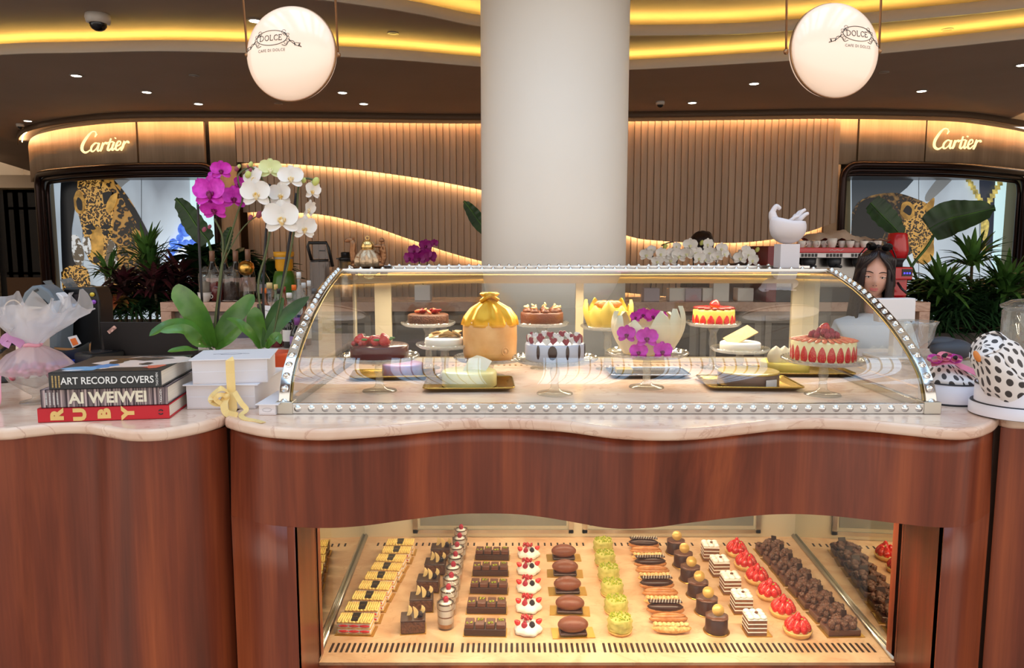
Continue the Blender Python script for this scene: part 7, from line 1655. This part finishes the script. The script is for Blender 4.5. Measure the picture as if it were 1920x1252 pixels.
# ================================================================== people
skinm = mat('skin', (222, 170, 148), .5, sss=.12, var=.04, scale=20); hairm = mat('dark_hair', (34, 22, 24), .38, var=.3, scale=1, stretch=(90, 90, 6)); browm = mat('brow_hair', (50, 32, 28), .7); lipm = mat('lip_colour', (196, 110, 104), .4); eyew = mat('eye_white', (226, 216, 210), .3); iris = mat('iris_dark', (46, 30, 24), .2); shirt = mat('white_shirt', (226, 226, 228), .8); blackcl = mat('black_shirt', (26, 24, 26), .8)
def head_mesh(par, name='head', hw=.072, hd=.092, hh=.115):
    """face looks towards local -y; centre at the head's middle"""
    b = MB(); rows = []; NS, NR = 40, 30
    def g(x, s): return math.exp(-(x/s)**2)
    for j in range(NR+1):
        t = -PI/2+PI*j/NR; row = []; zt = sin(t); k = max(cos(t), 1e-3)
        for i in range(NS):
            a = 2*PI*i/NS; x = k*sin(a); y = -k*cos(a); z = zt
            X = x*hw; Y = y*hd; Z = z*hh
            low = max(0, -z); X *= 1-.34*low**1.4; 
            if y < 0: Y *= 1-.10*low**1.5
            if y > 0: Y *= 1+.05; Z += 0
            if z < -.3 and y > 0: Y *= 1-.45*min(1, (-z-.3)/.7)
            f = max(0, -y)
            # features
            Y -= f*.022*g(x, .13)*g(z+.22, .17)           # nose tip
            Y -= f*.012*g(x, .09)*g(z+.02, .22)           # bridge
            Y += f*.010*(g(x-.36, .2)+g(x+.36, .2))*g(z-.02, .12)  # sockets
            Y -= f*.004*g(z-.16, .1)*g(x, .6)             # brow ridge
            Y -= f*.006*g(x, .26)*g(z+.52, .10)           # mouth
            Y -= f*.007*g(x, .25)*g(z+.86, .14)           # chin
            Y += f*.004*g(x, .3)*g(z+.68, .06)
            row.append((X, Y, Z))
        rows.append(row)
    b.grid(rows, True, True, True)
    for s in (-1, 1): b.ell((s*hw*.99, .006, -.004), (.008, .018, .028), 8, 8)
    return b
def face_parts(hd_, hw=.072, hd=.092, hh=.115, down=True):
    def sf(x, z, o=.0): 
        xx = x/hw; zz = z/hh; y = -math.sqrt(max(0, 1-xx*xx-zz*zz))*hd; return y-o
    for s in (-1, 1):
        ex, ez = s*.029, .001
        b = MB(); b.ell((ex, sf(ex, ez)+.008, ez), (.013, .008, .0085), 14, 8); b.build('eye', eyew, hd_)
        b = MB(); b.ell((ex, sf(ex, ez)+.0035, ez-.001), (.0055, .004, .0055), 12, 6); b.build('iris', iris, hd_)
        b = MB(); rows = []
        for j in range(5):
            k = j/4; rows.append([(ex+.015*x_, sf(ex, ez)+.0005-.0015*k+.006*x_*x_+.0, ez+.0105*(1-x_*x_*.6)-(.0105-.0015)*k*(1-x_*x_*.5)) for x_ in (-1, -.6, -.2, .2, .6, 1)])
        b.grid(rows); b.build('eyelid', skinm, hd_)
        b = MB(); b.tube([(ex+.0155*x_, sf(ex, ez)-.0008+.006*x_*x_, ez+.0022-.0022*abs(x_)) for x_ in (-1, -.5, 0, .5, 1.08)], .0013, 5); b.build('lashes', iris, hd_)
        b = MB(); b.tube([(ex+s*q, sf(ex+s*q, ez+.02)-.0012, ez+.0185+.005*sin((q+.018)/.038*PI)) for q in (-.018, -.008, .002, .012, .021)], [.0016, .0026, .0026, .002, .0008], 6); b.build('eyebrow', browm, hd_)
    b = MB(); b.at((0, sf(0, -.06)-.003, -.058)); b.ell((0, 0, .0035), (.020, .006, .0045), 16, 6); b.ell((0, .0, -.0035), (.017, .007, .0055), 16, 6); b.build('lips', lipm, hd_)
    b = MB()
    for s in (-1, 1): b.ell((s*.0065, -.1085, -.036), (.0032, .003, .002), 8, 4)
    b.build('nostrils', mat('nostril_shadow', (110, 60, 52), .7), hd_)
def body(par, zs, mcl, arms):
    """zs: shoulder height; one continuous clothed body with legs, neck in skin colour separately"""
    return skin2('clothed_body', [(None, [((0, 0, .92), .125), ((0, 0, 1.05), .115), ((0, 0, zs-.14), .13), ((0, 0, zs-.03), .09), ((0, -.005, zs+.035), .05)]),
      (0, [((-.09, 0, .84), .085), ((-.10, -.02, .48), .058), ((-.10, .02, .08), .040), ((-.10, -.09, .04), .035)]), (0, [((.09, 0, .84), .085), ((.10, -.02, .48), .058), ((.10, .02, .08), .040), ((.10, -.09, .04), .035)])]
      +[(3, a) for a in arms], par, mcl)
def hand(par, c, s, d):
    """five-fingered hand pointing along d from wrist c"""
    D = Vector(d).normalized(); Xv = D.cross(Vector((0, 0, 1))).normalized(); J = [(None, [(c, .018), (c+D*.045, .024), (c+D*.085, .022)])]
    for k, (off, L) in enumerate(((-.03, .06), (-.01, .072), (.01, .068), (.028, .052))):
        p = c+D*.095+Xv*off*s; J.append((2, [(p, .009), (p+D*L*.5+Vector((0, 0, -.008)), .008), (p+D*L+Vector((0, 0, -.025)), .0065)]))
    J.append((1, [(c+D*.05-Xv*.035*s, .010), (c+D*.085-Xv*.052*s+Vector((0, 0, -.01)), .008)])); return skin2('hand', J, par, skinm, 1)
wo = thing('woman', 'woman with long dark hair and sunglasses on her head, looking down behind the case', 'person', (P(1640, 520, Y=3.55).x, 3.55, 0), R(-23))
HZ = P(1643, 515, Y=3.55).z
b = head_mesh(wo); b.v = [Vector(p) for p in b.v]; TH = Matrix.Translation((0, 0, HZ)) @ Euler((R(6), R(4), 0)).to_matrix().to_4x4(); 
ho = b.build('head', skinm, wo); ho.matrix_local = TH
face_parts(ho)
skin2('neck', [(None, [((0, .02, HZ-.20), .050), ((0, .02, HZ-.13), .042), ((0, .015, HZ-.06), .045)])], wo, skinm)
zs = HZ-.21
body(wo, zs, shirt, [[((-.13, .01, zs-.05), .060), ((-.19, .0, zs-.26), .042), ((-.14, -.16, zs-.34), .034)], [((.13, .01, zs-.05), .060), ((.20, .0, zs-.26), .042), ((.15, -.16, zs-.34), .034)]])
hand(wo, Vector((-.135, -.18, zs-.345)), 1, (.2, -1, -.1)); hand(wo, Vector((.145, -.18, zs-.345)), -1, (-.2, -1, -.1))
def hair(par, HZ_, long=True, T_=None, cz=.0, m=hairm):
    b = MB(); rows = []
    for j in range(22):
        s_ = j/21; row = []
        for i in range(36):
            a = -PI/2+.62+(2*PI-1.24)*i/35      # open at the face
            top = s_ < .5
            if top:
                t = PI/2-(PI/2)*(s_/.5); r = cos(t); x = r*cos(a)*.086; y = r*sin(a)*.108+.008; z = .122*sin(t)+.012
                # parting pulls hair towards the brow at the crown front
                if s_ < .3: pass
            else:
                q = (s_-.5)/.5; w = 1+.18*q; x = cos(a)*.086*w; y = (sin(a)*.108)*(1-.1*q)+.008+.02*q; z = .012-.30*q if long else .012-.09*q; 
            x += .004*sin(a*26+s_*5)*(.4+s_); y += .004*cos(a*23+s_*4)*(.4+s_)
            row.append((x, y, z))
        rows.append(row)
    b.grid(rows); o = b.build('hair', m, par, normals=False); so = o.modifiers.new('s', 'SOLIDIFY'); so.thickness = .010; so.offset = 1
    # hair swept over the brow from a centre parting
    b = MB()
    for s in (-1, 1):
        for k in range(7):
            x1 = s*(.012+.010*k); b.tube([(s*.004, -.045+.004*k, .128), (x1, -.088+.003*k, .100-.003*k), (s*(.044+.005*k), -.078+.008*k, .060-.005*k), (s*(.070+.002*k), -.050+.010*k, .010-.004*k), (s*(.076+.002*k), -.03+.008*k, -.05 if long else -.02)], [.004, .009, .010, .010, .008], 6)
    b.build('parted_fringe', m, o); return o
ho2 = hair(wo, HZ); ho2.matrix_local = TH
b = MB()
for s in (-1, 1):
    b.at((s*.034, -.055, .137), (R(-60), 0, s*.2)); b.lathe([(.022, 0), (.024, .003), (.018, .006), (.0001, .007)], seg=20)
b.at(); b.tube([(-.014, -.062, .142), (0, -.066, .146), (.014, -.062, .142)], .003, 6); b.tube([(-.056, -.05, .132), (-.078, .0, .09), (-.082, .04, .06)], .003, 6); b.tube([(.056, -.05, .132), (.078, .0, .09), (.082, .04, .06)], .003, 6)
o = b.build('sunglasses', mat('gloss_black_lens', (12, 12, 14), .08), wo); o.matrix_local = TH
# barista seen beyond the orchids
ba = thing('barista', 'dark-haired person in black bending behind the row of white orchids', 'person', (P(1318, 470, Y=6.55).x, 6.55, 0), R(-50))
HB = P(1318, 468, Y=6.55).z
b = head_mesh(ba); hb = b.build('head', skinm, ba); TB = Matrix.Translation((0, -.03, HB)) @ Euler((R(24), 0, 0)).to_matrix().to_4x4(); hb.matrix_local = TB; face_parts(hb)
ob = hair(ba, HB, False); ob.matrix_local = TB
b = MB(); b.ell((0, .03, .045), (.100, .115, .112), 24, 14); b.ell((0, .12, .075), (.045, .045, .045), 16, 8); o = b.build('gathered_hair', hairm, ba); o.matrix_local = TB
skin2('neck', [(None, [((0, .03, HB-.20), .052), ((0, .03, HB-.12), .046), ((0, .01, HB-.06), .048)])], ba, skinm)
zs = HB-.21; body(ba, zs, blackcl, [[((-.16, .01, zs-.02), .058), ((-.20, .0, zs-.26), .045), ((-.14, -.16, zs-.34), .036)], [((.16, .01, zs-.02), .058), ((.21, .0, zs-.26), .045), ((.15, -.16, zs-.34), .036)]])
hand(ba, Vector((-.135, -.18, zs-.345)), 1, (.2, -1, -.1)); hand(ba, Vector((.145, -.18, zs-.345)), -1, (-.2, -1, -.1))
